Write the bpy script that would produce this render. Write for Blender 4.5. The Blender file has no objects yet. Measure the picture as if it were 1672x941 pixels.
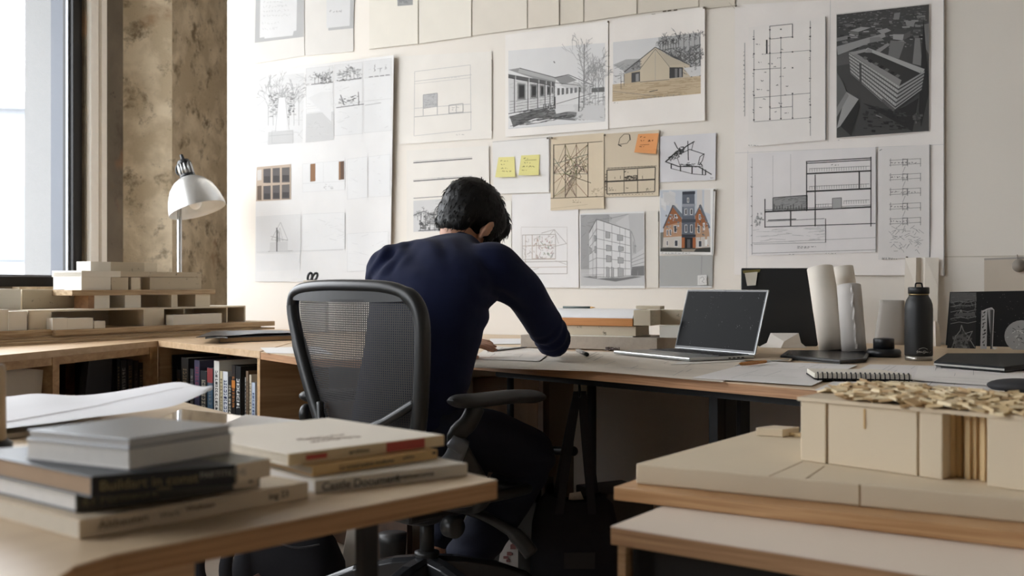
SKY, EXPO, APERTURE = 9.2, 0.35, 0.0075     # sky strength, exposure, lens opening in metres
import bpy, bmesh, math, random
from mathutils import Vector as V, Matrix, noise as mnoise, Quaternion
sc = bpy.context.scene
COL = sc.collection
F, CX, HY, H = 1700.0, 836.0, 466.0, 0.98      # focal length in px, principal column, horizon row, eye height
ZD = 0.735                                      # worktop height
PI = math.pi

# ---------------------------------------------------------------- picture measurements -> places
def ray(px, py): return V(((px - CX) / F, 1.0, -(py - HY) / F))
def G(px, py, z):
    d = (H - z) * F / (py - HY)
    return V(((px - CX) / F * d, d, z))
def D(px, py, d): return V(((px - CX) / F * d, d, H - (py - HY) / F * d))
class Plane:
    """vertical plane through two floor points, front side towards the camera"""
    def __init__(s, A, B):
        s.A = V((A[0], A[1], 0)); s.B = V((B[0], B[1], 0))
        s.t = (s.B - s.A).normalized()
        n = V((s.t.y, -s.t.x, 0))
        if n.dot(-s.A) < 0: n = -n
        s.n = n
    def __call__(s, px, py, off=0.0):
        r = ray(px, py)
        k = (s.n.dot(s.A) + off - 0.0) / s.n.dot(r)
        p = r * k
        return V((p.x, p.y, H + p.z))
    def shifted(s, off): return Plane(s.A + s.n * off, s.B + s.n * off)
_a, _b = G(450, 538, ZD), G(1600, 565, ZD)
WP = Plane(_a, _b)                               # face of the white pin-up wall
def W(px, py, off=0.0): return WP(px, py, off)

def lin(c):
    c = c / 255.0
    return c / 12.92 if c <= 0.04045 else ((c + 0.055) / 1.055) ** 2.4
def rgb(c):
    if isinstance(c, (int, float)): c = (c, c, c)
    return (lin(c[0]), lin(c[1]), lin(c[2]), 1.0)

# ---------------------------------------------------------------- materials
MATS = {}
def newmat(name):
    m = bpy.data.materials.new(name); m.use_nodes = True
    nt = m.node_tree; b = nt.nodes['Principled BSDF']
    return m, nt, b
def _coord(nt, scale, rotz=0.0):
    tc = nt.nodes.new('ShaderNodeTexCoord'); mp = nt.nodes.new('ShaderNodeMapping')
    mp.inputs['Scale'].default_value = scale if isinstance(scale, (tuple, list)) else (scale,) * 3
    mp.inputs['Rotation'].default_value = (0, 0, rotz)
    nt.links.new(tc.outputs['Object'], mp.inputs['Vector'])
    return mp
def pm(name, col, rough=0.6, metal=0.0, n=12.0, amt=0.06, bump=0.0, bscale=200.0, spec=0.5, coat=0.0, sheen=0.0):
    if name in MATS: return MATS[name]
    m, nt, b = newmat(name)
    c = rgb(col)
    mp = _coord(nt, 1.0)
    nz = nt.nodes.new('ShaderNodeTexNoise'); nz.inputs['Scale'].default_value = n; nz.inputs['Detail'].default_value = 5
    nt.links.new(mp.outputs[0], nz.inputs['Vector'])
    mix = nt.nodes.new('ShaderNodeMix'); mix.data_type = 'RGBA'
    mix.inputs[6].default_value = tuple(x * (1 - amt) for x in c[:3]) + (1,)
    mix.inputs[7].default_value = tuple(min(1, x * (1 + amt)) for x in c[:3]) + (1,)
    nt.links.new(nz.outputs['Fac'], mix.inputs[0]); nt.links.new(mix.outputs[2], b.inputs['Base Color'])
    b.inputs['Roughness'].default_value = rough; b.inputs['Metallic'].default_value = metal
    b.inputs['Specular IOR Level'].default_value = spec
    b.inputs['Coat Weight'].default_value = coat
    b.inputs['Sheen Weight'].default_value = sheen
    if bump:
        n2 = nt.nodes.new('ShaderNodeTexNoise'); n2.inputs['Scale'].default_value = bscale; n2.inputs['Detail'].default_value = 3
        nt.links.new(mp.outputs[0], n2.inputs['Vector'])
        bp = nt.nodes.new('ShaderNodeBump'); bp.inputs['Strength'].default_value = bump; bp.inputs['Distance'].default_value = 0.002
        nt.links.new(n2.outputs['Fac'], bp.inputs['Height']); nt.links.new(bp.outputs[0], b.inputs['Normal'])
    MATS[name] = m
    return m
def wood(name, c1, c2, yaw=0.0, scale=(4, 60, 60), rough=0.5, ply=0):
    """grain runs along local x after turning by yaw; ply adds thin horizontal laminations"""
    if name in MATS: return MATS[name]
    m, nt, b = newmat(name)
    mp = _coord(nt, 1.0, -yaw)
    m2 = nt.nodes.new('ShaderNodeMapping'); m2.inputs['Scale'].default_value = scale
    nt.links.new(mp.outputs[0], m2.inputs['Vector'])
    nz = nt.nodes.new('ShaderNodeTexNoise'); nz.inputs['Scale'].default_value = 1.0; nz.inputs['Detail'].default_value = 6; nz.inputs['Distortion'].default_value = 0.6
    nt.links.new(m2.outputs[0], nz.inputs['Vector'])
    cr = nt.nodes.new('ShaderNodeValToRGB'); cr.color_ramp.elements[0].position = 0.3; cr.color_ramp.elements[1].position = 0.72
    cr.color_ramp.elements[0].color = rgb(c1); cr.color_ramp.elements[1].color = rgb(c2)
    nt.links.new(nz.outputs['Fac'], cr.inputs[0])
    out = cr.outputs[0]
    if ply:
        wv = nt.nodes.new('ShaderNodeTexWave'); wv.wave_type = 'BANDS'; wv.bands_direction = 'Z'; wv.inputs['Scale'].default_value = ply
        wv.inputs['Distortion'].default_value = 0.5
        nt.links.new(mp.outputs[0], wv.inputs['Vector'])
        mx = nt.nodes.new('ShaderNodeMix'); mx.data_type = 'RGBA'; mx.blend_type = 'MULTIPLY'
        mr = nt.nodes.new('ShaderNodeMapRange'); mr.inputs['To Min'].default_value = 0.0; mr.inputs['To Max'].default_value = 0.45
        nt.links.new(wv.outputs['Fac'], mr.inputs[0]); nt.links.new(mr.outputs[0], mx.inputs[0])
        mx.inputs[7].default_value = rgb((150, 110, 75))
        nt.links.new(out, mx.inputs[6]); out = mx.outputs[2]
    nt.links.new(out, b.inputs['Base Color'])
    b.inputs['Roughness'].default_value = rough
    MATS[name] = m
    return m
def print_mat():
    """paper whose ink comes from the colours of its faces"""
    m, nt, b = newmat('printed_paper')
    at = nt.nodes.new('ShaderNodeAttribute'); at.attribute_name = 'ink'
    mp = _coord(nt, 1.0)
    nz = nt.nodes.new('ShaderNodeTexNoise'); nz.inputs['Scale'].default_value = 5; nz.inputs['Detail'].default_value = 8
    nt.links.new(mp.outputs[0], nz.inputs['Vector'])
    mr = nt.nodes.new('ShaderNodeMapRange'); mr.inputs['From Min'].default_value = .3; mr.inputs['From Max'].default_value = .7
    mr.inputs['To Min'].default_value = 0.93; mr.inputs['To Max'].default_value = 1.0
    nt.links.new(nz.outputs['Fac'], mr.inputs[0])
    mx = nt.nodes.new('ShaderNodeMix'); mx.data_type = 'RGBA'; mx.blend_type = 'MULTIPLY'; mx.inputs[0].default_value = 1.0
    nt.links.new(at.outputs['Color'], mx.inputs[6]); nt.links.new(mr.outputs[0], mx.inputs[7])
    nt.links.new(mx.outputs[2], b.inputs['Base Color'])
    b.inputs['Roughness'].default_value = 0.75; b.inputs['Specular IOR Level'].default_value = 0.25
    return m
PRINT = print_mat()

# ---------------------------------------------------------------- mesh building
class MB:
    def __init__(s):
        s.v = []; s.f = []; s.m = []; s.c = []; s.mi = 0; s.col = (255, 255, 255)
    def add(s, vs, fs):
        o = len(s.v); s.v += [V(p) for p in vs]
        for f in fs:
            s.f.append([i + o for i in f]); s.m.append(s.mi); s.c.append(s.col)
        return s
    def poly(s, pts): return s.add(pts, [list(range(len(pts)))])
    def box(s, c, size, yaw=0.0, rot=None):
        c = V(c); hx, hy, hz = size[0] / 2, size[1] / 2, size[2] / 2
        R = rot if rot is not None else Matrix.Rotation(yaw, 3, 'Z')
        P = [c + R @ V((x * hx, y * hy, z * hz)) for z in (-1, 1) for x, y in ((-1, -1), (1, -1), (1, 1), (-1, 1))]
        return s.add(P, [[3, 2, 1, 0], [4, 5, 6, 7], [0, 1, 5, 4], [1, 2, 6, 5], [2, 3, 7, 6], [3, 0, 4, 7]])
    def prism(s, pts, z0, z1):
        """pts: xy outline, any winding"""
        pts = [V((p[0], p[1], 0)) for p in pts]; n = len(pts)
        a = sum(pts[i].x * pts[(i + 1) % n].y - pts[(i + 1) % n].x * pts[i].y for i in range(n))
        if a < 0: pts.reverse()
        lo = [V((p.x, p.y, z0)) for p in pts]; hi = [V((p.x, p.y, z1)) for p in pts]
        return s.add(lo + hi, [list(range(n))[::-1], [n + i for i in range(n)]] + [[i, (i + 1) % n, n + (i + 1) % n, n + i] for i in range(n)])
    def hexa(s, P):
        """8 corners: bottom 4 (ccw from above) then top 4"""
        return s.add(P, [[3, 2, 1, 0], [4, 5, 6, 7], [0, 1, 5, 4], [1, 2, 6, 5], [2, 3, 7, 6], [3, 0, 4, 7]])
    def extr(s, pts, d):
        """polygon in space pushed along vector d"""
        pts = [V(p) for p in pts]; d = V(d); n = len(pts)
        nn = V((0, 0, 0))
        for i in range(n): nn += pts[i].cross(pts[(i + 1) % n])
        if nn.dot(d) > 0: pts.reverse()
        q = [p + d for p in pts]
        return s.add(pts + q, [list(range(n)), [n + i for i in range(n)][::-1]] + [[(i + 1) % n, i, n + i, n + (i + 1) % n] for i in range(n)])
    def tube(s, path, r, seg=10, cap=True, flat=1.0, up=None):
        """round bar along a path; r number or list; flat squashes the section's second axis"""
        path = [V(p) for p in path]; n = len(path)
        rs = r if isinstance(r, (list, tuple)) else [r] * n
        vs = []; prev = None
        for i, p in enumerate(path):
            t = (path[min(i + 1, n - 1)] - path[max(i - 1, 0)]).normalized()
            if prev is None:
                ref = V(up) if up is not None else (V((0, 0, 1)) if abs(t.z) < 0.9 else V((1, 0, 0)))
                a = (ref - t * ref.dot(t)).normalized()
            else:
                a = (prev - t * prev.dot(t)).normalized()
            prev = a; b = t.cross(a)
            for k in range(seg):
                th = 2 * PI * k / seg
                vs.append(p + (a * math.cos(th) * flat + b * math.sin(th)) * rs[i])
        fs = []
        for i in range(n - 1):
            for k in range(seg):
                k2 = (k + 1) % seg
                fs.append([i * seg + k, i * seg + k2, (i + 1) * seg + k2, (i + 1) * seg + k])
        if cap: fs += [list(range(seg))[::-1], [(n - 1) * seg + k for k in range(seg)]]
        return s.add(vs, fs)
    def lathe(s, prof, org, axis=(0, 0, 1), seg=28, cap=True):
        """prof: (radius, height) along axis"""
        org = V(org); ax = V(axis).normalized()
        ref = V((0, 0, 1)) if abs(ax.z) < 0.9 else V((1, 0, 0))
        a = (ref - ax * ref.dot(ax)).normalized(); b = ax.cross(a)
        vs = []; n = len(prof)
        for r, h in prof:
            for k in range(seg):
                th = 2 * PI * k / seg
                vs.append(org + ax * h + (a * math.cos(th) + b * math.sin(th)) * r)
        fs = []
        for i in range(n - 1):
            for k in range(seg):
                k2 = (k + 1) % seg
                fs.append([i * seg + k, i * seg + k2, (i + 1) * seg + k2, (i + 1) * seg + k])
        if cap:
            if prof[0][0] > 1e-5: fs.append(list(range(seg))[::-1])
            if prof[-1][0] > 1e-5: fs.append([(n - 1) * seg + k for k in range(seg)])
        return s.add(vs, fs)
    def rings(s, rings, cap=True):
        seg = len(rings[0]); vs = [p for r in rings for p in r]; fs = []
        for i in range(len(rings) - 1):
            for k in range(seg):
                k2 = (k + 1) % seg
                fs.append([i * seg + k, i * seg + k2, (i + 1) * seg + k2, (i + 1) * seg + k])
        if cap: fs += [list(range(seg))[::-1], [(len(rings) - 1) * seg + k for k in range(seg)]]
        return s.add(vs, fs)
    def grid(s, fn, nu, nv):
        vs = [fn(i / nu, j / nv) for j in range(nv + 1) for i in range(nu + 1)]
        fs = [[j * (nu + 1) + i, j * (nu + 1) + i + 1, (j + 1) * (nu + 1) + i + 1, (j + 1) * (nu + 1) + i] for j in range(nv) for i in range(nu)]
        return s.add(vs, fs)
    def ball(s, c, r, u=16, w=10, R=None):
        c = V(c); rr = r if isinstance(r, (tuple, list)) else (r, r, r)
        vs = []; fs = []
        for j in range(w + 1):
            ph = PI * (0.002 + 0.996 * j / w)
            for i in range(u):
                th = 2 * PI * i / u
                p = V((rr[0] * math.sin(ph) * math.cos(th), rr[1] * math.sin(ph) * math.sin(th), -rr[2] * math.cos(ph)))
                vs.append(c + (R @ p if R is not None else p))
        for j in range(w):
            for i in range(u):
                i2 = (i + 1) % u
                fs.append([j * u + i, j * u + i2, (j + 1) * u + i2, (j + 1) * u + i])
        fs += [list(range(u))[::-1], [w * u + i for i in range(u)]]
        return s.add(vs, fs)

ORG = {}
def link(o): COL.objects.link(o); return o
def tagp(o, label, cat, group=None, kind=None):
    if label: o['label'] = label
    if cat: o['category'] = cat
    if group: o['group'] = group
    if kind: o['kind'] = kind
    return o
def thing(name, label, cat, loc, group=None):
    o = bpy.data.objects.new(name, None); link(o); o.empty_display_size = 0.05
    o.location = V(loc); ORG[o.name] = V(loc)
    return tagp(o, label, cat, group)
def build(mb, name, mats, parent=None, smooth=False, bevel=0.0, org=None, thick=0.0, bseg=2):
    if not isinstance(mats, (list, tuple)): mats = [mats]
    me = bpy.data.meshes.new(name)
    if parent is not None: o0 = ORG[parent.name]
    elif org is not None: o0 = V(org)
    else:
        xs = [p.x for p in mb.v]; ys = [p.y for p in mb.v]; zs = [p.z for p in mb.v]
        o0 = V(((min(xs) + max(xs)) / 2, (min(ys) + max(ys)) / 2, min(zs)))
    me.from_pydata([tuple(p - o0) for p in mb.v], [], mb.f)
    for m in mats: me.materials.append(m)
    me.polygons.foreach_set('material_index', mb.m)
    if smooth: me.polygons.foreach_set('use_smooth', [True] * len(mb.f))
    if PRINT in mats:
        at = me.attributes.new('ink', 'FLOAT_COLOR', 'CORNER')
        cache = {}; arr = []
        for p, c in zip(me.polygons, mb.c):
            k = cache.get(c)
            if k is None: k = cache[c] = rgb(c)
            arr += list(k) * p.loop_total
        at.data.foreach_set('color', arr)
    me.validate(); me.update()
    o = bpy.data.objects.new(name, me); link(o); ORG[o.name] = o0
    if parent is not None: o.parent = parent
    else: o.location = o0
    if thick:
        sm = o.modifiers.new('thickness', 'SOLIDIFY'); sm.thickness = thick; sm.offset = -1
    if bevel:
        bv = o.modifiers.new('bevel', 'BEVEL'); bv.width = bevel; bv.segments = bseg; bv.limit_method = 'ANGLE'; bv.angle_limit = math.radians(40)
        bv.harden_normals = False
    return o
def solo(mb, name, mats, label, cat, group=None, **k):
    return tagp(build(mb, name, mats, None, **k), label, cat, group)
def struct(mb, name, mats, label=None, **k):
    o = build(mb, name, mats, None, **k); o['kind'] = 'structure'
    if label: o['label'] = label
    o['category'] = name.split('_')[0]
    return o
def text_part(body, name, mat, parent, place, size, right, up, align='LEFT', ext=0.0002, sx=1.0, bold=0.0):
    cu = bpy.data.curves.new(name, 'FONT'); cu.body = body; cu.size = size; cu.extrude = ext; cu.align_x = align; cu.offset = bold * size; cu.align_y = 'CENTER'
    tmp = bpy.data.objects.new(name + '_tmp', cu)
    me = bpy.data.meshes.new_from_object(tmp); bpy.data.objects.remove(tmp)
    r = V(right).normalized(); u = V(up).normalized(); n = r.cross(u)
    M = Matrix((r * sx, u, n)).transposed().to_4x4()
    o0 = ORG[parent.name]
    M.translation = V(place) - o0
    me.transform(M); me.materials.clear(); me.materials.append(mat)
    o = bpy.data.objects.new(name, me); link(o); o.parent = parent; ORG[o.name] = o0
    return o
def smooth_path(pts, n=6):
    """Catmull-Rom through pts"""
    pts = [V(p) for p in pts]; out = []
    for i in range(len(pts) - 1):
        p0 = pts[max(i - 1, 0)]; p1 = pts[i]; p2 = pts[i + 1]; p3 = pts[min(i + 2, len(pts) - 1)]
        for k in range(n):
            t = k / n
            out.append(0.5 * ((2 * p1) + (p2 - p0) * t + (2 * p0 - 5 * p1 + 4 * p2 - p3) * t * t + (3 * p1 - p0 - 3 * p2 + p3) * t ** 3))
    out.append(pts[-1]); return out
def xy(p): return V((p[0], p[1], 0))
# ================================================================ ROOM
M_wall = pm('white_wall_paint', (229, 223, 214), 0.85, n=1.5, amt=0.03, bump=0.15, bscale=60)
M_plain = pm('room_plaster', (84, 78, 70), 0.9, n=2, amt=0.05)
M_floor = pm('worn_grey_floor', (190, 176, 160), 0.55, n=6, amt=0.14, bump=0.1, bscale=40)
M_ceil = pm('ceiling_paint', (140, 136, 130), 0.9)
def concrete(name, base, dark, light, seed, k=1.0):
    m, nt, b = newmat(name)
    mp = _coord(nt, 1.0); mp.inputs['Location'].default_value = (seed, seed * 2.3, seed * 0.7)
    def nz(scale, det, dist=0.0, rough=0.55):
        n = nt.nodes.new('ShaderNodeTexNoise'); n.inputs['Scale'].default_value = scale * k; n.inputs['Detail'].default_value = det
        n.inputs['Distortion'].default_value = dist; n.inputs['Roughness'].default_value = rough
        nt.links.new(mp.outputs[0], n.inputs['Vector']); return n
    def ramp(fac, p0, p1):
        r = nt.nodes.new('ShaderNodeMapRange'); r.inputs['From Min'].default_value = p0; r.inputs['From Max'].default_value = p1
        nt.links.new(fac, r.inputs[0]); return r.outputs[0]
    def mix(a, bcol, fac):
        x = nt.nodes.new('ShaderNodeMix'); x.data_type = 'RGBA'
        if isinstance(a, tuple): x.inputs[6].default_value = a
        else: nt.links.new(a, x.inputs[6])
        if isinstance(bcol, tuple): x.inputs[7].default_value = bcol
        else: nt.links.new(bcol, x.inputs[7])
        nt.links.new(fac, x.inputs[0]); return x.outputs[2]
    c = mix(rgb(base), rgb(light), ramp(nz(2.2, 8, .2).outputs['Fac'], .45, .62))
    c = mix(c, rgb(dark), ramp(nz(3.6, 9, .15, .68).outputs['Fac'], .54, .66))
    c = mix(c, rgb(tuple(x * .45 for x in dark)), ramp(nz(14, 8, .1, .7).outputs['Fac'], .63, .72))
    c = mix(c, rgb((150, 110, 76)), ramp(nz(1.3, 4, .2).outputs['Fac'], .64, .78))
    nt.links.new(c, b.inputs['Base Color']); b.inputs['Roughness'].default_value = 0.9
    bp = nt.nodes.new('ShaderNodeBump'); bp.inputs['Strength'].default_value = 0.5; bp.inputs['Distance'].default_value = 0.01
    nt.links.new(nz(18, 9, .3, .7).outputs['Fac'], bp.inputs['Height']); nt.links.new(bp.outputs[0], b.inputs['Normal'])
    MATS[name] = m; return m
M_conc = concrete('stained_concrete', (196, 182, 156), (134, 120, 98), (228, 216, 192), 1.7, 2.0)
M_concd = concrete('shaded_concrete', (104, 92, 78), (68, 60, 51), (132, 120, 102), 5.1, 1.5)  # recess shade is put into these darker base tones, over random stains
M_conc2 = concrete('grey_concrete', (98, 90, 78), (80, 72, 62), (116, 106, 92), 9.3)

CEIL = 3.7
# left wall line
LD = V((0.188, 0.982, 0)).normalized(); LN = V((-LD.y, LD.x, 0)); L0 = V((-2.41, 3.77, 0)) + LN * 0.6   # LN points outdoors
def LW(t, out=0.0, z=0.0):
    p = L0 + LD * t + LN * out; return V((p.x, p.y, z))
def Lt(px):
    """distance along the left wall at which it is seen in column px"""
    r = (px - CX) / F
    return (r * L0.y - L0.x) / (LD.x - r * LD.y)
tW = Lt(139)                                  # window's far jamb
tP = Lt(201)                                  # start of the pier
SILL = 0.972; HEAD = 3.45
def Lout(px, t):
    b = LW(t); r = (px - CX) / F; return (r * b.y - b.x) / (LN.x - r * LN.y)
WT = Lout(85, tW)                                     # wall thickness
# floor and ceiling
A = WP.A; Bp = WP.B
def wall_xy(s, off=0.0): p = WP.A + WP.t * s + WP.n * off; return (p.x, p.y)
room = [(-4.7, -3.2), (4.6, -3.2), (4.6, 6.0), (-0.6, 9.6), (-3.4, 9.6)]
fl = MB().prism(room, -0.15, 0.0); struct(fl, 'floor', M_floor, 'worn grey concrete floor under the desks')
ce = MB().prism(room, CEIL, CEIL + 0.15); struct(ce, 'ceiling', M_ceil)
# white pin-up wall (free-standing partition that stops short of the window wall)
pL = W(370.5, 300)
pR = WP.A + WP.t * 4.80
th = -WP.n * 0.12
wb = MB().prism([(pL.x, pL.y), (pR.x, pR.y), (pR.x + th.x, pR.y + th.y), (pL.x + th.x, pL.y + th.y)], 0, CEIL)
struct(wb, 'wall_back', M_wall, 'off-white pin-up wall covered in drawings', bevel=0.004)
# concrete wall behind the partition
tR = Lt(372) + .15
cw = Plane(LW(tR), LW(tR) + WP.t)
c0 = LW(tR); c1 = c0 + WP.t * 3.6
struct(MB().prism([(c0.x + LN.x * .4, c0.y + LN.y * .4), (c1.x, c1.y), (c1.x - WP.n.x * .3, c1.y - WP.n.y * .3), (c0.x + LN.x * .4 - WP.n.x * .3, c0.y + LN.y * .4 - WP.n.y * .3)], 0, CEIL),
       'wall_concrete', M_concd, 'stained concrete wall behind the lamp, recess shade put into its dark tone')
# side wall closing the gap behind the partition, far right and behind camera
struct(MB().prism([(3.0, -3.2), (3.15, -3.2), (3.15, 6.0), (3.0, 6.0)], 0, CEIL), 'wall_right', pm('bounce_side_wall', (206, 198, 186), .9, n=2, amt=.04))  # unseen right wall, set close and pale to bounce fill light
struct(MB().prism([(-4.7, -3.2), (4.6, -3.2), (4.6, -3.35), (-4.7, -3.35)], 0, CEIL), 'wall_front', pm('pale_plaster_wall', (120, 112, 102), .9, n=2, amt=.04))
# left (window) wall in pieces: below sill, above head, far jamb, piers between windows
t0 = -7.2
wl = MB()
def lbox(mb, ta, tb, z0, z1, o0=0.0, o1=WT):
    a, b, c, d = LW(ta, o0), LW(tb, o0), LW(tb, o1), LW(ta, o1)
    mb.prism([a, b, c, d], z0, z1)
lbox(wl, t0, tR + .4, 0, SILL); lbox(wl, t0, tR + .4, HEAD, CEIL)
lbox(wl, tW, tR + .4, SILL, HEAD)
wins = [(-0.8, tW), (-4.2, -1.7)]
lbox(wl, -1.7, -0.8, SILL, HEAD); lbox(wl, t0, -4.2, SILL, HEAD)
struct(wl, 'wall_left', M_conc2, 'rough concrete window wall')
# protruding concrete pier beside the window
q0 = LW(tP); q1 = D(281, 300, q0.y + 0.06); q1 = V((q1.x, q1.y, 0))
back = LW(tR + .1)
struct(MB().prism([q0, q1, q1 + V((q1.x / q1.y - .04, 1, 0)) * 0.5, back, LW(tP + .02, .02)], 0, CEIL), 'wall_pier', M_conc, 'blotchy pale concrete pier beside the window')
# shutter joint and ledge on the dark wall
lg = MB()
zl = 1.02
e0 = cw(288, 440); e1 = cw(372, 440)
for za, zb, dp in ((0.98, 1.06, 0.035),):
    lg.prism([e0, e1 + WP.t * .3, e1 + WP.t * .3 + WP.n * dp, e0 + WP.n * dp], za, zb)
struct(lg, 'trim_2', M_conc, 'pale concrete ledge low on the dark wall')
lg = MB(); lbox(lg, Lt(20), Lt(190), 0.90, SILL, -0.045, 0.0)
struct(lg, 'trim_3', M_conc, 'pale concrete band under the window')
# window casing strips
M_trim = pm('chalky_trim', (238, 234, 226), 0.7, n=20, amt=.06)
tr = MB()
ta, tb = Lt(141), Lt(166)
w = tb - ta
lbox(tr, ta + .002, ta + w * .36, SILL - .02, HEAD, -0.030, 0.01)
lbox(tr, ta + w * .40, ta + w * .62, SILL - .02, HEAD, -0.018, 0.01)
lbox(tr, ta + w * .66, tb, SILL - .02, HEAD, -0.036, 0.01)
struct(tr, 'trim_1', M_trim, 'pale grooved casing strips beside the window')
# windows
M_black = pm('black_window_metal', (18, 18, 19), 0.4, n=30, amt=.1)
def glass_mat():
    m, nt, b = newmat('window_glass')
    for n in list(nt.nodes):
        if n.type != 'OUTPUT_MATERIAL': nt.nodes.remove(n)
    out = nt.nodes['Material Output']
    tr = nt.nodes.new('ShaderNodeBsdfTransparent'); tr.inputs[0].default_value = (.96, .98, .99, 1)
    gl = nt.nodes.new('ShaderNodeBsdfGlossy'); gl.inputs['Roughness'].default_value = 0.02
    fr = nt.nodes.new('ShaderNodeFresnel'); fr.inputs[0].default_value = 1.45
    mx = nt.nodes.new('ShaderNodeMixShader')
    ge = nt.nodes.new('ShaderNodeNewGeometry'); ma = nt.nodes.new('ShaderNodeMath'); ma.operation = 'MULTIPLY'
    iv = nt.nodes.new('ShaderNodeMath'); iv.operation = 'SUBTRACT'; iv.inputs[0].default_value = 1.0; nt.links.new(ge.outputs['Backfacing'], iv.inputs[1])
    nt.links.new(fr.outputs[0], ma.inputs[0]); nt.links.new(iv.outputs[0], ma.inputs[1]); nt.links.new(ma.outputs[0], mx.inputs[0]); nt.links.new(tr.outputs[0], mx.inputs[1]); nt.links.new(gl.outputs[0], mx.inputs[2])
    nt.links.new(mx.outputs[0], out.inputs[0]); return m
M_glass = glass_mat()
for k, (ta, tb) in enumerate(wins):
    root = thing('window_%d' % (k + 1), 'tall black-framed window looking onto a pale wall' if k == 0 else 'black-framed window further along the wall', 'window', LW((ta + tb) / 2, 0, SILL))
    root['kind'] = 'structure'
    fr = MB(); fw = 0.088; o0, o1 = 0.02, 0.09
    lbox(fr, ta, tb, SILL, SILL + .056, o0, o1); lbox(fr, ta, tb, HEAD - .06, HEAD, o0, o1)
    lbox(fr, ta, ta + fw, SILL, HEAD, o0, o1); lbox(fr, tb - fw, tb, SILL, HEAD, o0, o1)
    if k == 0:
        tm = (ta + tb) / 2 - .6; lbox(fr, tm - .03, tm + .03, SILL, HEAD, o0, o1)
    else:
        tm = (ta + tb) / 2; lbox(fr, tm - .03, tm + .03, SILL, HEAD, o0, o1)
    build(fr, 'window_frame', M_black, root, bevel=.003)
    be = MB(); lbox(be, tb - fw - .016, tb - fw, SILL + .056, HEAD - .06, .045, .058); lbox(be, ta + fw, tb - fw - .016, SILL + .056, SILL + .066, .045, .058)
    build(be, 'glazing_bead', pm('grey_bead', (150, 152, 156), .4, metal=.6), root)
    gl = MB(); lbox(gl, ta + fw * .5, tb - fw * .5, SILL + .03, HEAD - .03, .052, .058)
    build(gl, 'window_pane', M_glass, root)
# outdoors: reveal, white rendered pier and a pale block across the way
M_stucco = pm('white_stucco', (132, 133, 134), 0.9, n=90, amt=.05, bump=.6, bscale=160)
M_reveal = pm('shaded_reveal', (92, 97, 106), 0.6, n=6, amt=.05)  # shade of the window reveal is put into this blue-grey colour
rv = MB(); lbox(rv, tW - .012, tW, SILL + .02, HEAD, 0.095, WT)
struct(rv, 'trim_4', M_reveal, 'lining of the window opening, its shade put into the grey')
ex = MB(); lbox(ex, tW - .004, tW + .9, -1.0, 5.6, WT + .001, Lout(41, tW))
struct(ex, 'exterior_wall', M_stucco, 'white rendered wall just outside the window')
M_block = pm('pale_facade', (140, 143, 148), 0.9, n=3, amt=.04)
ebase = LW(12.0, 8.0)
eb = MB()
bl = thing('apartment_building', 'pale hazy building seen through the window', 'building', ebase)
zt = 3.6
eb.box(ebase + V((0, 0, zt / 2 - 1)), (5.2, 4.0, zt + 2), 0.2)
build(eb, 'facade', M_block, bl)
R2 = Matrix.Rotation(0.2, 3, 'Z')
for i in range(5):
    for j in range(2):
        wn = MB(); wn.box(ebase + R2 @ V((-2.1 + i * 1.0, -2.02, 0.3 + j * 1.6)), (0.55, 0.06, 1.1), 0.2)
        build(wn, 'window_opening', pm('pale_glazing', (110, 118, 128), .5), bl)
rf = MB(); rf.box(ebase + V((0, 0, zt + .1)), (5.5, 4.3, .25), .2); build(rf, 'parapet', M_block, bl)
gr = MB().prism([(-60, -40), (-4.6, -40), (-4.0, 60), (-60, 60)], -1.2, -1.0); struct(gr, 'exterior_ground', pm('pale_paving', (190, 188, 184), .9), 'pale paving outside the window')
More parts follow.
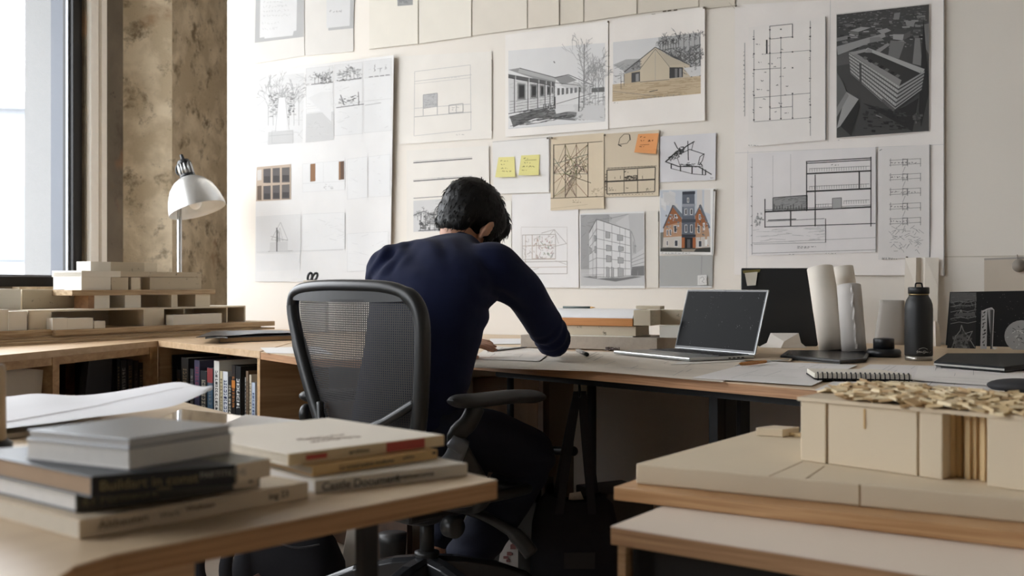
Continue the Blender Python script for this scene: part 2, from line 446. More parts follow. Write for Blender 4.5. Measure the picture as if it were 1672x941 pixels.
# ================================================================ DRAWINGS ON THE PIN-UP WALL
class Sheet:
    """one sheet of paper lying on the wall plane; picture coordinates in, wall points out"""
    def __init__(s, c, col=(236, 233, 228), off=0.003, seed=1, wob=0.0012, curl=(0, 0, 0, 0), plane=None, k=1.0):
        s.c = c; s.seed = seed; s.off = off; s.wob = wob; s.curl = curl; s.pl = plane or WP; s.layer = 0; s.k = k
        s.mb = MB(); s.mb.col = col
        xs = [p[0] for p in c]; ys = [p[1] for p in c]
        s.x0, s.x1, s.y0, s.y1 = min(xs), max(xs), min(ys), max(ys)
        nu = max(2, int((s.x1 - s.x0) / 8)); nv = max(2, int((s.y1 - s.y0) / 8))
        def fn(u, v, o=0.0):
            a, b, cc, d = c
            x = (a[0] * (1 - u) + b[0] * u) * (1 - v) + (d[0] * (1 - u) + cc[0] * u) * v
            y = (a[1] * (1 - u) + b[1] * u) * (1 - v) + (d[1] * (1 - u) + cc[1] * u) * v
            return s.at(x, y, o)
        s.mb.grid(lambda u, v: fn(u, v), nu, nv)
        # paper edge folded back towards the wall
        rim = [fn(i / nu, 0) for i in range(nu + 1)] + [fn(1, j / nv) for j in range(1, nv + 1)] + [fn(1 - i / nu, 1) for i in range(1, nu + 1)] + [fn(0, 1 - j / nv) for j in range(1, nv)]
        n = len(rim); bk = [p - s.pl.n * 0.0006 for p in rim]
        s.mb.add(rim + bk, [[i, (i + 1) % n, n + (i + 1) % n, n + i] for i in range(n)])
    def at(s, x, y, o=0.0):
        u = (x - s.x0) / max(1, s.x1 - s.x0); v = (y - s.y0) / max(1, s.y1 - s.y0)
        k = s.wob * (1 + mnoise.noise(V((x / 150.0, y / 150.0, s.seed * 3.1))))
        L, R_, T, B_ = s.curl
        k += L * max(0, 1 - u / .25) ** 2 + R_ * max(0, 1 - (1 - u) / .25) ** 2 + T * max(0, 1 - v / .25) ** 2 + B_ * max(0, 1 - (1 - v) / .25) ** 2
        return s.pl(x, y, s.off + k + o)
    def lay(s, d=1): s.layer += d; return 0.0004 + s.layer * 0.000004
    def ink(s, c):
        c = (c, c, c) if isinstance(c, (int, float)) else c; s.mb.col = tuple(x * s.k for x in c)
    def line(s, p, q, w=1.0, c=70):
        o = s.lay(0) + .000006; s.ink(c)
        dx, dy = q[0] - p[0], q[1] - p[1]; L = math.hypot(dx, dy)
        if L < 1e-6: return
        nx, ny = -dy / L * w / 2, dx / L * w / 2
        n = max(1, int(L / 9))
        vs = []
        for i in range(n + 1):
            t = i / n; x, y = p[0] + dx * t, p[1] + dy * t
            vs += [s.at(x + nx, y + ny, o), s.at(x - nx, y - ny, o)]
        s.mb.add(vs, [[2 * i, 2 * i + 1, 2 * i + 3, 2 * i + 2] for i in range(n)])
    def pl_(s, pts, w=1.0, c=70, close=False):
        pts = list(pts) + ([pts[0]] if close else [])
        for a, b in zip(pts, pts[1:]): s.line(a, b, w, c)
    def rect(s, x0, y0, x1, y1, w=1.0, c=70): s.pl_([(x0, y0), (x1, y0), (x1, y1), (x0, y1)], w, c, True)
    def patch(s, q, u, v):
        a, b, cc, d = q
        return ((a[0] * (1 - u) + b[0] * u) * (1 - v) + (d[0] * (1 - u) + cc[0] * u) * v, (a[1] * (1 - u) + b[1] * u) * (1 - v) + (d[1] * (1 - u) + cc[1] * u) * v)
    def quad(s, q, c=200, d=3):
        o = s.lay(d); s.ink(c)
        q = list(q)
        if len(q) == 4:
            xs = [p[0] for p in q]; ys = [p[1] for p in q]
            nu = max(1, int((max(xs) - min(xs)) / 8)); nv = max(1, int((max(ys) - min(ys)) / 8))
            s.mb.grid(lambda u, v: s.at(*s.patch(q, u, v), o), nu, nv)
        else:
            s.mb.poly([s.at(x, y, o + .0006) for x, y in q])
    def box(s, x0, y0, x1, y1, c=200): s.quad([(x0, y0), (x1, y0), (x1, y1), (x0, y1)], c)
    def tree(s, x, y, h, c=90, seed=0, w=1.2, spread=.5, depth=4, lean=0.0):
        R = random.Random(seed)
        def br(x, y, a, L, w, d):
            x2, y2 = x + math.cos(a) * L, y - math.sin(a) * L
            s.line((x, y), (x2, y2), max(w, .45), c)
            if d == 0: return
            for k in range(2 if d < 3 else 3):
                br(x + (x2 - x) * R.uniform(.45, 1), y + (y2 - y) * R.uniform(.45, 1), a + R.uniform(-spread, spread) * 1.6, L * R.uniform(.45, .7), w * .65, d - 1)
        br(x, y, PI / 2 + lean, h * .55, w, depth)
    def scrib(s, x0, y0, x1, y1, rows, c=120, w=.8, seed=0, slope=0.0, fill=.8):
        R = random.Random(seed)
        for r in range(rows):
            y = y0 + (y1 - y0) * (r + .5) / rows; x = x0; h = (y1 - y0) / rows * .45
            end = x0 + (x1 - x0) * R.uniform(fill * .7, 1)
            while x < end:
                L = R.uniform(2.0, 5.0); pts = []
                xx = x
                while xx < min(x + L, end): pts.append((xx, y + (xx - x0) * slope + R.uniform(-h, h) * .6)); xx += R.uniform(.7, 1.3)
                s.pl_(pts, w, c); x += L + R.uniform(1.0, 2.2)
    def hatch(s, q, n, c=120, w=.6, seed=0, jit=.3):
        R = random.Random(seed)
        for i in range(n):
            u = R.random(); v = R.random(); du = R.uniform(.05, .25); dv = R.uniform(-jit, jit) * .3
            s.line(s.patch(q, u, v), s.patch(q, min(1, u + du), min(1, max(0, v + dv))), w, c if isinstance(c, tuple) else c + R.randint(-18, 18))
    def blot(s, q, n, c0, c1, seed=0, sz=.08):
        R = random.Random(seed)
        for i in range(n):
            u = R.uniform(0, 1 - sz); v = R.uniform(0, 1 - sz); a = R.uniform(.3, 1) * sz; b = R.uniform(.3, 1) * sz
            g = R.randint(c0, c1)
            s.quad([s.patch(q, u, v), s.patch(q, u + a, v + b * .2), s.patch(q, u + a, v + b), s.patch(q, u + a * .1, v + b * .8)], g, .6)
    def done(s, name, label, cat, group=None, parent=None):
        if parent is not None: return build(s.mb, name, PRINT, parent)
        return solo(s.mb, name, PRINT, label, cat, group)
PIN = 'drawings pinned to the white wall'
WH = (238, 235, 231); OW = (232, 228, 221); BEI = (216, 202, 178)

# ---- upper row (cut by the top of the frame)
s = Sheet([(415, -60), (497, -62), (497, 91), (415, 104)], (214, 211, 206), seed=2, k=.92)
s.quad([(419, -60), (497, -60), (496, 60), (416, 70)], 188)
s.quad([(426, -60), (486, -60), (484, 50), (424, 62)], 226)
s.quad([(429, 48), (482, 40), (478, 58), (432, 63)], 226)
s.scrib(430, 0, 478, 30, 4, 205, .8, 3, -.05); s.scrib(428, 34, 470, 52, 2, 208, .7, 4, -.05)
s.done('drawing_sheet', 'curled sheet with a grey scanned page border, topmost above the tall white board', 'drawing', PIN)
s = Sheet([(498, -60), (577, -62), (577, 84), (498, 91)], (214, 211, 206), seed=3, k=.92)
s.quad([(534, -60), (580, -60), (577, 46), (536, 50)], 192); s.quad([(533, -60), (573, -60), (571, 42), (533, 46)], 226)
s.scrib(538, 14, 570, 24, 1, 170, .9, 3, -.05)
s.done('drawing_sheet', 'pale sheet with one short line of writing and a grey page shadow at its corner', 'drawing', PIN)
up = [(603, 683, 81, 72, (228, 223, 212)), (684, 770, 72, 60, (230, 225, 214)), (771, 861, 59, 47, (226, 219, 207)),
      (862, 913, 47, 41, (224, 216, 203)), (914, 953, 41, 36, (220, 212, 198)), (954, 1040, 36, 23, (223, 215, 202)), (1041, 1141, 23, 11, (219, 211, 197))]
lab = ['blank cream sheet with a small grey stamp print near its top edge', 'blank cream sheet with rough bottom edge beside the stamped sheet',
       'blank cream sheet above the sheet of faint plan lines', 'slim blank sheet above the station drawing', 'narrow darker blank strip above the station drawing',
       'blank sheet above the seam between the two house drawings', 'blank cream sheet with brown marks above the barn drawing']
for i, (a, b, yb0, yb1, c) in enumerate(up):
    s = Sheet([(a, -70), (b, -70), (b, yb1), (a, yb0)], c, seed=10 + i, off=.003 + .0012 * (i % 2), curl=(0, .0015, 0, .002))
    if i == 0: s.quad([(649, -10), (674, -12), (674, 8), (649, 10)], 150); s.blot([(649, -10), (674, -12), (674, 8), (649, 10)], 20, 120, 175, 3, .3)
    s.line((b - .6, -70), (b - .6, yb1), .9, (176, 166, 150)); s.line((a, yb0 - .5), (b, yb1 - .5), .8, (170, 160, 144))
    if i == 6:
        for q in ((1082, 19), (1090, 18), (1100, 17), (1064, 24)): s.line(q, (q[0] + 6, q[1] - 1), 1.6, (92, 78, 60))
    s.done('paper_sheet', lab[i], 'paper', PIN)
s = Sheet([(1142, -40), (1200, -42), (1200, 9), (1142, 17)], (214, 206, 192), seed=31)
s.line((1142, 16), (1200, 9), .9, (172, 162, 146)); s.line((1190, 4), (1200, 14), 1.0, (190, 182, 168))
s.done('paper_sheet', 'small dull cream scrap with a torn strip beside the big white board', 'paper', PIN)

# ---- tall white presentation board at the left
b = Sheet([(420, 117), (643, 90), (637, 462), (416, 460)], (216, 215, 214), seed=4, k=.92, off=.004, curl=(0, .018, .003, 0), wob=.0018)
q = [(420, 127), (497, 119), (494, 233), (418, 238)]
b.quad(q, 224); b.hatch(q, 80, 212, .7, 3)
for i in range(6): b.tree(438 + i * 8 + (i > 2) * 10, 205, 62 + (i % 3) * 14, 165, 40 + i, .7, .45, 4)
for y in range(150, 190, 7): b.blot([(438, y), (456, y - 2), (456, y + 7), (438, y + 9)], 8, 120, 200, y, .35); b.blot([(468, y), (484, y - 2), (484, y + 7), (468, y + 9)], 8, 120, 200, y + 1, .35)
b.quad([(455, 160), (466, 159), (467, 213), (450, 215)], 238); b.line((450, 215), (456, 150), .7, 175); b.line((472, 212), (464, 150), .7, 175)
b.quad([(438, 216), (479, 212), (480, 233), (437, 237)], 204); b.rect(444, 214, 478, 234, .5, 178); b.line((440, 222), (480, 219), .7, 180)
# grid of thumbnails
xs = [500, 546, 594, 641]
for i in range(3):
    for j, (ya, yb) in enumerate(((112, 137), (140, 175), (178, 227))):
        a0 = ya - (i * 6); b0 = yb - (i * 5); x0, x1 = xs[i], xs[i + 1] - 2
        q = [(x0, a0), (x1, a0 - 5), (x1, b0 - 4), (x0, b0)]
        b.quad(q, 231 - (j == 0) * 5 - (i == 2) * 2); b.pl_(q, .5, 208, True); b.hatch(q, 16, 216, .5, i * 7 + j)
for i in range(3):
    for k in range(5): b.tree(xs[i] + 14 + k * 6, 137 - i * 6 - k * .6, 20 + (k * 7) % 9, 128, 60 + i * 5 + k, .8, .9, 3)
    b.line((xs[i] + 8, 138 - i * 6), (xs[i] + 44, 134 - i * 6), 1.3, 120)
b.blot([(522, 126), (544, 122), (544, 137), (520, 139)], 60, 110, 170, 8, .18); b.blot([(550, 118), (592, 110), (592, 132), (548, 137)], 60, 125, 190, 9, .12)
b.line((549, 176), (594, 170), 1.2, 110); b.line((554, 162), (566, 168), 1.0, 110); b.line((556, 155), (562, 172), 1.4, 100); b.blot([(552, 160), (592, 152), (592, 171), (552, 176)], 40, 100, 190, 11, .12)
b.line((585, 150), (586, 172), 1.1, 110); b.line((566, 166), (582, 160), 1.2, 120); b.line((596, 172), (622, 168), .8, 160)
b.quad([(500, 184), (527, 181), (541, 200), (545, 200), (545, 228), (499, 232)][:4], 222)
b.quad([(500, 186), (545, 182), (545, 228), (499, 233)], 208); b.hatch([(500, 186), (545, 182), (545, 228), (499, 233)], 30, 202, .5, 5)
b.quad([(503, 160), (524, 150), (541, 150), (541, 199)], 225)
# coloured window photograph
b.quad([(419, 273), (475, 268), (475, 326), (418, 329)], (196, 178, 160))
b.quad([(420, 278), (427, 277), (427, 294), (420, 295)], (214, 210, 206)); b.quad([(420, 304), (427, 303), (427, 327), (420, 327)], (112, 98, 86))
for i, (x0, x1) in enumerate(((430, 442), (445, 457), (460, 473))):
    for y0, y1 in ((276, 299), (304, 326)):
        b.quad([(x0, y0 - i), (x1, y0 - i - 1), (x1, y1 - i * .6), (x0, y1 - i * .4)], (98 + i * 4, 94 + i * 4, 94 + i * 3))
        b.quad([(x0 + 1, y0 - i + 12), (x1 - 1, y0 - i + 12), (x1 - 1, y1 - i - 1), (x0 + 1, y1 - i - 1)], (78, 74, 74))
# two doors, faint boxes
q = [(494, 268), (563, 262), (563, 310), (494, 314)]; b.quad(q, 234); b.pl_(q, .5, 214, True); b.line((494, 300), (563, 296), .5, 205); b.line((528, 266), (528, 298), .5, 214)
b.quad([(507, 268), (515, 267), (515, 296), (507, 297)], (150, 112, 82)); b.quad([(553, 264), (562, 263), (562, 293), (553, 294)], (104, 82, 68)); b.quad([(553, 264), (556, 264), (556, 294), (553, 294)], (150, 116, 88))
b.line((507, 268), (507, 297), .8, (110, 84, 66)); b.blot([(528, 300), (545, 298), (545, 311), (528, 312)], 10, 205, 228, 4, .3)
for q in ([(567, 260), (600, 256), (600, 322), (567, 326)], [(602, 256), (637, 252), (637, 320), (602, 322)], [(419, 354), (491, 350), (491, 412), (419, 414)], [(494, 350), (563, 347), (563, 407), (494, 410)], [(567, 382), (634, 378), (634, 440), (567, 444)]):
    b.quad(q, 234); b.pl_(q, .5, 212, True); b.hatch(q, 26, 219, .5, int(q[0][0]))
b.line((563, 348), (563, 407), 1.0, 190)
b.quad([(419, 354), (491, 350), (491, 412), (419, 414)], 226)
b.pl_([(443, 392), (458, 363), (470, 392)], .7, 172, True); b.pl_([(450, 394), (457, 372), (462, 394)], .6, 180)
b.line((453, 376), (453, 411), 2.2, 130); b.line((456, 378), (457, 411), 1.2, 155); b.line((438, 411), (478, 410), 1.3, 140); b.line((442, 386), (470, 393), .8, 160); b.quad([(441, 396), (470, 394), (470, 410), (440, 411)], 214); b.line((452, 372), (452, 411), 2.0, 120)
b.line((419, 412), (560, 408), .6, 200); b.quad([(419, 418), (490, 414), (490, 440), (419, 444)], 230); b.line((491, 412), (488, 430), .6, 205)
b.done('presentation_board', 'tall white board of faint thumbnails with a coloured window photo', 'drawing', PIN)

# ---- faint plan sheets between board and head
s = Sheet([(652, 92), (803, 84), (803, 226), (652, 236)], (231, 227, 220), seed=6)
L = 186
s.pl_([(677, 117), (768, 106), (769, 212), (676, 222)], .7, L, True); s.line((677, 133), (770, 122), .8, L); s.line((677, 137), (768, 127), .5, 185)
s.quad([(691, 155), (714, 152), (714, 174), (691, 177)], 186); s.hatch([(691, 155), (714, 152), (714, 174), (691, 177)], 50, 165, .6, 6); s.pl_([(691, 155), (714, 152), (714, 174), (691, 177)], .8, 140, True)
s.line((677, 177), (768, 170), .8, L); s.line((677, 191), (770, 183), .9, 160)
for x in (691, 714, 733, 745, 756): s.line((x, 176 - (x - 690) * .07), (x, 189 - (x - 690) * .07), .8, 160)
s.pl_([(733, 172), (756, 169), (756, 183), (733, 185)], .9, 150, True); s.scrib(738, 174, 750, 181, 2, 160, .6, 2)
s.scrib(726, 126, 764, 130, 1, 190, .5, 3, -.08); s.scrib(745, 219, 768, 222, 1, 150, .6, 4, -.08); s.line((803, 97), (803, 214), 1.2, (170, 162, 148))
s.done('drawing_sheet', 'cream sheet with a faint floor plan holding one small shaded square', 'drawing', PIN)
s = Sheet([(664, 246), (798, 238), (800, 404), (664, 408)], (230, 226, 219), seed=7, off=.0042)
for ya, yb in ((266, 259), (296, 289)): s.line((675, ya), (771, yb), 1.7, 96); s.line((675, ya - 2.5), (771, yb - 2.5), .5, 170)
s.line((675, 324), (735, 320), 1.2, 130); s.scrib(714, 290, 736, 292, 1, 150, .5, 2)
q = [(675, 328), (771, 322), (771, 376), (675, 379)]; s.quad(q, 206); s.hatch(q, 50, 186, .6, 5)
for k in range(9): s.tree(682 + k * 5, 360, 14 + (k * 5) % 12, 120, 80 + k, .8, .9, 3)
s.blot([(683, 350), (724, 346), (724, 377), (683, 378)], 60, 70, 190, 12, .2); s.line((683, 377), (722, 375), 1.4, 90)
for k in range(5): s.line((688 + k * 7, 348), (686 + k * 8, 377), 1.0, 95); 
s.pl_([(675, 352), (692, 345), (706, 352), (724, 346)], 1.2, 90)
s.done('drawing_sheet', 'cream sheet of heavy ruled lines over a small grey sketch, half behind the man', 'drawing', PIN)
s = Sheet([(804, 330), (835, 328), (835, 470), (806, 470)], (236, 233, 226), seed=8); s.line((820, 322), (820, 400), .9, (168, 158, 142))
s.done('paper_sheet', 'narrow blank strip between the head and the orange-tinted section sketch', 'paper', PIN)

# ---- station drawing
s = Sheet([(825, 57), (993, 34), (993, 211), (825, 224)], (238, 234, 229), seed=9, off=.0052, curl=(0, .002, 0, .002))
q = [(830, 83), (988, 70), (988, 198), (830, 211)]; s.quad(q, 222)
s.quad([(830, 186), (905, 172), (988, 168), (988, 198)], 206); s.quad([(830, 190), (900, 178), (942, 183), (940, 197)], 128)
s.quad([(832, 190), (890, 176), (900, 182), (838, 208)], 112); s.hatch([(830, 186), (900, 174), (942, 190), (832, 209)], 130, 84, .8, 6)
s.quad([(905, 174), (940, 170), (938, 180), (908, 186)], 216); s.hatch([(944, 160), (988, 152), (988, 197), (944, 197)], 150, 140, .7, 7)
# long roof and facade receding
s.quad([(830, 114), (848, 111), (908, 127), (906, 140)], 150); s.quad([(830, 121), (905, 134), (905, 142), (830, 127)], 96); s.quad([(848, 112), (908, 128), (907, 133), (846, 118)], 176)
s.quad([(830, 127), (908, 141), (905, 172), (832, 186)], 208); s.hatch([(830, 127), (908, 141), (905, 172), (832, 186)], 60, 168, .6, 8)
for k, x in enumerate((846, 867, 882, 893, 900)):
    w_ = (11, 9, 6, 5, 3)[k]; y0 = 137 + k * 1.2; y1 = 162 - k * 2.4
    s.quad([(x, y0), (x + w_, y0 + .8), (x + w_, y1 - .6), (x, y1)], 92); s.quad([(x + 2, y0 + 3), (x + w_ - 1, y0 + 3), (x + w_ - 1, y1 - 4), (x + 2, y1 - 3)], 60); s.pl_([(x - 1, y0 - 1), (x + w_ + 1, y0), (x + w_ + 1, y1), (x - 1, y1 + 1)], .7, 70, True)
for x in (840, 862, 878, 890, 898, 905): s.line((x, 122 + (x - 830) * .17), (x, 186 - (x - 830) * .2), 1.6, 110); s.line((x + 2, 122 + (x - 830) * .17), (x + 2, 184 - (x - 830) * .2), .7, 226)
for k in range(4): s.line((832, 166 + k * 5), (905, 157 + k * 3.4), .6, 120)
s.line((830, 186), (905, 172), 1.2, 70); s.line((830, 127), (907, 141), 1.0, 60); s.line((848, 111), (908, 127), .9, 60)
s.quad([(905, 127), (928, 123), (942, 131), (918, 139)], 150); s.quad([(912, 139), (940, 134), (966, 141), (966, 158), (912, 165)][:4], 200)
s.line((905, 127), (928, 122), 1.1, 60); s.line((928, 122), (970, 140), 1.1, 70); s.line((905, 135), (970, 142), .9, 80)
for k in range(7): s.quad([(910 + k * 7, 144 - k * .2), (914 + k * 7, 144 - k * .2), (914 + k * 7, 155 - k), (910 + k * 7, 156 - k)], 105 + k * 6)
s.line((908, 170), (968, 152), .9, 90); s.line((906, 158), (906, 178), 2.0, 60); s.line((946, 142), (945, 182), 1.8, 72); s.quad([(966, 144), (987, 142), (987, 150), (966, 151)], 110)
for k in range(5): s.line((888 + k * 4, 170), (887 + k * 4, 178), 1.0, 80)
for x, h, sd in ((954, 104, 1), (953, 98, 2), (977, 78, 3), (972, 66, 4), (985, 86, 5), (963, 60, 6)): s.tree(x, 172, h, 158, sd * 13, 1.0, .45, 4)
s.line((954, 72), (953, 176), 1.6, 130)
for k in range(10): y = 82 + k * 7; s.line((954, y + 6), (954 + 11 - k * .4, y - 3), .6, 150); s.line((954, y + 8), (954 - 12 + k * .3, y), .6, 150)
s.line((904, 100), (906, 103), 1.6, 110); s.line((830, 210), (988, 198), .5, 190); s.blot([(930, 186), (986, 184), (986, 197), (930, 197)], 40, 130, 190, 5, .12)
s.done('drawing_sheet', 'large pencil drawing of a long low station building with bare trees', 'drawing', PIN)

# ---- barn drawing
s = Sheet([(995, 34), (1151, 11), (1151, 197), (994, 210)], (238, 233, 227), seed=11, off=.0046, curl=(0, .004, .002, 0))
s.quad([(1001, 69), (1075, 61), (1075, 122), (1001, 138)], 214); s.quad([(1075, 61), (1144, 53), (1144, 124), (1075, 122)], 176)
s.quad([(1001, 106), (1022, 97), (1045, 96), (1046, 132)], 172); s.hatch([(1001, 108), (1046, 97), (1046, 130), (1001, 136)], 60, 150, .7, 4)
s.quad([(1000, 138), (1144, 124), (1144, 153), (1000, 166)], (196, 178, 150)); s.hatch([(1000, 138), (1144, 124), (1144, 153), (1000, 166)], 90, (170, 150, 122), .7, 5)
s.hatch([(1076, 82), (1144, 72), (1144, 124), (1090, 122)], 240, 104, .8, 6, 1.4)
for k in range(16): s.tree(1078 + k * 4.3, 84 - k * .7, 20 + (k * 11) % 13, 78, 130 + k, .9, .8, 3)
for k in range(4): s.tree(1112 + k * 9, 122, 52, 86, 170 + k, 1.6, .7, 4)
s.quad([(1029, 112), (1070, 77), (1094, 97), (1094, 130)], (206, 194, 174)); s.quad([(1044, 112), (1070, 79), (1093, 108), (1093, 131)], (202, 190, 168)); s.quad([(1044, 112), (1093, 108), (1093, 130), (1045, 134)], (202, 190, 168))
s.quad([(1070, 77), (1094, 92), (1125, 106), (1093, 108)], (188, 178, 160)); s.quad([(1093, 107), (1126, 104), (1127, 126), (1093, 129)], (196, 184, 164))
s.quad([(1018, 116), (1045, 96), (1046, 113), (1024, 124)], 150); s.hatch([(1030, 106), (1048, 96), (1048, 110), (1030, 115)], 40, 90, .7, 8)
s.quad([(1019, 121), (1045, 114), (1045, 134), (1020, 137)], (186, 172, 150)); s.quad([(1031, 119), (1045, 117), (1045, 133), (1031, 135)], 84); s.quad([(1038, 121), (1043, 120), (1043, 133), (1038, 133)], 150)
s.quad([(1093, 110), (1115, 110), (1115, 126), (1093, 128)], 70); s.quad([(1102, 112), (1106, 112), (1106, 127), (1102, 127)], 120); s.quad([(1109, 112), (1113, 112), (1113, 126), (1109, 126)], 140)
s.pl_([(1019, 118), (1070, 77), (1126, 106)], 1.3, 76); s.pl_([(1044, 114), (1070, 80), (1093, 109)], .8, 96); s.line((1070, 80), (1070, 132), .5, 150); s.line((1045, 134), (1093, 130), .8, 100)
s.line((1014, 124), (1014, 145), .8, 90); s.line((1019, 120), (1019, 140), .9, 90); s.line((1128, 108), (1129, 126), 2.2, 60); s.line((1060, 150), (1074, 147), 1.2, 70); s.line((1000, 149), (1080, 158), .6, 120)
s.scrib(1040, 160, 1115, 163, 1, 130, .8, 2, -.1); s.scrib(1002, 167, 1013, 169, 1, 130, .7, 3)
s.quad([(1116, 111), (1144, 108), (1144, 123), (1127, 125)], 208); s.blot([(1128, 106), (1144, 104), (1144, 123), (1128, 125)], 16, 120, 210, 4, .3)
s.done('drawing_sheet', 'drawing of a gabled barn on sandy ground with hatched trees', 'drawing', PIN)

# ---- note sheet with yellow stickies
s = Sheet([(804, 231), (897, 223), (897, 314), (806, 317)], (232, 230, 227), seed=12, off=.004, curl=(.003, 0, .0, .003))
s.line((804, 232), (897, 224), .8, (180, 176, 168)); s.line((896, 224), (896, 314), .7, (184, 180, 172))
s.done('paper_sheet', 'white sheet carrying two yellow sticky notes', 'paper', PIN)
STK = 'sticky notes on the wall drawings'
s = Sheet([(814, 257), (840, 256), (841, 289), (808.5, 289.5)], (228, 220, 150), seed=13, off=.0085, curl=(0, 0, 0, .012), wob=.0004)
s.scrib(817, 261, 836, 265, 1, (120, 112, 70), .8, 3); s.scrib(818, 267, 828, 271, 1, (120, 112, 70), .8, 4); s.scrib(818, 273, 831, 277, 1, (120, 112, 70), .8, 5); s.scrib(820, 278, 837, 282, 1, (120, 112, 70), .8, 6)
s.done('sticky_note', 'yellow sticky note nearer the man on the white note sheet', 'sticky note', STK)
s = Sheet([(851, 254), (881, 252.5), (879.5, 286), (846.5, 286.5)], (226, 219, 148), seed=14, off=.0085, curl=(0, 0, 0, .012), wob=.0004)
s.scrib(855, 257, 866, 261, 1, (96, 90, 60), 1.0, 3); s.line((857, 262), (876, 261), .7, (120, 112, 70)); s.scrib(856, 264, 871, 268, 1, (110, 104, 66), .8, 4); s.scrib(853, 270, 877, 274, 1, (110, 104, 66), .9, 5); s.scrib(852, 277, 866, 280, 1, (120, 112, 70), .8, 6)
s.done('sticky_note', 'yellow sticky note with an underlined heading, beside the beige truss sketch', 'sticky note', STK)

# ---- beige truss sketch
s = Sheet([(900, 224), (986, 217), (986, 340), (899, 344)], (214, 199, 174), seed=15, off=.0055, curl=(0, .002, .0, .002))
c = (96, 88, 76)
for x in (904, 923, 960): s.line((x, 236 - (x - 904) * .05), (x, 324 - (x - 904) * .03), 1.3 if x != 904 else 1.7, c)
s.line((904, 237), (984, 231), 1.0, c); s.line((899, 324), (986, 321), 1.2, c); s.line((941, 234), (941, 322), .6, (140, 128, 108)); s.line((899, 341), (960, 334), .4, (170, 156, 132))
R = random.Random(5)
for k in range(46):
    x0 = R.choice((904, 923, 941, 960)); y0 = R.choice((236, 252, 284, 300, 322)); x1 = R.choice((904, 923, 941, 960)); y1 = R.choice((236, 258, 268, 284, 322))
    if (x0, y0) != (x1, y1): s.line((x0, y0), (x1, y1), R.uniform(.4, .9), (120 + R.randint(-16, 30), 110 + R.randint(-16, 26), 94 + R.randint(-14, 20)))
for k in range(26):
    a = R.uniform(0, 6.28); x, y = 941 + R.uniform(-14, 14), 274 + R.uniform(-14, 14)
    s.pl_([(x, y), (x + 5 * math.cos(a), y + 5 * math.sin(a)), (x + 8 * math.cos(a + .8), y + 8 * math.sin(a + .8))], .8, (106, 96, 82))
s.line((923, 284), (965, 299), 1.0, c); s.line((923, 284), (941, 294), .8, c); s.scrib(935, 326, 950, 332, 2, (130, 118, 100), .7, 4); s.hatch([(965, 308), (985, 305), (985, 320), (965, 322)], 24, (168, 152, 128), .7, 4)
for k in range(14): s.line((908 + k * 2.4, 322), (934 + k * .5, 290 - k), .4, (150, 138, 118))
s.done('drawing_sheet', 'beige trace sheet with an upright truss sketch of crossing lines', 'drawing', PIN)

# ---- beige section sketch with orange note
s = Sheet([(987, 219), (1076, 212), (1075, 320), (987, 322)], (210, 196, 173), seed=16, off=.0045, curl=(0, .003, .002, .0))
s.pl_([(1010, 236), (1012, 226), (1019, 219), (1027, 219), (1029, 227), (1024, 234), (1012, 236)], 1.0, (92, 84, 74)); s.line((1009, 236), (1015, 239), 1.8, (70, 64, 58)); s.line((1028, 220), (1029, 229), 1.8, (76, 70, 62))
s.pl_([(991, 278), (1070, 273), (1069, 313), (991, 317)], 1.6, (72, 66, 58), True); s.line((987, 297), (1070, 293), 2.4, (66, 60, 54)); s.line((991, 275), (1072, 271), .9, (80, 74, 66))
for x in (1019, 1041): s.line((x, 276), (x, 316), 1.2, (86, 80, 70))
s.hatch([(1019, 288), (1041, 286), (1041, 295), (1019, 296)], 60, (70, 64, 56), .8, 4); s.scrib(1019, 279, 1030, 283, 1, (72, 66, 58), 1.4, 3); s.scrib(994, 306, 1007, 312, 2, (84, 78, 68), 1.0, 4); s.scrib(1055, 307, 1064, 312, 2, (84, 78, 68), 1.0, 5); s.scrib(1022, 306, 1028, 309, 1, (84, 78, 68), 1.0, 6)
for k in range(14): x = 994 + k * 5.4; s.line((x, 276 - k * .3), (x, 274 - k * .3), .8, (84, 78, 68)); s.line((x, 319 - k * .2), (x + 2, 319 - k * .2), .8, (100, 92, 80))
for k in range(6): s.line((1004 + k * 9, 292), (1004 + k * 9, 289 - k % 2 * 2), .8, (72, 66, 58)); s.line((989, 284 + k * 5), (989, 286 + k * 5), 1.4, (84, 78, 68))
s.done('drawing_sheet', 'beige trace sheet with a long box section, partly under the orange note', 'drawing', PIN)
s = Sheet([(1042, 219), (1075.5, 217.5), (1071, 251.5), (1035.5, 249)], (228, 160, 104), seed=17, off=.0095, curl=(0, .002, 0, .016), wob=.0004)
c = (110, 66, 40)
s.scrib(1045, 222, 1060, 226, 1, c, .9, 3); s.scrib(1046, 228, 1056, 232, 1, c, .9, 4); s.scrib(1058, 227, 1069, 233, 1, (120, 72, 44), 1.3, 5); s.line((1045, 237), (1060, 236), .8, (150, 92, 56)); s.scrib(1044, 238, 1053, 242, 1, c, .9, 6); s.line((1046, 246), (1047, 246), 1, c)
s.done('sticky_note', 'orange sticky note at the corner of a beige sketch', 'sticky note', STK)

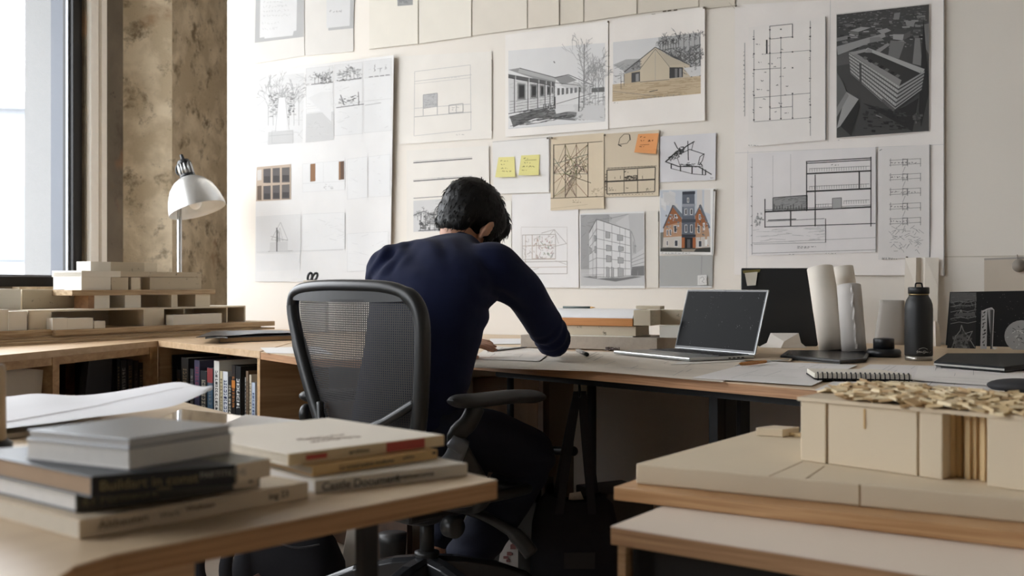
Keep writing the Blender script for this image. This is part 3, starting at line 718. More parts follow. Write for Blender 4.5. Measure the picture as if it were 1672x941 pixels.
# ---- ink sketch of a structure
s = Sheet([(1078, 223), (1169, 217), (1168, 294), (1078, 298)], (216, 215, 218), seed=18, off=.004, curl=(0, .003, 0, .0))
c = 62
s.pl_([(1087, 264), (1094, 258), (1104, 248), (1112, 244)], 2.2, c); s.pl_([(1086, 264), (1108, 272), (1140, 272), (1162, 285)], 1.7, c); s.pl_([(1101, 232), (1106, 242), (1114, 248)], 1.6, c); s.pl_([(1112, 246), (1122, 238), (1134, 231)], 1.8, c); s.pl_([(1110, 252), (1126, 244), (1150, 252)], 1.2, c)
s.pl_([(1110, 250), (1106, 258), (1110, 270)], 1.0, 90); s.pl_([(1140, 268), (1143, 256), (1150, 251), (1147, 262), (1142, 270)], 1.2, 80); s.line((1123, 230), (1124, 262), 1.4, c); s.line((1132, 233), (1129, 246), 1.0, c)
for x, y0, y1 in ((1096, 267, 275), (1111, 270, 280), (1130, 271, 284), (1147, 274, 286), (1152, 277, 286)): s.line((x, y0), (x, y1), 2.0, c)
s.pl_([(1095, 275), (1111, 279), (1130, 284), (1152, 286)], 1.0, 90); s.hatch([(1090, 258), (1112, 244), (1114, 254), (1094, 264)], 50, 60, .9, 4, 1.0); s.hatch([(1108, 266), (1144, 266), (1150, 274), (1110, 272)], 40, 66, .9, 5)
s.blot([(1108, 240), (1120, 238), (1120, 250), (1108, 252)], 14, 40, 90, 3, .4); s.scrib(1160, 289, 1166, 292, 1, 110, .8, 2)
s.done('drawing_sheet', 'small white sheet with a loose black ink sketch of a bridge-like frame', 'drawing', PIN)

# ---- house section sketch in orange-grey pencil
s = Sheet([(836, 318), (944, 314), (945, 470), (836, 470)], (231, 229, 228), seed=19, off=.0038, curl=(0, 0, 0, .003))
c = (172, 166, 160); o = (188, 174, 162)
s.rect(851, 371, 926, 447, .5, (196, 190, 184)); s.pl_([(853, 384), (907, 383), (907, 423), (853, 424)], 1.0, c, True); s.line((869, 384), (869, 424), 1.2, o); s.line((853, 402), (907, 400), 1.0, o); s.line((870, 423), (907, 423), 1.6, o)
s.pl_([(884, 381), (905, 375), (925, 398), (903, 403)], .8, c); s.line((905, 375), (897, 384), .7, c); s.line((905, 376), (912, 398), .6, c); s.pl_([(850, 428), (926, 427), (926, 447), (850, 448)], 1.0, c, True); s.line((850, 437), (926, 436), .9, o); s.line((858, 384), (858, 436), .9, o); s.line((877, 386), (875, 424), .8, o); s.line((850, 447), (880, 438), .6, c)
R = random.Random(8)
for k in range(60):
    x, y = R.uniform(872, 904), R.uniform(386, 421); s.pl_([(x, y), (x + R.uniform(-4, 4), y + R.uniform(-4, 4)), (x + R.uniform(-4, 4), y + R.uniform(-5, 5))], .7, (166 + R.randint(-20, 20), 154 + R.randint(-12, 14), 146))
for k in range(18): x, y = R.uniform(854, 866), R.uniform(386, 420); s.line((x, y), (x + R.uniform(-4, 6), y + R.uniform(-8, 8)), .6, c)
s.line((907, 426), (925, 432), .6, c); s.scrib(878, 450, 884, 452, 1, 180, .6, 3)
s.done('drawing_sheet', 'white sheet with a fine orange-grey pencil section of a house', 'drawing', PIN)

# ---- grey office block drawing
s = Sheet([(946, 349), (1052, 345), (1053, 471), (947, 471)], (226, 225, 223), seed=20, off=.005, curl=(0, .003, 0, .0))
q = [(948, 351), (1051, 348), (1052, 467), (948, 467)]; s.quad(q, 186)
s.quad([(948, 351), (995, 350), (995, 440), (948, 440)], 160); s.hatch([(948, 351), (1000, 350), (990, 440), (948, 440)], 60, 150, .7, 3)
s.quad([(948, 446), (1052, 446), (1052, 467), (948, 467)], 190); s.quad([(950, 452), (1005, 460), (1050, 452), (1010, 450)], 120); s.quad([(952, 449), (1006, 456), (1042, 450), (1000, 447)], 176)
# main block: narrow shaded face, wide face
s.quad([(962, 380), (974, 359), (974, 454), (962, 452)], 204); s.quad([(974, 358), (1028, 376), (1030, 452), (974, 455)], 214)
s.quad([(1005, 364), (1026, 350), (1028, 376), (1012, 371)], 198); s.quad([(1028, 376), (1031, 377), (1032, 452), (1030, 452)], 160)
for k in range(7): t = k / 6.0; s.line((974, 358 + t * 95), (1029, 376 + t * 76), .8, 128); s.line((962, 381 + t * 70), (974, 358 + t * 95), .8, 132)
for x in (986, 999, 1012, 1021): s.line((x, 362 + (x - 986) * .33), (x, 454 - (x - 974) * .05), .7, 140)
s.line((968, 370), (968, 453), .6, 140)
for x, y, w_, h_ in ((989, 378, 7, 11), (1008, 383, 9, 10), (990, 400, 8, 10), (1010, 402, 8, 8), (990, 417, 8, 11), (1009, 420, 9, 10), (990, 436, 5, 17), (998, 436, 4, 17), (1009, 437, 9, 15), (970, 384, 3, 10), (971, 402, 3, 11), (963, 404, 3, 10)): s.quad([(x, y), (x + w_, y + 1.5), (x + w_, y + h_), (x, y + h_)], 168); s.pl_([(x, y), (x + w_, y + 1.5), (x + w_, y + h_), (x, y + h_)], .6, 100, True)
s.quad([(1032, 418), (1051, 406), (1052, 436), (1032, 440)], 196); s.quad([(1032, 436), (1052, 434), (1052, 450), (1030, 451)], 118); 
for k in range(5): s.line((1032 + k * 4.5, 437), (1032 + k * 4.5, 450), 1.0, 190)
for k in range(4): s.line((1031, 424 + k * 5), (1052, 414 + k * 7), .7, 130)
s.pl_([(1031, 378), (1036, 392), (1038, 416)], .7, 130); s.pl_([(962, 380), (974, 358), (1028, 376)], 1.0, 96); s.line((974, 358), (974, 455), 1.0, 110); s.pl_([(974, 360), (1000, 356), (1026, 350)], .7, 130); s.blot([(1033, 392), (1040, 392), (1040, 415), (1033, 416)], 10, 130, 180, 3, .4)
s.done('drawing_sheet', 'grey print of a pale six-storey corner building in pencil', 'drawing', PIN)

# ---- coloured town house print, grey card beneath
s = Sheet([(1077, 310), (1168, 308), (1165, 417), (1077, 415)], (226, 225, 222), seed=21, off=.005, curl=(0, .006, .0, .0))
q = [(1078, 311), (1160, 310), (1160, 412), (1078, 411)]; s.quad(q, (190, 196, 204)); s.blot([(1078, 311), (1112, 311), (1112, 350), (1078, 352)], 18, 200, 218, 4, .5)
s.quad([(1138, 310), (1160, 310), (1160, 350), (1138, 340)], (208, 204, 200)); s.quad([(1078, 404), (1160, 404), (1160, 412), (1078, 411)], (62, 62, 58)); s.quad([(1078, 380), (1090, 378), (1090, 405), (1078, 406)], (120, 118, 112))
BR = (150, 98, 66)
s.quad([(1084, 372), (1099, 335), (1113, 352), (1113, 384)], BR); s.quad([(1084, 372), (1113, 384), (1113, 405), (1082, 404)], (196, 190, 182)); s.quad([(1084, 370), (1113, 362), (1113, 386), (1083, 388)], (178, 140, 112))
s.quad([(1135, 352), (1143, 334), (1157, 368), (1135, 384)], BR); s.quad([(1135, 372), (1157, 366), (1160, 404), (1135, 406)], (176, 142, 116)); s.quad([(1135, 388), (1160, 386), (1160, 404), (1135, 405)], (196, 190, 184))
s.quad([(1097, 336), (1101, 335), (1116, 352), (1112, 356)], (112, 118, 126)); s.quad([(1141, 335), (1145, 335), (1160, 372), (1156, 374)], (104, 108, 116)); s.line((1083, 373), (1099, 335), 2.0, (84, 84, 88)); s.line((1144, 334), (1135, 352), 1.8, (100, 104, 110))
s.quad([(1114, 314), (1134, 312), (1135, 404), (1113, 405)], (96, 102, 112)); s.quad([(1116, 338), (1134, 337), (1134, 352), (1116, 353)], (124, 130, 140)); s.quad([(1114, 313), (1135, 312), (1135, 317), (1114, 318)], (60, 64, 72)); s.quad([(1114, 333), (1135, 333), (1135, 337), (1114, 338)], (146, 150, 158)); s.quad([(1113, 358), (1136, 358), (1136, 363), (1113, 364)], (70, 74, 82)); s.quad([(1113, 383), (1136, 383), (1136, 387), (1113, 388)], (56, 58, 64))
for x, y, w_, h_ in ((1122, 323, 3, 8), (1118, 341, 4, 10), (1127, 341, 4, 10), (1118, 367, 4, 13), (1127, 367, 4, 13), (1101, 350, 4, 6), (1100, 368, 5, 12), (1088, 375, 3, 10), (1093, 374, 3, 11), (1101, 392, 6, 11), (1088, 393, 3, 9), (1139, 368, 4, 13), (1148, 364, 3, 12), (1140, 393, 6, 11), (1151, 391, 4, 11), (1141, 350, 3, 9)):
    s.quad([(x, y), (x + w_, y), (x + w_, y + h_), (x, y + h_)], (222, 222, 220)); s.quad([(x + .8, y + .8), (x + w_ - .6, y + .8), (x + w_ - .6, y + h_ - 1), (x + .8, y + h_ - 1)], (70, 72, 78))
s.quad([(1113, 388), (1118, 388), (1118, 405), (1113, 405)], (164, 100, 62)); s.quad([(1131, 388), (1136, 388), (1136, 405), (1131, 405)], (164, 100, 62)); s.quad([(1118, 388), (1131, 388), (1131, 405), (1118, 405)], (38, 36, 38)); s.quad([(1122, 391), (1127, 391), (1127, 405), (1122, 405)], (90, 88, 90)); s.quad([(1112, 407), (1136, 407), (1133, 411), (1114, 411)], (150, 140, 128))
s.blot([(1084, 350), (1112, 342), (1112, 384), (1084, 388)], 26, 90, 200, 6, .12); s.blot([(1136, 350), (1158, 356), (1158, 388), (1136, 388)], 18, 80, 200, 7, .14)
s.scrib(1080, 412, 1150, 415, 1, 130, .7, 3); s.line((1165, 310), (1163, 416), 1.0, 150)
s.done('print', 'coloured print of a brick town house with a dark central tower', 'picture', PIN)
s = Sheet([(1077, 418), (1164, 417), (1163, 470), (1077, 470)], (172, 173, 171), seed=22, off=.004); s.line((1146, 418), (1145, 448), 1.6, 156); s.box(1077, 468, 1163, 470, 222)
s.done('card', 'plain grey card under the town house print', 'card', PIN)
s = Sheet([(1139, 450), (1154, 449), (1154, 465), (1139, 466)], (226, 226, 224), seed=23, off=.0075); s.pl_([(1143, 455), (1147, 452), (1150, 456), (1146, 460), (1150, 462)], .8, 160); s.rect(1142, 452, 1152, 463, .4, 190)
s.done('paper_note', 'small white square note on the grey card', 'note', PIN)
s = Sheet([(1054, 345), (1075, 344), (1075, 470), (1054, 471)], (226, 221, 212), seed=24, off=.0032); s.line((1075, 346), (1075, 362), 1.0, 110); s.done('paper_sheet', 'narrow blank sheet between the grey office block print and the town house print', 'paper', PIN)

# ---- big board at the right with four prints
s = Sheet([(1200, 8), (1541, -10), (1541, 450), (1199, 449)], (240, 235, 231), seed=25, off=.004, curl=(.004, .007, .0, .007), wob=.0012)
s.line((1216, 70), (1216, 190), 1.2, 170); s.scrib(1214, 80, 1217, 186, 14, 130, .8, 5)
s.line((1541, -10), (1541, 450), 1.2, 168); s.line((1356, 0), (1352, 232), .8, 200); s.line((1200, 250), (1541, 236), .7, 205); s.line((1221, 246), (1219, 446), .6, 206)
s.done('presentation_board', 'big white board bearing an aerial photo, a plan, a section and a strip of details', 'drawing', PIN)
P4 = 'prints taped onto the big white board'
s = Sheet([(1222, 45), (1348, 27), (1348, 229), (1222, 240)], (238, 234, 230), seed=26, off=.0105)
k = 118
def gy(x, y): return y - (x - 1230) * .05
s.line((1231, 49), (1231, 199), .8, 130); s.line((1323, 34), (1323, 222), .8, 130); s.line((1231, 199), (1325, 192), .7, k); s.line((1256, 43), (1294, 39), 1.0, 90); s.line((1294, 39), (1294, 60), 1.2, 90)
s.line((1257, 43), (1257, 196), 1.1, 100); s.line((1275, 60), (1275, 195), .9, 120); s.line((1252, 65), (1252, 88), 2.6, 70); s.line((1257, 64), (1294, 60), .9, 100); s.line((1252, 88), (1323, 82), .7, 130); s.line((1231, 114), (1276, 111), .8, 110); s.line((1231, 160), (1323, 152), .8, 120); s.line((1257, 177), (1294, 174), .8, 110); s.line((1294, 153), (1294, 192), 1.0, 100)
for x in (1231, 1257, 1275, 1294, 1323):
    for y in (50, 64, 88, 114, 156, 176, 196): 
        if (x + y) % 3: s.quad([(x - 1.2, gy(x, y) - 1), (x + 1.2, gy(x, y) - 1), (x + 1.2, gy(x, y) + 1), (x - 1.2, gy(x, y) + 1)], 70)
for i in range(22): x = 1234 + (i * 29) % 56; y = 70 + (i * 37) % 118; s.scrib(x, y, x + 8, y + 4, 1, 100, .9, i)
for i in range(5): s.scrib(1229, 58 + i * 30, 1232, 66 + i * 30, 2, 90, .8, i); s.scrib(1321, 58 + i * 34, 1325, 66 + i * 34, 2, 90, .8, i)
s.scrib(1222, 236, 1246, 239, 1, 120, .7, 4); s.line((1348, 27), (1348, 229), 1.2, 130)  # last line paints the shadow along the plan's right edge
s.done('drawing_sheet', 'tall plan print of thin grid lines beside the aerial photo', 'drawing', P4)
s = Sheet([(1365, 22), (1518, 5), (1518, 215), (1365, 226)], (226, 222, 218), seed=27, off=.0115)
Q = [(1366, 24), (1517, 7), (1517, 214), (1366, 225)]; s.quad(Q, 76)
s.blot([(1366, 24), (1517, 7), (1517, 34), (1366, 50)], 240, 54, 160, 3, .04); s.blot([(1366, 40), (1517, 24), (1517, 76), (1386, 84)], 140, 50, 150, 33, .04); s.blot([(1366, 36), (1517, 20), (1517, 70), (1366, 84)], 90, 44, 160, 4, .09)
for q, c in (([(1366, 76), (1444, 54), (1446, 60), (1368, 90)], 150), ([(1388, 50), (1406, 44), (1422, 45), (1402, 52)], 156), ([(1388, 50), (1402, 52), (1402, 58), (1388, 55)], 110), ([(1432, 50), (1448, 46), (1455, 50), (1440, 56)], 150), ([(1455, 56), (1462, 46), (1487, 50), (1486, 56)], 80), ([(1458, 56), (1476, 56), (1474, 66), (1458, 64)], 160), ([(1476, 56), (1487, 50), (1486, 60), (1474, 66)], 96),
             ([(1454, 66), (1478, 68), (1468, 96), (1450, 92)], 118), ([(1366, 92), (1388, 82), (1388, 104), (1366, 108)], 92), ([(1430, 82), (1450, 70), (1452, 74), (1436, 86)], 140), ([(1494, 62), (1502, 62), (1506, 108), (1490, 104)], 128), ([(1508, 40), (1517, 38), (1517, 90), (1512, 80)], 120), ([(1478, 34), (1494, 34), (1492, 44), (1480, 42)], 140), ([(1420, 62), (1436, 60), (1444, 66), (1420, 70)], 130), ([(1366, 62), (1384, 58), (1384, 64), (1366, 68)], 130), ([(1460, 22), (1470, 20), (1468, 32), (1459, 32)], 130), ([(1508, 28), (1500, 180), (1504, 208), (1517, 150)], 52)):
    s.quad(q, c)
s.quad([(1386, 100), (1408, 118), (1408, 130), (1388, 118)], 84); s.quad([(1408, 168), (1462, 184), (1500, 160), (1490, 215)], 52)
# main slab block
s.quad([(1386, 86), (1417, 79), (1510, 116), (1468, 141)], 62); s.quad([(1386, 86), (1392, 84), (1472, 131), (1468, 141)], 138)
s.quad([(1412, 81), (1417, 78), (1510, 113), (1506, 121)], 170); s.quad([(1417, 79), (1424, 82), (1424, 86), (1412, 86)], 140); s.quad([(1386, 86), (1412, 80), (1416, 84), (1392, 90)], 150)
for i in range(7): t = i / 7; x = 1412 + 62 * t; y = 92 + 34 * t; s.quad([(x, y), (x + 5, y + 2), (x + 1, y + 6), (x - 4, y + 3)], 46 if i % 2 else 104)
F1 = [(1386, 87), (1468, 141), (1460, 184), (1389, 120)]; F2 = [(1468, 141), (1510, 116), (1504, 150), (1460, 184)]
s.quad(F1, 176); s.quad(F2, 150)
for i in range(6):
    v0 = i / 6 + .09; v1 = i / 6 + .155
    s.quad([s.patch(F1, 0, v0), s.patch(F1, 1, v0), s.patch(F1, 1, v1), s.patch(F1, 0, v1)], 88); s.quad([s.patch(F2, 0, v0), s.patch(F2, 1, v0), s.patch(F2, 1, v1), s.patch(F2, 0, v1)], 66)
s.quad([s.patch(F1, 0.2, .1), s.patch(F1, .25, .1), s.patch(F1, .25, 1), s.patch(F1, .2, 1)], 80); s.quad([s.patch(F1, .72, .85), s.patch(F1, 1, .85), s.patch(F1, 1, 1), s.patch(F1, .72, 1)], 92); s.quad([s.patch(F2, 0, .88), s.patch(F2, 1, .9), s.patch(F2, 1, 1), s.patch(F2, 0, 1)], 60)
for i in range(22): u = (i + .5) / 22; s.line(s.patch(F1, u, .02), s.patch(F1, u, .98), .5, 110)
# left foreground roof
s.quad([(1366, 118), (1376, 134), (1382, 150), (1366, 176)], 104); s.quad([(1382, 150), (1402, 162), (1372, 206), (1366, 210)], 158); s.quad([(1366, 176), (1382, 150), (1386, 156), (1366, 192)], 136); s.quad([(1402, 162), (1404, 174), (1390, 222), (1372, 206)], 50)
s.blot([(1410, 170), (1490, 180), (1490, 214), (1400, 220)], 60, 42, 74, 6, .12); s.line((1430, 188), (1440, 192), 1.6, 130); s.blot([(1488, 186), (1510, 180), (1510, 202), (1488, 206)], 14, 60, 110, 7, .3)
s.scrib(1368, 228, 1376, 230, 1, 130, .6, 3); s.done('photograph', 'large dark aerial photo of a long slab apartment block', 'picture', P4)
s = Sheet([(1222, 251), (1430, 240), (1430, 412), (1222, 418)], (230, 227, 227), seed=28, off=.0105)
K = 62
def ln(x0, y0, x1, y1, w=1.0, c=K): s.line((x0, y0), (x1, y1), w, c)
s.quad([(1262, 323), (1318, 319), (1318, 343), (1262, 346)], 150); s.hatch([(1262, 323), (1318, 319), (1318, 343), (1262, 346)], 40, 116, .7, 4); s.pl_([(1262, 323), (1318, 319), (1318, 343), (1262, 346)], 1.3, 60, True)
ln(1316, 264, 1423, 258, 1.6); ln(1316, 267, 1423, 261, 1.4); ln(1316, 284, 1423, 279, 2.4); ln(1316, 313, 1423, 308, 2.6); ln(1248, 346, 1423, 338, 2.6); ln(1248, 343, 1423, 335, .8)
ln(1317, 264, 1317, 345, 1.7); ln(1422, 256, 1422, 370, 1.6); ln(1331, 285, 1331, 370, 1.6); ln(1403, 281, 1403, 309, 2.2); ln(1291, 345, 1291, 370, 2.2); ln(1249, 325, 1249, 372, 1.7); ln(1331, 345, 1331, 370, 2.0); ln(1348, 357, 1348, 396, 1.2); ln(1248, 371, 1430, 365, 1.5, 84)
ln(1252, 362, 1346, 357, .8, 96); ln(1254, 360, 1300, 358, 1.6, 80); ln(1228, 258, 1228, 416, .7, 130); ln(1291, 252, 1291, 320, .5, 168); ln(1262, 254, 1262, 322, .5, 168); ln(1228, 397, 1430, 388, .6, 150); ln(1228, 414, 1430, 408, .7, 130); ln(1348, 396, 1231, 399, .8, 150)
for (x0, x1, y) in ((1322, 1420, 281), (1322, 1420, 310), (1332, 1358, 340), (1378, 1420, 336)):
    for i in range(int((x1 - x0) / 4)): ln(x0 + i * 4, y - (x0 + i * 4 - 1316) * .04, x0 + i * 4, y - 6 - (x0 + i * 4 - 1316) * .04, .6, 130)
    ln(x0, y - 5 - (x0 - 1316) * .045, x1, y - 5 - (x1 - 1316) * .045, .7, 120)
s.quad([(1359, 324), (1374, 323), (1374, 340), (1359, 341)], 170); s.pl_([(1359, 324), (1374, 323), (1374, 340), (1359, 341)], .9, 90, True); s.scrib(1357, 268, 1376, 271, 1, 90, .9, 3)
for i in range(12): ln(1264 + i * 4.5, 342, 1264 + i * 4.5, 333 + (i * 5) % 7, 1.2, 76)
s.blot([(1231, 346), (1248, 344), (1248, 370), (1231, 372)], 30, 130, 190, 5, .2); s.scrib(1302, 402, 1336, 406, 2, 90, .9, 6)
for i in range(9): s.scrib(1226, 270 + i * 16, 1230, 276 + i * 16, 1, 90, .8, i)
s.scrib(1288, 415, 1304, 416, 1, 120, .6, 3); s.scrib(1348, 413, 1376, 415, 1, 120, .6, 4); s.hatch([(1228, 374), (1348, 368), (1348, 395), (1228, 397)], 40, 190, .6, 9); ln(1430, 240, 1430, 412, 1.0, 170)  # line at the right edge is the section sheet's painted edge shadow
s.done('drawing_sheet', 'wide section print of a stacked building with heavy floor slabs', 'drawing', P4)
s = Sheet([(1434, 242), (1518, 236), (1518, 420), (1434, 424)], (228, 225, 223), seed=29, off=.0125)
for i in range(5):
    y = 262 + i * 24
    s.line((1452, y), (1504, y - 3), .7, 130); s.line((1452, y + 8), (1504, y + 5), .7, 130)
    for x in (1454, 1474, 1482, 1503): s.line((x, y - 3), (x, y + 10), .8, 110)
    s.scrib(1454, y + 1, 1500, y + 6, 1, 100, .9, i); s.line((1478, y + 10), (1474, y + 20), .6, 130); s.rect(1474, y - 2, 1481, y + 8, .7, 110)
R = random.Random(4)
for k_ in range(60): x, y = R.uniform(1454, 1502), R.uniform(372, 410); s.line((x, y), (x + R.uniform(-9, 9), y + R.uniform(-7, 7)), .6, 140)
s.scrib(1440, 421, 1470, 424, 2, 100, .8, 8); s.line((1518, 236), (1518, 420), 1.2, 140); s.line((1436, 246), (1440, 244), 1, 110)  # long line down the right edge is a painted paper-edge shadow
s.done('drawing_sheet', 'slim print of small repeated details beside the wide section', 'drawing', P4)
# wall seam and the board with a round knob at the right edge
s = Sheet([(1607, 422), (1720, 418), (1720, 486), (1607, 487)], (206, 194, 178), seed=30, off=.006, wob=.001); s.quad([(1607, 422), (1720, 418), (1720, 421), (1607, 425)], (170, 164, 158))
pb = s.done('pin_board', 'pinkish card hanging at the edge of the wall with a string and round knob', 'card', PIN)
kn = MB(); kp = W(1664, 434, .012); kn.lathe([(.0, .022), (.018, .02), (.026, .008), (.024, 0), (.0, -.001)], kp, WP.n, 20)
kn.tube([W(1661, 416, .012), W(1662, 424, .014), W(1664, 430, .018)], .0022, 6)
build(kn, 'knob', pm('grey_knob', (132, 124, 114), .7), pb, smooth=True)
sm = MB(); sm.extr([W(1541, 419, .0), W(1760, 416, .0), W(1760, 418.5, .0), W(1541, 420.2, .0)], WP.n * .002)
struct(sm, 'trim_5', pm('wall_seam', (196, 188, 174), .8), 'thin panel joint across the wall')
# map pins at sheet corners
M_pin = pm('steel_pin', (120, 112, 100), .35, metal=.7)
pins = [((1150, 13), 'pin at the upper corner of the barn drawing'), ((994, 36), 'pin between the station drawing and the barn drawing'), ((1202, 10), 'pin at the top corner of the big white board'),
        ((988, 221), 'pin at the corner of the beige box section'), ((1167, 311), 'pin at the top corner of the town house print'), ((895, 226), 'pin at the corner of the sticky note sheet'), ((902, 226), 'pin at the corner of the beige truss sketch'), ((1481, 421), 'pin under the strip of details')]
for (x, y), lb in pins:
    m = MB(); m.lathe([(.0028, .0), (.0028, .004), (.0052, .006), (.0052, .008), (0, .0095)], W(x, y, .0105 if x < 1200 else .013), WP.n, 10)
    solo(m, 'push_pin', M_pin, 'small dark ' + lb, 'pin', 'pins in the wall drawings', smooth=True)
# ================================================================ CABINETS, MODEL AND LAMP AT THE LEFT
M_ply = wood('birch_ply', (166, 131, 92), (198, 163, 122), 0.7, (3, 40, 40), .5)
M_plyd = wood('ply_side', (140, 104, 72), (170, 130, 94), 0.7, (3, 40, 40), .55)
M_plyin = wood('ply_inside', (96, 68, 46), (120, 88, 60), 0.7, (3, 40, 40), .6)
M_edge = wood('ply_edge', (184, 148, 108), (210, 176, 136), 0.7, (6, 6, 240), .5)
M_top = wood('worktop_ply', (190, 158, 122), (214, 186, 152), 0.75, (3, 30, 30), .42)
TT = 0.026
def wall_hit(px, off): p = W(px, 500, off); return xy(p)
# mid cabinet
mA, mB_ = xy(G(258, 556.5, ZD)), xy(G(424.5, 574.0, ZD))
mT = (mB_ - mA).normalized(); mN = V((-mT.y, mT.x, 0))
if mN.y < 0: mN = -mN
# left cabinet: from the corner back along the window wall
lB = mA + mT * 0.0; lA = xy(G(-330, 0, ZD)) if False else xy(G(0, 580.5, ZD))
lT = (lB - lA).normalized(); lA2 = lA - lT * 2.2
def box_dir(mb, o, t, n, s0, s1, d0, d1, z0, z1):
    """box spanning s0..s1 along t and d0..d1 along n from o"""
    mb.hexa([V((*(o + t * a + n * b)[:2], z)) for z in (z0, z1) for a, b in (((s0, d0), (s1, d0), (s1, d1), (s0, d1)) if t.cross(n).z > 0 else ((s0, d0), (s0, d1), (s1, d1), (s1, d0)))])
# --- middle cabinet
Lm = (mB_ - mA).length
cab = thing('bookcase', 'birch ply bookcase full of books in the corner under the worktop', 'bookcase', mA + mT * Lm / 2)
DPT = 0.36; SH = 0.36
tb = MB()
wl0, wl1 = W(372, 500, .004), W(545, 500, .004)
tb.prism([mA, mB_, mB_ + mN * 0.0 + mT * 0.0, xy(wl1), xy(W(440, 500, .004)), xy(wl0), mA + mN * .95 - mT * .2], ZD - TT, ZD)
build(tb, 'top_panel', [M_top], cab, bevel=.001)
for s0 in (0.0, Lm - .022):
    m = MB(); box_dir(m, mA, mT, mN, s0, s0 + .022, 0, DPT, 0.0, ZD - TT - .0015); build(m, 'side_panel', M_ply, cab)
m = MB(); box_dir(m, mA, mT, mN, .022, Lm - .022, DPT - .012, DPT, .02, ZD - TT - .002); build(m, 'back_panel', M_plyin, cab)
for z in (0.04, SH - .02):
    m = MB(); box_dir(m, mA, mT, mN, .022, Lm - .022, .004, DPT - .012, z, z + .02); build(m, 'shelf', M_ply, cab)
# books: (x0, x1, top y in the picture, spine colour, second colour, label)
BK = [(266, 272, 578, (24, 24, 26), (120, 112, 100), 'black spine with white dots, first against the corner post'),
      (272.5, 280, 579, (22, 22, 25), (110, 100, 84), 'black spine, second from the corner post'),
      (280.5, 288.5, 598, (28, 27, 27), (140, 116, 80), 'short black book with tan marks near the corner post'),
      (289, 295, 604, (30, 28, 28), (120, 96, 70), 'short dark book with pale letters near the corner post'),
      (296, 307.5, 584.5, (44, 42, 40), (150, 132, 104), 'wide charcoal book with tan panel'),
      (309, 316, 602.5, (66, 66, 68), (150, 146, 140), 'slim grey book left of the violet one'),
      (316.5, 326, 588.5, (76, 74, 96), (150, 70, 92), 'tall violet-grey book with pink lettering'),
      (327, 337.5, 606, (42, 44, 48), (170, 160, 140), 'dark grey book right of the violet one'),
      (338.5, 347.5, 601, (56, 82, 102), (130, 132, 130), 'blue book with red head band'),
      (348.5, 358, 589.5, (216, 214, 206), (20, 20, 22), 'tall white book with black lettering'),
      (358.5, 363.5, 606, (196, 184, 150), (96, 84, 60), 'low cream book beside the tall white one'),
      (364, 372, 607, (206, 208, 210), (24, 40, 84), 'white book with navy lettering'),
      (372.5, 378, 616, (24, 24, 26), (210, 206, 190), 'low black book with white marks'),
      (378.5, 384, 596.5, (30, 24, 22), (190, 120, 60), 'black book with orange lettering'),
      (384.5, 393, 598, (20, 20, 22), (206, 206, 204), 'wide black book with white lettering'),
      (395, 401, 616, (210, 208, 204), (60, 64, 90), 'low white book between black and brown ones'),
      (401.5, 405.5, 606, (112, 92, 72), (70, 56, 44), 'slim brown book'),
      (406, 410.5, 612, (202, 190, 168), (80, 70, 60), 'slim beige book second from the end'),
      (411, 416.5, 625, (176, 186, 200), (50, 70, 110), 'low pale blue book last in the row')]
def M_book(c): return pm('book_%d_%d_%d' % tuple(c), c, .45, n=30, amt=.05)
M_page = pm('book_pages', (206, 198, 182), .8, n=60, amt=.06)
def book_up(o, t, n, s0, s1, dep0, depth, z0, h, c1, c2, label, group, seed, lean=0.0, band=None):
    R = random.Random(seed)
    root = thing('book', label, 'book', V((*(o + t * (s0 + s1) / 2 + n * (dep0 + depth / 2))[:2], z0)), group)
    m = MB(); w = s1 - s0; cv = min(.0025, w * .12)
    box_dir(m, o, t, n, s0, s0 + cv, dep0, dep0 + depth, z0, z0 + h); box_dir(m, o, t, n, s1 - cv, s1, dep0, dep0 + depth, z0, z0 + h)
    box_dir(m, o, t, n, s0, s1, dep0, dep0 + cv, z0, z0 + h); build(m, 'cover', M_book(c1), root)
    m = MB(); box_dir(m, o, t, n, s0 + cv, s1 - cv, dep0 + cv, dep0 + depth - .004, z0 + .003, z0 + h - .003); build(m, 'page_block', M_page, root)
    # title marks on the spine: small letter strokes stacked down it
    m = MB(); z = z0 + h * R.uniform(.82, .93); lo = z0 + h * R.uniform(.3, .5); wd = w * R.uniform(.4, .6)
    while z > lo:
        lh = R.uniform(.006, .013); a = (s0 + s1) / 2
        box_dir(m, o, t, n, a - wd / 2, a - wd / 2 + wd * .25, dep0 - .0004, dep0, z - lh, z)
        box_dir(m, o, t, n, a - wd / 2, a + wd / 2 * R.choice((.2, 1)), dep0 - .0004, dep0, z - lh * R.choice((.3, 1.0)), z - lh * R.choice((.0, .7)) )
        box_dir(m, o, t, n, a + wd / 2 - wd * .25, a + wd / 2, dep0 - .0004, dep0, z - lh * R.choice((.6, 1)), z)
        z -= lh + R.uniform(.002, .006)
    build(m, 'spine_title', M_book(c2), root)
    if band:
        m = MB(); box_dir(m, o, t, n, s0, s1, dep0 - .0007, dep0 - .0003, z0 + h * band[0], z0 + h * band[1]); build(m, 'spine_band', M_book(band[2]), root)
    return root
FrontM = Plane(mA, mB_)
last_s = .023
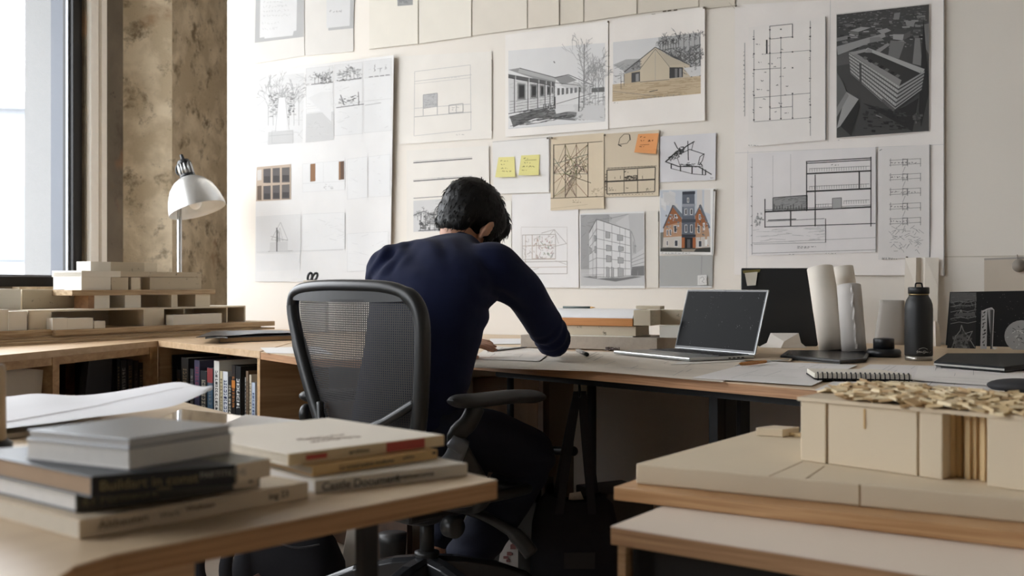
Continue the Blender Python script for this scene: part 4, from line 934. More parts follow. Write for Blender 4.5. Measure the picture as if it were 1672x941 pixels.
for i, (x0, x1, yt, c1, c2, lb) in enumerate(BK):
    R = random.Random(i)
    dep = 0.045 + R.uniform(0, .02)
    pl = FrontM.shifted(-dep)
    a, b = pl(x0, yt), pl(x1, yt)
    s0 = (xy(a) - mA).dot(mT); s1 = (xy(b) - mA).dot(mT)
    h = max(.16, (a.z + b.z) / 2 - SH - .001)
    h = min(h, ZD - TT - SH - .005); s0 = max(s0, last_s + .0008); s1 = min(max(s1, s0 + .012), Lm - .024); last_s = s1
    book_up(mA, mT, mN, s0, s1, dep, .17 + R.uniform(0, .05), SH + .0008, h, c1, c2, lb[0].upper() * 0 + lb + (' in the corner bookcase' if len(lb.split()) < 11 else ''), 'books in the corner bookcase', i,
            band=(.78, .995, (136, 58, 58)) if i == 8 else ((.70, .80, (186, 116, 48)) if i == 13 else None))
# --- left cabinet along the window wall
Ll = (lB - lA2).length
lN = V((-lT.y, lT.x, 0));  lN = -lN if lN.x > 0 else lN         # towards the window
cab2 = thing('low_cabinet', 'long birch ply cabinet under the window with open bays', 'cabinet', lA2 + lT * Ll / 2)
m = MB()
endx = lB
m.prism([lA2, lB - mT * .003 - lT * .003, mA + mN * .95 - mT * .21 - lT * .003, lB + lN * 1.05 + lT * 1.2, lA2 + lN * 1.05], ZD - TT, ZD); build(m, 'top_panel', M_top, cab2, bevel=.001)
m = MB(); box_dir(m, lA2, lT, lN, 0, Ll - .03, .004, .022, ZD - TT - .03, ZD - TT); build(m, 'front_rail', M_ply, cab2)
FrontL = Plane(lA2, lB)
def sl(px): return (xy(FrontL(px, 600)) - lA2).dot(lT)
for pa, pb in ((86, 97), (245, 257.5)):
    a, b = sl(pa), sl(pb)
    m = MB(); box_dir(m, lA2, lT, lN, a, min(b, Ll - .003), 0, .42, 0, ZD - TT - .0001); build(m, 'divider', M_ply, cab2)
m = MB(); box_dir(m, lA2, lT, lN, 0, .022, 0, .42, 0, ZD - TT); build(m, 'side_panel', M_ply, cab2)
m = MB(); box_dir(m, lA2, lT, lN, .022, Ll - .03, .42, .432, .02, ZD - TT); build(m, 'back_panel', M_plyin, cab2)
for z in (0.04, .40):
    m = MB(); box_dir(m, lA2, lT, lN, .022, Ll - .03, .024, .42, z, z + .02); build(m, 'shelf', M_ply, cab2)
# things in the left cabinet
pl = FrontL.shifted(-.035)
m = MB(); Pq = [pl(-30, 597), pl(71, 604), pl(62, 672), pl(-30, 672)]; Pq[2].z = Pq[3].z = .421; m.extr(Pq, lN * .012)
solo(m, 'display_board', pm('pale_board', (196, 186, 170), .7), 'pale board leaning in the open bay under the window', 'board', bevel=.001)
pl = FrontL.shifted(-.03)
m = MB(); Pq = [pl(148, 580), pl(184, 577), pl(180, 668), pl(134, 672)]; Pq[2].z = Pq[3].z = .421; m.extr(Pq, lN * .03)
fo = thing('portfolio', 'large black portfolio standing in the dark cabinet bay', 'portfolio', pl(165, 672))
build(m, 'cover', pm('black_card', (20, 20, 22), .5), fo, bevel=.003)
m = MB(); Pq = [pl(146, 579), pl(149, 580), pl(136, 672), pl(133, 669)]; Pq[2].z = Pq[3].z = .4215; m.extr([p - lN * .001 for p in Pq], lN * .032); build(m, 'spine_tape', pm('dark_tape', (34, 34, 36), .5), fo)
for i, (x0, x1, yt) in enumerate(((200, 205, 586), (206, 216, 588), (217, 226, 587), (227, 235, 589), (236, 242, 592))):
    plb = FrontL.shifted(-.02); a, b = sl(x0), sl(x1)
    book_up(lA2, lT, lN, a, b, .026, .2, .4208, plb(x0, yt).z - .421, (26 + i * 2, 25 + i, 26 + i * 2), ((130, 110, 80), (150, 150, 146), (120, 96, 70), (90, 84, 80), (130, 116, 90))[i],
            ['dark ring-bound book leaning beside the black portfolio', 'black book second from the black portfolio', 'black book third from the black portfolio with tan title', 'black book with dull title, fourth from the portfolio', 'black book tight against the corner post under the worktop'][i], 'dark books in the corner bay', 40 + i)
# plank on the floor
m = MB(); a, b = G(250, 893, 0.0), G(398, 912, 0.0); t = (b - a).normalized(); n = V((-t.y, t.x, 0))
m.hexa([V((*(p)[:2], z)) for z in (0.0, .035) for p in (a, b, b + n * .11, a + n * .11)])
solo(m, 'timber_plank', M_plyd, 'brown timber plank lying on the floor below the bookcase', 'plank', bevel=.002)

# ================================================================ ARCHITECTURAL MODEL (tiers of pale card and wood)
M_card = pm('model_card', (222, 212, 192), .75, n=10, amt=.05)
M_cardw = pm('white_model_card', (232, 228, 218), .75, n=8, amt=.03)
def mottled(name, base, spot):
    m, nt, b = newmat(name)
    mp = _coord(nt, 1.0)
    nz = nt.nodes.new('ShaderNodeTexNoise'); nz.inputs['Scale'].default_value = 26; nz.inputs['Detail'].default_value = 7; nz.inputs['Roughness'].default_value = .7
    nt.links.new(mp.outputs[0], nz.inputs['Vector'])
    r = nt.nodes.new('ShaderNodeMapRange'); r.inputs['From Min'].default_value = .60; r.inputs['From Max'].default_value = .70; nt.links.new(nz.outputs['Fac'], r.inputs[0])
    x = nt.nodes.new('ShaderNodeMix'); x.data_type = 'RGBA'; x.inputs[6].default_value = rgb(base); x.inputs[7].default_value = rgb(spot)
    nt.links.new(r.outputs[0], x.inputs[0]); nt.links.new(x.outputs[2], b.inputs['Base Color']); b.inputs['Roughness'].default_value = .8
    MATS[name] = m; return m
M_mott = mottled('mottled_card', (196, 184, 162), (96, 86, 72))
M_board = wood('raw_board', (150, 122, 90), (206, 184, 150), 1.0, (5, 50, 120), .6)
zb = 0.775
mk0, mk1 = xy(G(91, 545, zb)), xy(G(449, 529, zb))
MD = (mk1 - mk0).normalized(); MN = V((-MD.y, MD.x, 0));  MN = -MN if MN.x > 0 else MN
FM = Plane(mk0, mk1)
def onM(px, py, back=0.0):
    pl_ = Plane(mk0 + MN * back, mk1 + MN * back); return pl_(px, py)
def mbox(mb, xa, xb, yt, yb, back=0.0, dep=.12, yt2=None, yb2=None):
    """box whose front runs from column xa to xb at setback `back`; flat top and bottom read at xa"""
    a, b = onM(xa, yt, back), onM(xb, yt, back)
    zt = onM(xa, yt, back).z if yt2 is None else onM(xb, yt2, back).z
    zbm = onM(xa, yb, back).z if yb2 is None else onM(xb, yb2, back).z
    a, b = xy(a), xy(b)
    mb.prism([a, b, b + MN * dep, a + MN * dep], min(zbm, zt), max(zbm, zt))
    return zbm, zt
def bz(o, s0, s1, d0, d1, z0, z1, mb):  # box in model axes
    P = [o + MD * s0 + MN * d0, o + MD * s1 + MN * d0, o + MD * s1 + MN * d1, o + MD * s0 + MN * d1]
    for i, p in enumerate(P):                                  # keep clear of the two walls
        k = (p - L0).dot(LN) + .05
        if k > 0: p = p - LN * k
        k = (p - WP.A).dot(WP.n)
        if k < .012 and p.x > pL.x - .1: p = p + WP.n * (.012 - k)
        P[i] = p
    mb.prism(P, z0, z1)
def sM(px, back=0.0): return (xy(onM(px, 500, back)) - mk0).dot(MD)
Lmod = (mk1 - mk0).length
# loose boards under the model
def clipend(s): return min(s, Lmod)
bs = [('rough sawn board at the very bottom of the model stack', .735, .7475, -.035, .36, -1.3, sM(420)), ('thin warped board second from the bottom of the model stack', .7475, .757, -.012, .36, -1.0, sM(446)), ('dark-edged board just under the model base', .757, .765, .008, .36, -.8, sM(428))]
for lb, z0, z1, d0, d1, s0, s1 in bs:
    m = MB(); bz(mk0, s0, s1, d0, d1, z0, z1, m); solo(m, 'timber_board', M_board, lb, 'board', 'boards under the model', bevel=.001)
m = MB(); bz(mk0, 0, Lmod, 0.0, .36, .765, .7895, m)
mod = thing('architectural_model', 'tiered pale card and wood building model by the window', 'model', mk0 + MD * Lmod / 2 + V((0, 0, .765)))
build(m, 'base_board', M_board, mod, bevel=.0015)
m = MB(); bz(mk0, -1.2, -.004, 0.02, .36, .765, .793, m); build(m, 'base_board', M_board, mod, bevel=.0015)
z1 = .7895
def zat(px, py, back): return onM(px, py, back).z
# tier one: long open boxes
B1 = .05
def openbox(px0, px1, ytop, back, dep, endw, dividers=(), name='gallery_box'):
    m = MB(); zt = zat(px0, ytop, back); s0, s1 = sM(px0, back), sM(px1, back); t = .008
    bz(mk0, s0, s1, back, back + dep, zt - t, zt, m)            # roof
    bz(mk0, s0, s1, back + dep - t, back + dep, z1, zt - t, m)  # back
    for s in (s0, s1 - t): bz(mk0, s, s + t, back, back + dep, z1, zt - t, m)
    for d in dividers: s = sM(d, back); bz(mk0, s, s + t, back + .01, back + dep - t, z1, zt - t, m)
    if endw: bz(mk0, s0, sM(endw, back), back, back + dep * .9, z1, zt - t, m)
    return build(m, name, M_card, mod, bevel=.0008), zt
_, zT1 = openbox(46, 237, 507, B1, .26, 84)
_, zT1b = openbox(237, 401, 503, B1 + .03, .26, 268, (302, 372))
for xa, xb, yt, bk, dp in ((-60, 14, 507, .05, .2), (14, 44, 509, .045, .12)):
    m = MB(); zt = zat(xa, yt, bk); bz(mk0, sM(xa, bk), sM(xb, bk), bk, bk + dp, z1, zt, m); build(m, 'card_block', M_cardw, mod, bevel=.001)
for xa, xb, yt, bk in ((86, 110, 520, .008), (110, 152, 520.5, .01), (154, 172, 525, .01), (283, 328, 515, .012), (328, 362, 513, .014)):
    m = MB(); zt = zat(xa, yt, bk); bz(mk0, sM(xa, bk), sM(xb, bk), bk, bk + .05, z1, max(zt, z1 + .006), m); build(m, 'card_block', M_cardw, mod, bevel=.0008)
# tier two: piers and wooden slab
B2 = .10
zS0 = zat(118, 483, B2); zS1 = zat(118, 474, B2)
tier_base = max(zT1, zT1b)
for xa, xb, dp, mat in ((144, 154, .10, M_plyd), (154, 179, .16, M_cardw), (204, 230, .16, M_cardw), (319, 343, .14, M_card), (280, 290, .1, M_card)):
    m = MB(); z0 = zT1 if xa < 235 else zT1b; bz(mk0, sM(xa, B2 + .01), sM(xb, B2 + .01), B2 + .01, B2 + .01 + dp, z0, zS0, m); build(m, 'pier', mat, mod, bevel=.0008)
m = MB(); bz(mk0, sM(180, B2), sM(320, B2), B2 + .16, B2 + .175, zT1b, zS0, m); build(m, 'screen_wall', M_mott, mod)
m = MB(); bz(mk0, sM(118, B2), sM(352, B2), B2, B2 + .26, zS0, zS1, m); build(m, 'floor_slab', M_board, mod, bevel=.0015)
# tier three: white volume
B3 = .12
zV = zat(133, 442, B3)
m = MB(); bz(mk0, sM(133, B3), sM(181, B3), B3, B3 + .2, zS1, zV - .006, m); build(m, 'upper_volume', M_cardw, mod, bevel=.0008)
m = MB(); bz(mk0, sM(245, B3), sM(329, B3), B3, B3 + .2, zS1, zV - .028, m); build(m, 'upper_volume', M_mott, mod, bevel=.0008)
m = MB(); bz(mk0, sM(181, B3 + .06), sM(245, B3 + .06), B3 + .06, B3 + .2, zS1, zV - .028, m); build(m, 'upper_volume', M_card, mod)
m = MB(); bz(mk0, sM(181, B3), sM(209, B3), B3 - .002, B3 + .05, zS1, zV - .03, m); build(m, 'card_block', M_mott, mod, bevel=.0008)
m = MB(); bz(mk0, sM(214, B3), sM(229, B3), B3, B3 + .05, zS1, zV - .03, m); build(m, 'card_block', M_card, mod, bevel=.0008)
m = MB(); bz(mk0, sM(133, B3), sM(197, B3), B3 - .001, B3 + .21, zV - .028, zV, m); build(m, 'roof_slab', M_cardw, mod, bevel=.0008)
m = MB(); bz(mk0, sM(197, B3), sM(329, B3), B3, B3 + .21, zV - .026, zV - .001, m); build(m, 'roof_slab', M_mott, mod, bevel=.0008)
# top box
zX = zat(148, 427, B3 + .03)
m = MB(); bz(mk0, sM(148, B3 + .03), sM(181, B3 + .03), B3 + .03, B3 + .13, zV, zX, m); build(m, 'roof_box', M_cardw, mod, bevel=.0008)
m = MB(); bz(mk0, sM(181, B3 + .03), sM(236, B3 + .03), B3 + .031, B3 + .13, zV - .001, zX, m); build(m, 'roof_box', M_mott, mod, bevel=.0008)
m = MB(); bz(mk0, sM(236, B3 + .03), sM(259, B3 + .03), B3 + .04, B3 + .13, zV - .001, zX, m); build(m, 'roof_box', M_card, mod, bevel=.0008)
m = MB(); zt = zat(36, 473, .24); bz(mk0, sM(36, .24), sM(146, .24), .24, .32, zT1 + .0005, zt, m); build(m, 'upper_volume', M_mott, mod, bevel=.001)
# white block standing further along, at the frame edge
m = MB(); zt = zat(30, 472, .2); bz(mk0, sM(-70, .2), sM(34, .2), .2, .36, zT1 + .0, zt, m)
build(m, 'card_block', M_cardw, mod, bevel=.001)

# ================================================================ LAMP
M_shade = pm('brushed_aluminium', (214, 214, 212), .36, metal=.85, n=40, amt=.05)
M_shin = pm('shade_inside', (238, 238, 236), .45, n=10, amt=.02)
M_blk = pm('black_plastic', (22, 24, 28), .4, n=30, amt=.1)
M_steel = pm('satin_steel', (196, 198, 200), .3, metal=.9)
ld = 5.62
foot = D(293, 440, ld); foot.z = ZD
lamp = thing('desk_lamp', 'silver dome desk lamp on a thin steel pole by the concrete wall', 'lamp', foot)
cs = D(322.5, 343, ld - .02)
ax = V((-.30, .10, .93)).normalized()           # from mouth to cap
R0 = 46 / F * ld
m = MB(); m.lathe([(.075, 0), (.078, .012), (.07, .022), (.012, .026)], foot, seg=28); build(m, 'base', M_blk, lamp, smooth=True)
top = D(291.5, 300, ld + .02); pm0 = D(293, 445, ld)
m = MB(); m.tube([foot + V((0, 0, .02)), pm0, D(293, 362, ld), D(292, 330, ld + .01)], .0125, 14); build(m, 'pole', M_steel, lamp, smooth=True)
m = MB(); m.tube(smooth_path([D(288.5, 345, ld), D(291, 330, ld), D(297, 305, ld), D(300, 292, ld)], 5), .008, 10); m.ball(D(281, 342, ld - .01), .012); build(m, 'arm', M_steel, lamp, smooth=True)
# dome, outer and inner skin in one lathe
outer = [(R0 * 1.0, -.002), (R0 * 1.0, .004), (R0 * .975, .03), (R0 * .90, .075), (R0 * .76, .125), (R0 * .56, .162), (R0 * .34, .183), (R0 * .25, .188)]
m = MB(); m.lathe(outer, cs, ax, 40, cap=False); build(m, 'lamp_shade', M_shade, lamp, smooth=True, thick=.0)
inner = [(R0 * .985, -.002), (R0 * .955, .03), (R0 * .88, .073), (R0 * .74, .121), (R0 * .54, .157), (R0 * .30, .178), (.0, .18)]
m = MB(); m.lathe([(R0 * 1.0, -.002)] + inner, cs, ax, 40, cap=False); build(m, 'shade_lining', M_shin, lamp, smooth=True)
m = MB(); m.ball(cs + ax * .045, (.034, .034, .04)); m.lathe([(.02, .07), (.02, .17)], cs, ax, 16); build(m, 'bulb', pm('frosted_bulb', (240, 240, 238), .3), lamp, smooth=True)
m = MB(); m.lathe([(R0 * .26, .184), (R0 * .27, .200), (R0 * .24, .204)], cs, ax, 28); build(m, 'collar', M_blk, lamp, smooth=True)
m = MB(); m.lathe([(R0 * .20, .200), (R0 * .20, .262)], cs, ax, 24)
a_ = ax.orthogonal().normalized(); b_ = ax.cross(a_)
for k in range(12):
    th = 2 * PI * k / 12; m.tube([cs + ax * h + (a_ * math.cos(th) + b_ * math.sin(th)) * R0 * .225 for h in (.203, .262)], .0055, 6)
build(m, 'cooling_fins', M_steel, lamp, smooth=True)
m = MB(); m.lathe([(R0 * .25, .258), (R0 * .25, .268), (R0 * .20, .284), (R0 * .07, .292), (R0 * .06, .316), (.006, .32), (0, .321)], cs, ax, 24); build(m, 'cap', M_blk, lamp, smooth=True)
cp = cs + ax * .318
m = MB(); m.tube(smooth_path([cs + ax * .30, D(303, 268, ld), D(295, 266, ld), D(288.5, 273, ld), D(289, 283, ld), D(297, 288, ld)], 6), .0055, 8); build(m, 'cable', M_blk, lamp, smooth=True)
# ================================================================ MAIN WORKTOP AND WHAT STANDS ON IT
M_desk = wood('desk_ply', (196, 170, 138), (214, 192, 162), -.75, (3, 30, 30), .45)
M_dedge = wood('desk_edge', (150, 108, 74), (190, 144, 104), -.75, (6, 6, 260), .5)
M_dark = pm('black_steel', (20, 21, 23), .45, metal=.3, n=20, amt=.1)
e = [xy(G(425.5, 575, ZD)), xy(G(500, 585, ZD)), xy(G(560, 587, ZD)), xy(G(770, 590, ZD)), xy(G(1040, 612, ZD)), xy(G(1310, 635, ZD)), xy(G(1672, 663, ZD)), xy(G(1980, 684, ZD))]
wR = W(1990, 500, .004); wLx = W(547, 500, .004)
desk = thing('worktop', 'long birch ply worktop running along the pin-up wall', 'desk', xy(G(1040, 612, ZD)))
m = MB(); m.prism(e + [xy(wR), xy(wLx)], ZD - .002, ZD); build(m, 'top_surface', M_desk, desk)
m = MB(); m.prism(e + [xy(wR), xy(wLx)], ZD - .027, ZD - .0022); build(m, 'top_panel', M_dedge, desk)
dT = (e[5] - e[3]).normalized(); dN = V((-dT.y, dT.x, 0)); dN = -dN if dN.y < 0 else dN
# black under-frame rail and legs
m = MB(); o = e[3] + dN * .06
box_dir(m, o, dT, dN, .05, (e[5] - e[3]).length - .02, 0, .04, ZD - .05, ZD - .028); build(m, 'under_rail', M_dark, desk)
FrontD = Plane(e[3] + dN * .10, e[5] + dN * .10)
def leg(px0, px1, dep):
    pl = FrontD.shifted(-dep); a, b = xy(pl(px0, 650)), xy(pl(px1, 650)); w = (b - a).length
    m = MB(); box_dir(m, a, dT, dN, 0, w, 0, .05, 0.0, ZD - .027); return build(m, 'leg', M_dark, desk, bevel=.002)
leg(1157, 1172, .0); leg(1174, 1185, .03); leg(1202, 1209, .35)
m = MB(); pl = FrontD.shifted(-.3); p = pl(966, 640); m.tube([V((p.x, p.y, 0)), V((p.x, p.y, ZD - .027))], .016, 12); build(m, 'leg', M_dark, desk, smooth=True)
pp = D(893, 736, 3.42); m = MB(); m.tube([pp + V((-.12, .12, .0)), pp, D(930, 737, 3.36), D(936, 737, 3.35)], .014, 12); m.ball(D(936, 737, 3.35), (.016, .016, .016)); 
for q in (pp + V((-.12, .12, 0)),): m.tube([q, V((q.x, q.y, ZD - .028))], .012, 8)
build(m, 'foot_bar', M_dark, desk, smooth=True)
# left return: side panel and dark back
pB = e[0]; t2 = (e[1] - e[0]).normalized(); n2 = V((-t2.y, t2.x, 0)); n2 = -n2 if n2.y < 0 else n2
m = MB(); box_dir(m, pB, t2, n2, .03, .62, .26, .28, 0.02, ZD - .027); build(m, 'back_panel', wood('brown_panel', (54, 37, 26), (68, 48, 33), .7, (3, 30, 30), .6), desk)
# pedestal under the right end
sA = e[5] + (e[6] - e[5]).normalized() * .05; sT = (e[6] - e[5]).normalized(); sN = V((-sT.y, sT.x, 0)); sN = -sN if sN.y < 0 else sN
ped = thing('pedestal_cabinet', 'wood-edged open cabinet under the far right of the worktop', 'cabinet', sA + sT * .4 + sN * .2)
for s0 in (0, .9):
    m = MB(); box_dir(m, sA, sT, sN, s0, s0 + .03, .015, .5, 0, ZD - .0275); build(m, 'side_panel', M_edge, ped)
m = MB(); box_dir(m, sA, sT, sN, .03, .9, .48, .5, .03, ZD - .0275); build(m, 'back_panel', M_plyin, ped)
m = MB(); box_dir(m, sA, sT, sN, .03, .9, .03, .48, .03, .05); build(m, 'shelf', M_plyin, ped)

# ---- paper on the worktop
def Gs(pts, z): return [G(x, y, z) for x, y in pts]
def desk_sheet(pts, z, col, label, name='paper_sheet', lines=(), cat='paper', group=None, wave=.0, seed=0, mat=None):
    m = MB(); P = Gs(pts, z); m.col = col; c = [xy(p) for p in P]
    nu = nv = 12
    def fn(u, v, dz=0.0):
        a, b, cc, d = c
        p = (a * (1 - u) + b * u) * (1 - v) + (d * (1 - u) + cc * u) * v
        return V((p.x, p.y, z + dz + wave * max(0, mnoise.noise(V((p.x * 4, p.y * 4, seed))) + .2)))
    m.grid(lambda u, v: fn(u, v), nu, nv)
    rim = [fn(i / nu, 0) for i in range(nu + 1)] + [fn(1, j / nv) for j in range(1, nv + 1)] + [fn(1 - i / nu, 1) for i in range(1, nu + 1)] + [fn(0, 1 - j / nv) for j in range(1, nv)]
    n = len(rim); m.add(rim + [p - V((0, 0, .0004)) for p in rim], [[i, (i + 1) % n, n + (i + 1) % n, n + i] for i in range(n)])
    for (u0, v0, u1, v1, w, cl) in lines:
        m.col = cl if isinstance(cl, tuple) else (cl, cl, cl); L = math.hypot(u1 - u0, v1 - v0); nx, ny = -(v1 - v0) / L * w, (u1 - u0) / L * w
        k = 8; vs = []
        for i in range(k + 1):
            t = i / k; u, v = u0 + (u1 - u0) * t, v0 + (v1 - v0) * t
            vs += [fn(u + nx, v + ny, .0006), fn(u - nx, v - ny, .0006)]
        m.add(vs, [[2 * i, 2 * i + 2, 2 * i + 3, 2 * i + 1] for i in range(k)])
    return solo(m, name, PRINT, label, cat, group)
PD = 'papers on the worktop'
R = random.Random(3)
def rl(n, c0=150, c1=190, w=.003, seed=0):
    R = random.Random(seed); out = []
    for _ in range(n):
        u, v = R.uniform(.06, .8), R.uniform(.06, .9); a = R.choice((0, 1)); L = R.uniform(.08, .5)
        out.append((u, v, min(.95, u + L) if a == 0 else u + .004, v + .01 if a == 0 else min(.95, v + L), w, R.randint(c0, c1)))
    return out
z = ZD + .0012
desk_sheet([(425, 568), (520, 566), (545, 579), (435, 576.5)], z, (228, 226, 224), 'white sheet on the worktop left of the chair back', group=PD, seed=1)
desk_sheet([(760, 600), (1010, 608), (1075, 576), (800, 571)], z, (222, 214, 202), 'big drawing sheet under the man\'s arms', group=PD, lines=rl(20, 120, 170, .002, 2))
desk_sheet([(800, 562), (1000, 561), (990, 553), (800, 553)], z + .0012, (232, 230, 230), 'white sheet beyond the man\'s hands toward the wall', group=PD, seed=3)
desk_sheet([(770, 586), (880, 590), (905, 571), (800, 565)], z + .0026, (222, 217, 210), 'smaller sheet being drawn on beneath the left hand', group=PD, lines=rl(12, 120, 160, .003, 4))
desk_sheet([(930, 603), (1180, 624), (1225, 591), (1010, 575)], z + .0012, (222, 213, 201), 'large grey-cream drawing under the laptop and pen', group=PD, lines=rl(16, 130, 170, .002, 5), wave=.0)
desk_sheet([(1130, 617), (1325, 630), (1400, 596), (1235, 590)], z + .0028, (238, 235, 234), 'white drawing sheet under the craft knife', group=PD, lines=rl(16, 150, 190, .0022, 6))
desk_sheet([(1330, 637), (1640, 660), (1640, 600), (1420, 595)], z + .0012, (228, 224, 222), 'wide grey drawing sheet under the spiral notebook', group=PD, lines=rl(24, 140, 180, .002, 7))
desk_sheet([(1490, 622), (1760, 640), (1720, 598), (1500, 598)], z + .003, (234, 230, 227), 'rumpled tracing sheet in front of the black notebook', group=PD, lines=rl(14, 150, 190, .002, 8), wave=.003)
desk_sheet([(1095, 596), (1210, 590), (1240, 583), (1130, 584)], z + .0026, (226, 222, 216), 'small folded sheet between laptop and craft knife', group=PD, seed=9)
desk_sheet([(1215, 588), (1290, 590), (1300, 580), (1240, 577)], z + .0045, (190, 172, 148), 'scrap of brown paper behind the craft knife', group=PD, seed=10)

# ---- stack of boards and models behind the arm
def mass(mb, pts, z0, z1): mb.prism([xy(p) for p in pts], z0, z1)
bdep = xy(WP.n) * -1
st0 = xy(G(900, 568.5, ZD + .004)); SP_ = Plane(st0, st0 + WP.t)
def sz(y): return SP_(960, y).z
def slab(xa, xb, z0, z1, d0, dep, mat, name, label, cat, group=None, bev=.0015):
    a, b = xy(SP_(xa, 540)), xy(SP_(xb, 540)); m = MB()
    m.prism([a + bdep * d0, b + bdep * d0, b + bdep * dep, a + bdep * dep], z0, z1)
    return solo(m, name, mat, label, cat, group, bevel=bev)
SG = 'boards stacked behind the laptop'
z1_, z2_, z3_, z4_ = sz(549.5), sz(531), sz(519.5), sz(505.5)
slab(850, 1073, ZD + .004, z1_, 0, .24, pm('grey_pulp_board', (168, 157, 144), .85, n=60, amt=.16), 'pulp_board', 'thick grey pulp board, lowest of the stack behind the laptop', 'board', SG)
slab(872, 1037, z1_ + .004, z2_ - .003, .01, .16, M_mott, 'card_box', 'shallow mottled card box in the stack behind the laptop', 'box', SG)
slab(868, 1034, z1_, z1_ + .0035, .0, .2, M_cardw, 'card_sheet', 'thin white card between pulp board and mottled box', 'card', SG)
slab(1074, 1110, z1_ + .0005, z1_ + .046, .02, .10, M_cardw, 'card_block', 'small white card block beside the laptop screen', 'block', SG)
slab(872, 1033, z2_ - .002, z3_, .0, .17, wood('orange_ply', (184, 120, 62), (206, 142, 80), -.4, (6, 6, 200), .5), 'plywood_board', 'orange-edged plywood board near the top of the stack', 'board', SG)
def curved_top(xa, xb, z0, zt):
    a, b = xy(SP_(xa, 520)), xy(SP_(xb, 520)); m = MB(); n = 10; cr_w = .09
    prof = [(.001, 0)] + [(.001 + cr_w * (1 - math.cos(PI / 2 * k / n)), (zt - z0) * math.sin(PI / 2 * k / n)) for k in range(1, n + 1)] + [(.165, zt - z0), (.165, 0)]
    m.rings([[V((*(p + bdep * d)[:2], z0 + h)) for d, h in prof] for p in (a, b)])
    return m
solo(curved_top(872, 1033, z3_ + .0005, z4_), 'paper_pad', pm('white_pad', (234, 233, 233), .7), 'curved white paper pad on top of the stack', 'paper', SG)
slab(1034, 1062, z2_ + .001, z4_ - .001, .002, .12, M_mott, 'card_block', 'mottled end block against the white paper pad', 'block', SG)
slab(1050, 1100, z2_ + .001, z4_ - .002, .13, .2, M_mott, 'card_block', 'mottled card block behind the white card block', 'block', SG)
slab(1022, 1063, z4_ + .0005, z4_ + .013, .11, .16, M_mott, 'card_strip', 'narrow mottled strip lying on the white paper pad', 'card', SG)
pl = SP_
# pencil on the pad
def pencil(p, q, r, body, tip, name, label, cat, brass=False):
    root = thing(name, label, cat, (p + q) / 2); t = (q - p).normalized(); L = (q - p).length
    m = MB(); m.tube([p, p + t * L * .86], r, 8); build(m, 'shaft', body, root, smooth=True)
    m = MB(); m.tube([p + t * L * .86, q], [r, r * .25], 8); build(m, 'tip', tip, root, smooth=True)
    return root
p1_ = pl(896, 508); p1_ = V((*(xy(p1_) + bdep * .14)[:2], z4_ + .0045)); p2_ = pl(951, 508); p2_ = V((*(xy(p2_) + bdep * .13)[:2], z4_ + .0045))
pencil(p1_, p2_, .0042, pm('green_paint', (72, 84, 82), .4), pm('bare_wood', (206, 160, 96), .6), 'pencil', 'dark green pencil lying on the curved white pad', 'pencil')

# ---- laptop
hA, hB = G(1103, 572, ZD + .012), G(1232, 582.5, ZD + .012)
hA = G(1101, 570, ZD + .014); 
hT = (xy(hB) - xy(hA)).normalized(); hN = V((hT.y, -hT.x, 0)); hN = -hN if hN.y > 0 else hN     # towards the sitter
Lw = (xy(hB) - xy(hA)).length
lap = thing('laptop', 'open silver laptop with a dark dusty screen', 'laptop', xy(hA) + hT * Lw / 2 + V((0, 0, ZD + .004)))
M_alu = pm('laptop_aluminium', (176, 178, 178), .35, metal=.8, n=60, amt=.03)
dp = .265
def LB(s, d, z): return V((*(xy(hA) + hT * s + hN * d)[:2], z))
m = MB(); m.hexa([LB(s, d, z_) for z_ in (ZD + .0045, ZD + .0165) for s, d in ((-.0, dp), (Lw, dp), (Lw, 0), (0, 0))]); build(m, 'base', M_alu, lap, bevel=.004)
m = MB(); m.hexa([LB(s, d, z_) for z_ in (ZD + .0166, ZD + .0172) for s, d in ((.02, .13), (Lw - .02, .13), (Lw - .02, .025), (.02, .025))]); kb = build(m, 'keyboard_deck', pm('key_black', (26, 26, 28), .5), lap)
for r_ in range(5):
    m = MB()
    for k in range(13):
        m.hexa([LB(s, d, z_) for z_ in (ZD + .0172, ZD + .0186) for s, d in ((.024 + (Lw - .048) * (k + .92) / 13 - (Lw - .048) * .84 / 13, .128 - r_ * .02), (.024 + (Lw - .048) * (k + .92) / 13, .128 - r_ * .02), (.024 + (Lw - .048) * (k + .92) / 13, .112 - r_ * .02), (.024 + (Lw - .048) * (k + .92) / 13 - (Lw - .048) * .84 / 13, .112 - r_ * .02))])
    build(m, 'key_row', MATS['key_black'], kb)
m = MB(); m.hexa([LB(s, d, z_) for z_ in (ZD + .0166, ZD + .0170) for s, d in ((Lw * .36, .22), (Lw * .64, .22), (Lw * .64, .145), (Lw * .36, .145))]); build(m, 'trackpad', pm('trackpad_grey', (160, 162, 163), .3, metal=.6), lap)
for k in range(4):
    m = MB(); s = .05 + k * .018; m.hexa([V((*(xy(hB) + hT * .0006 + hN * (s + (0 if q in (0, 3) else .010)))[:2], z_)) for z_ in (ZD + .008, ZD + .013) for q in (0, 1, 2, 3)]) if False else m.box(LB(Lw + .0001, s, ZD + .0105), (.0012, .010, .004), math.atan2(hT.y, hT.x)); build(m, 'port', M_blk, lap)
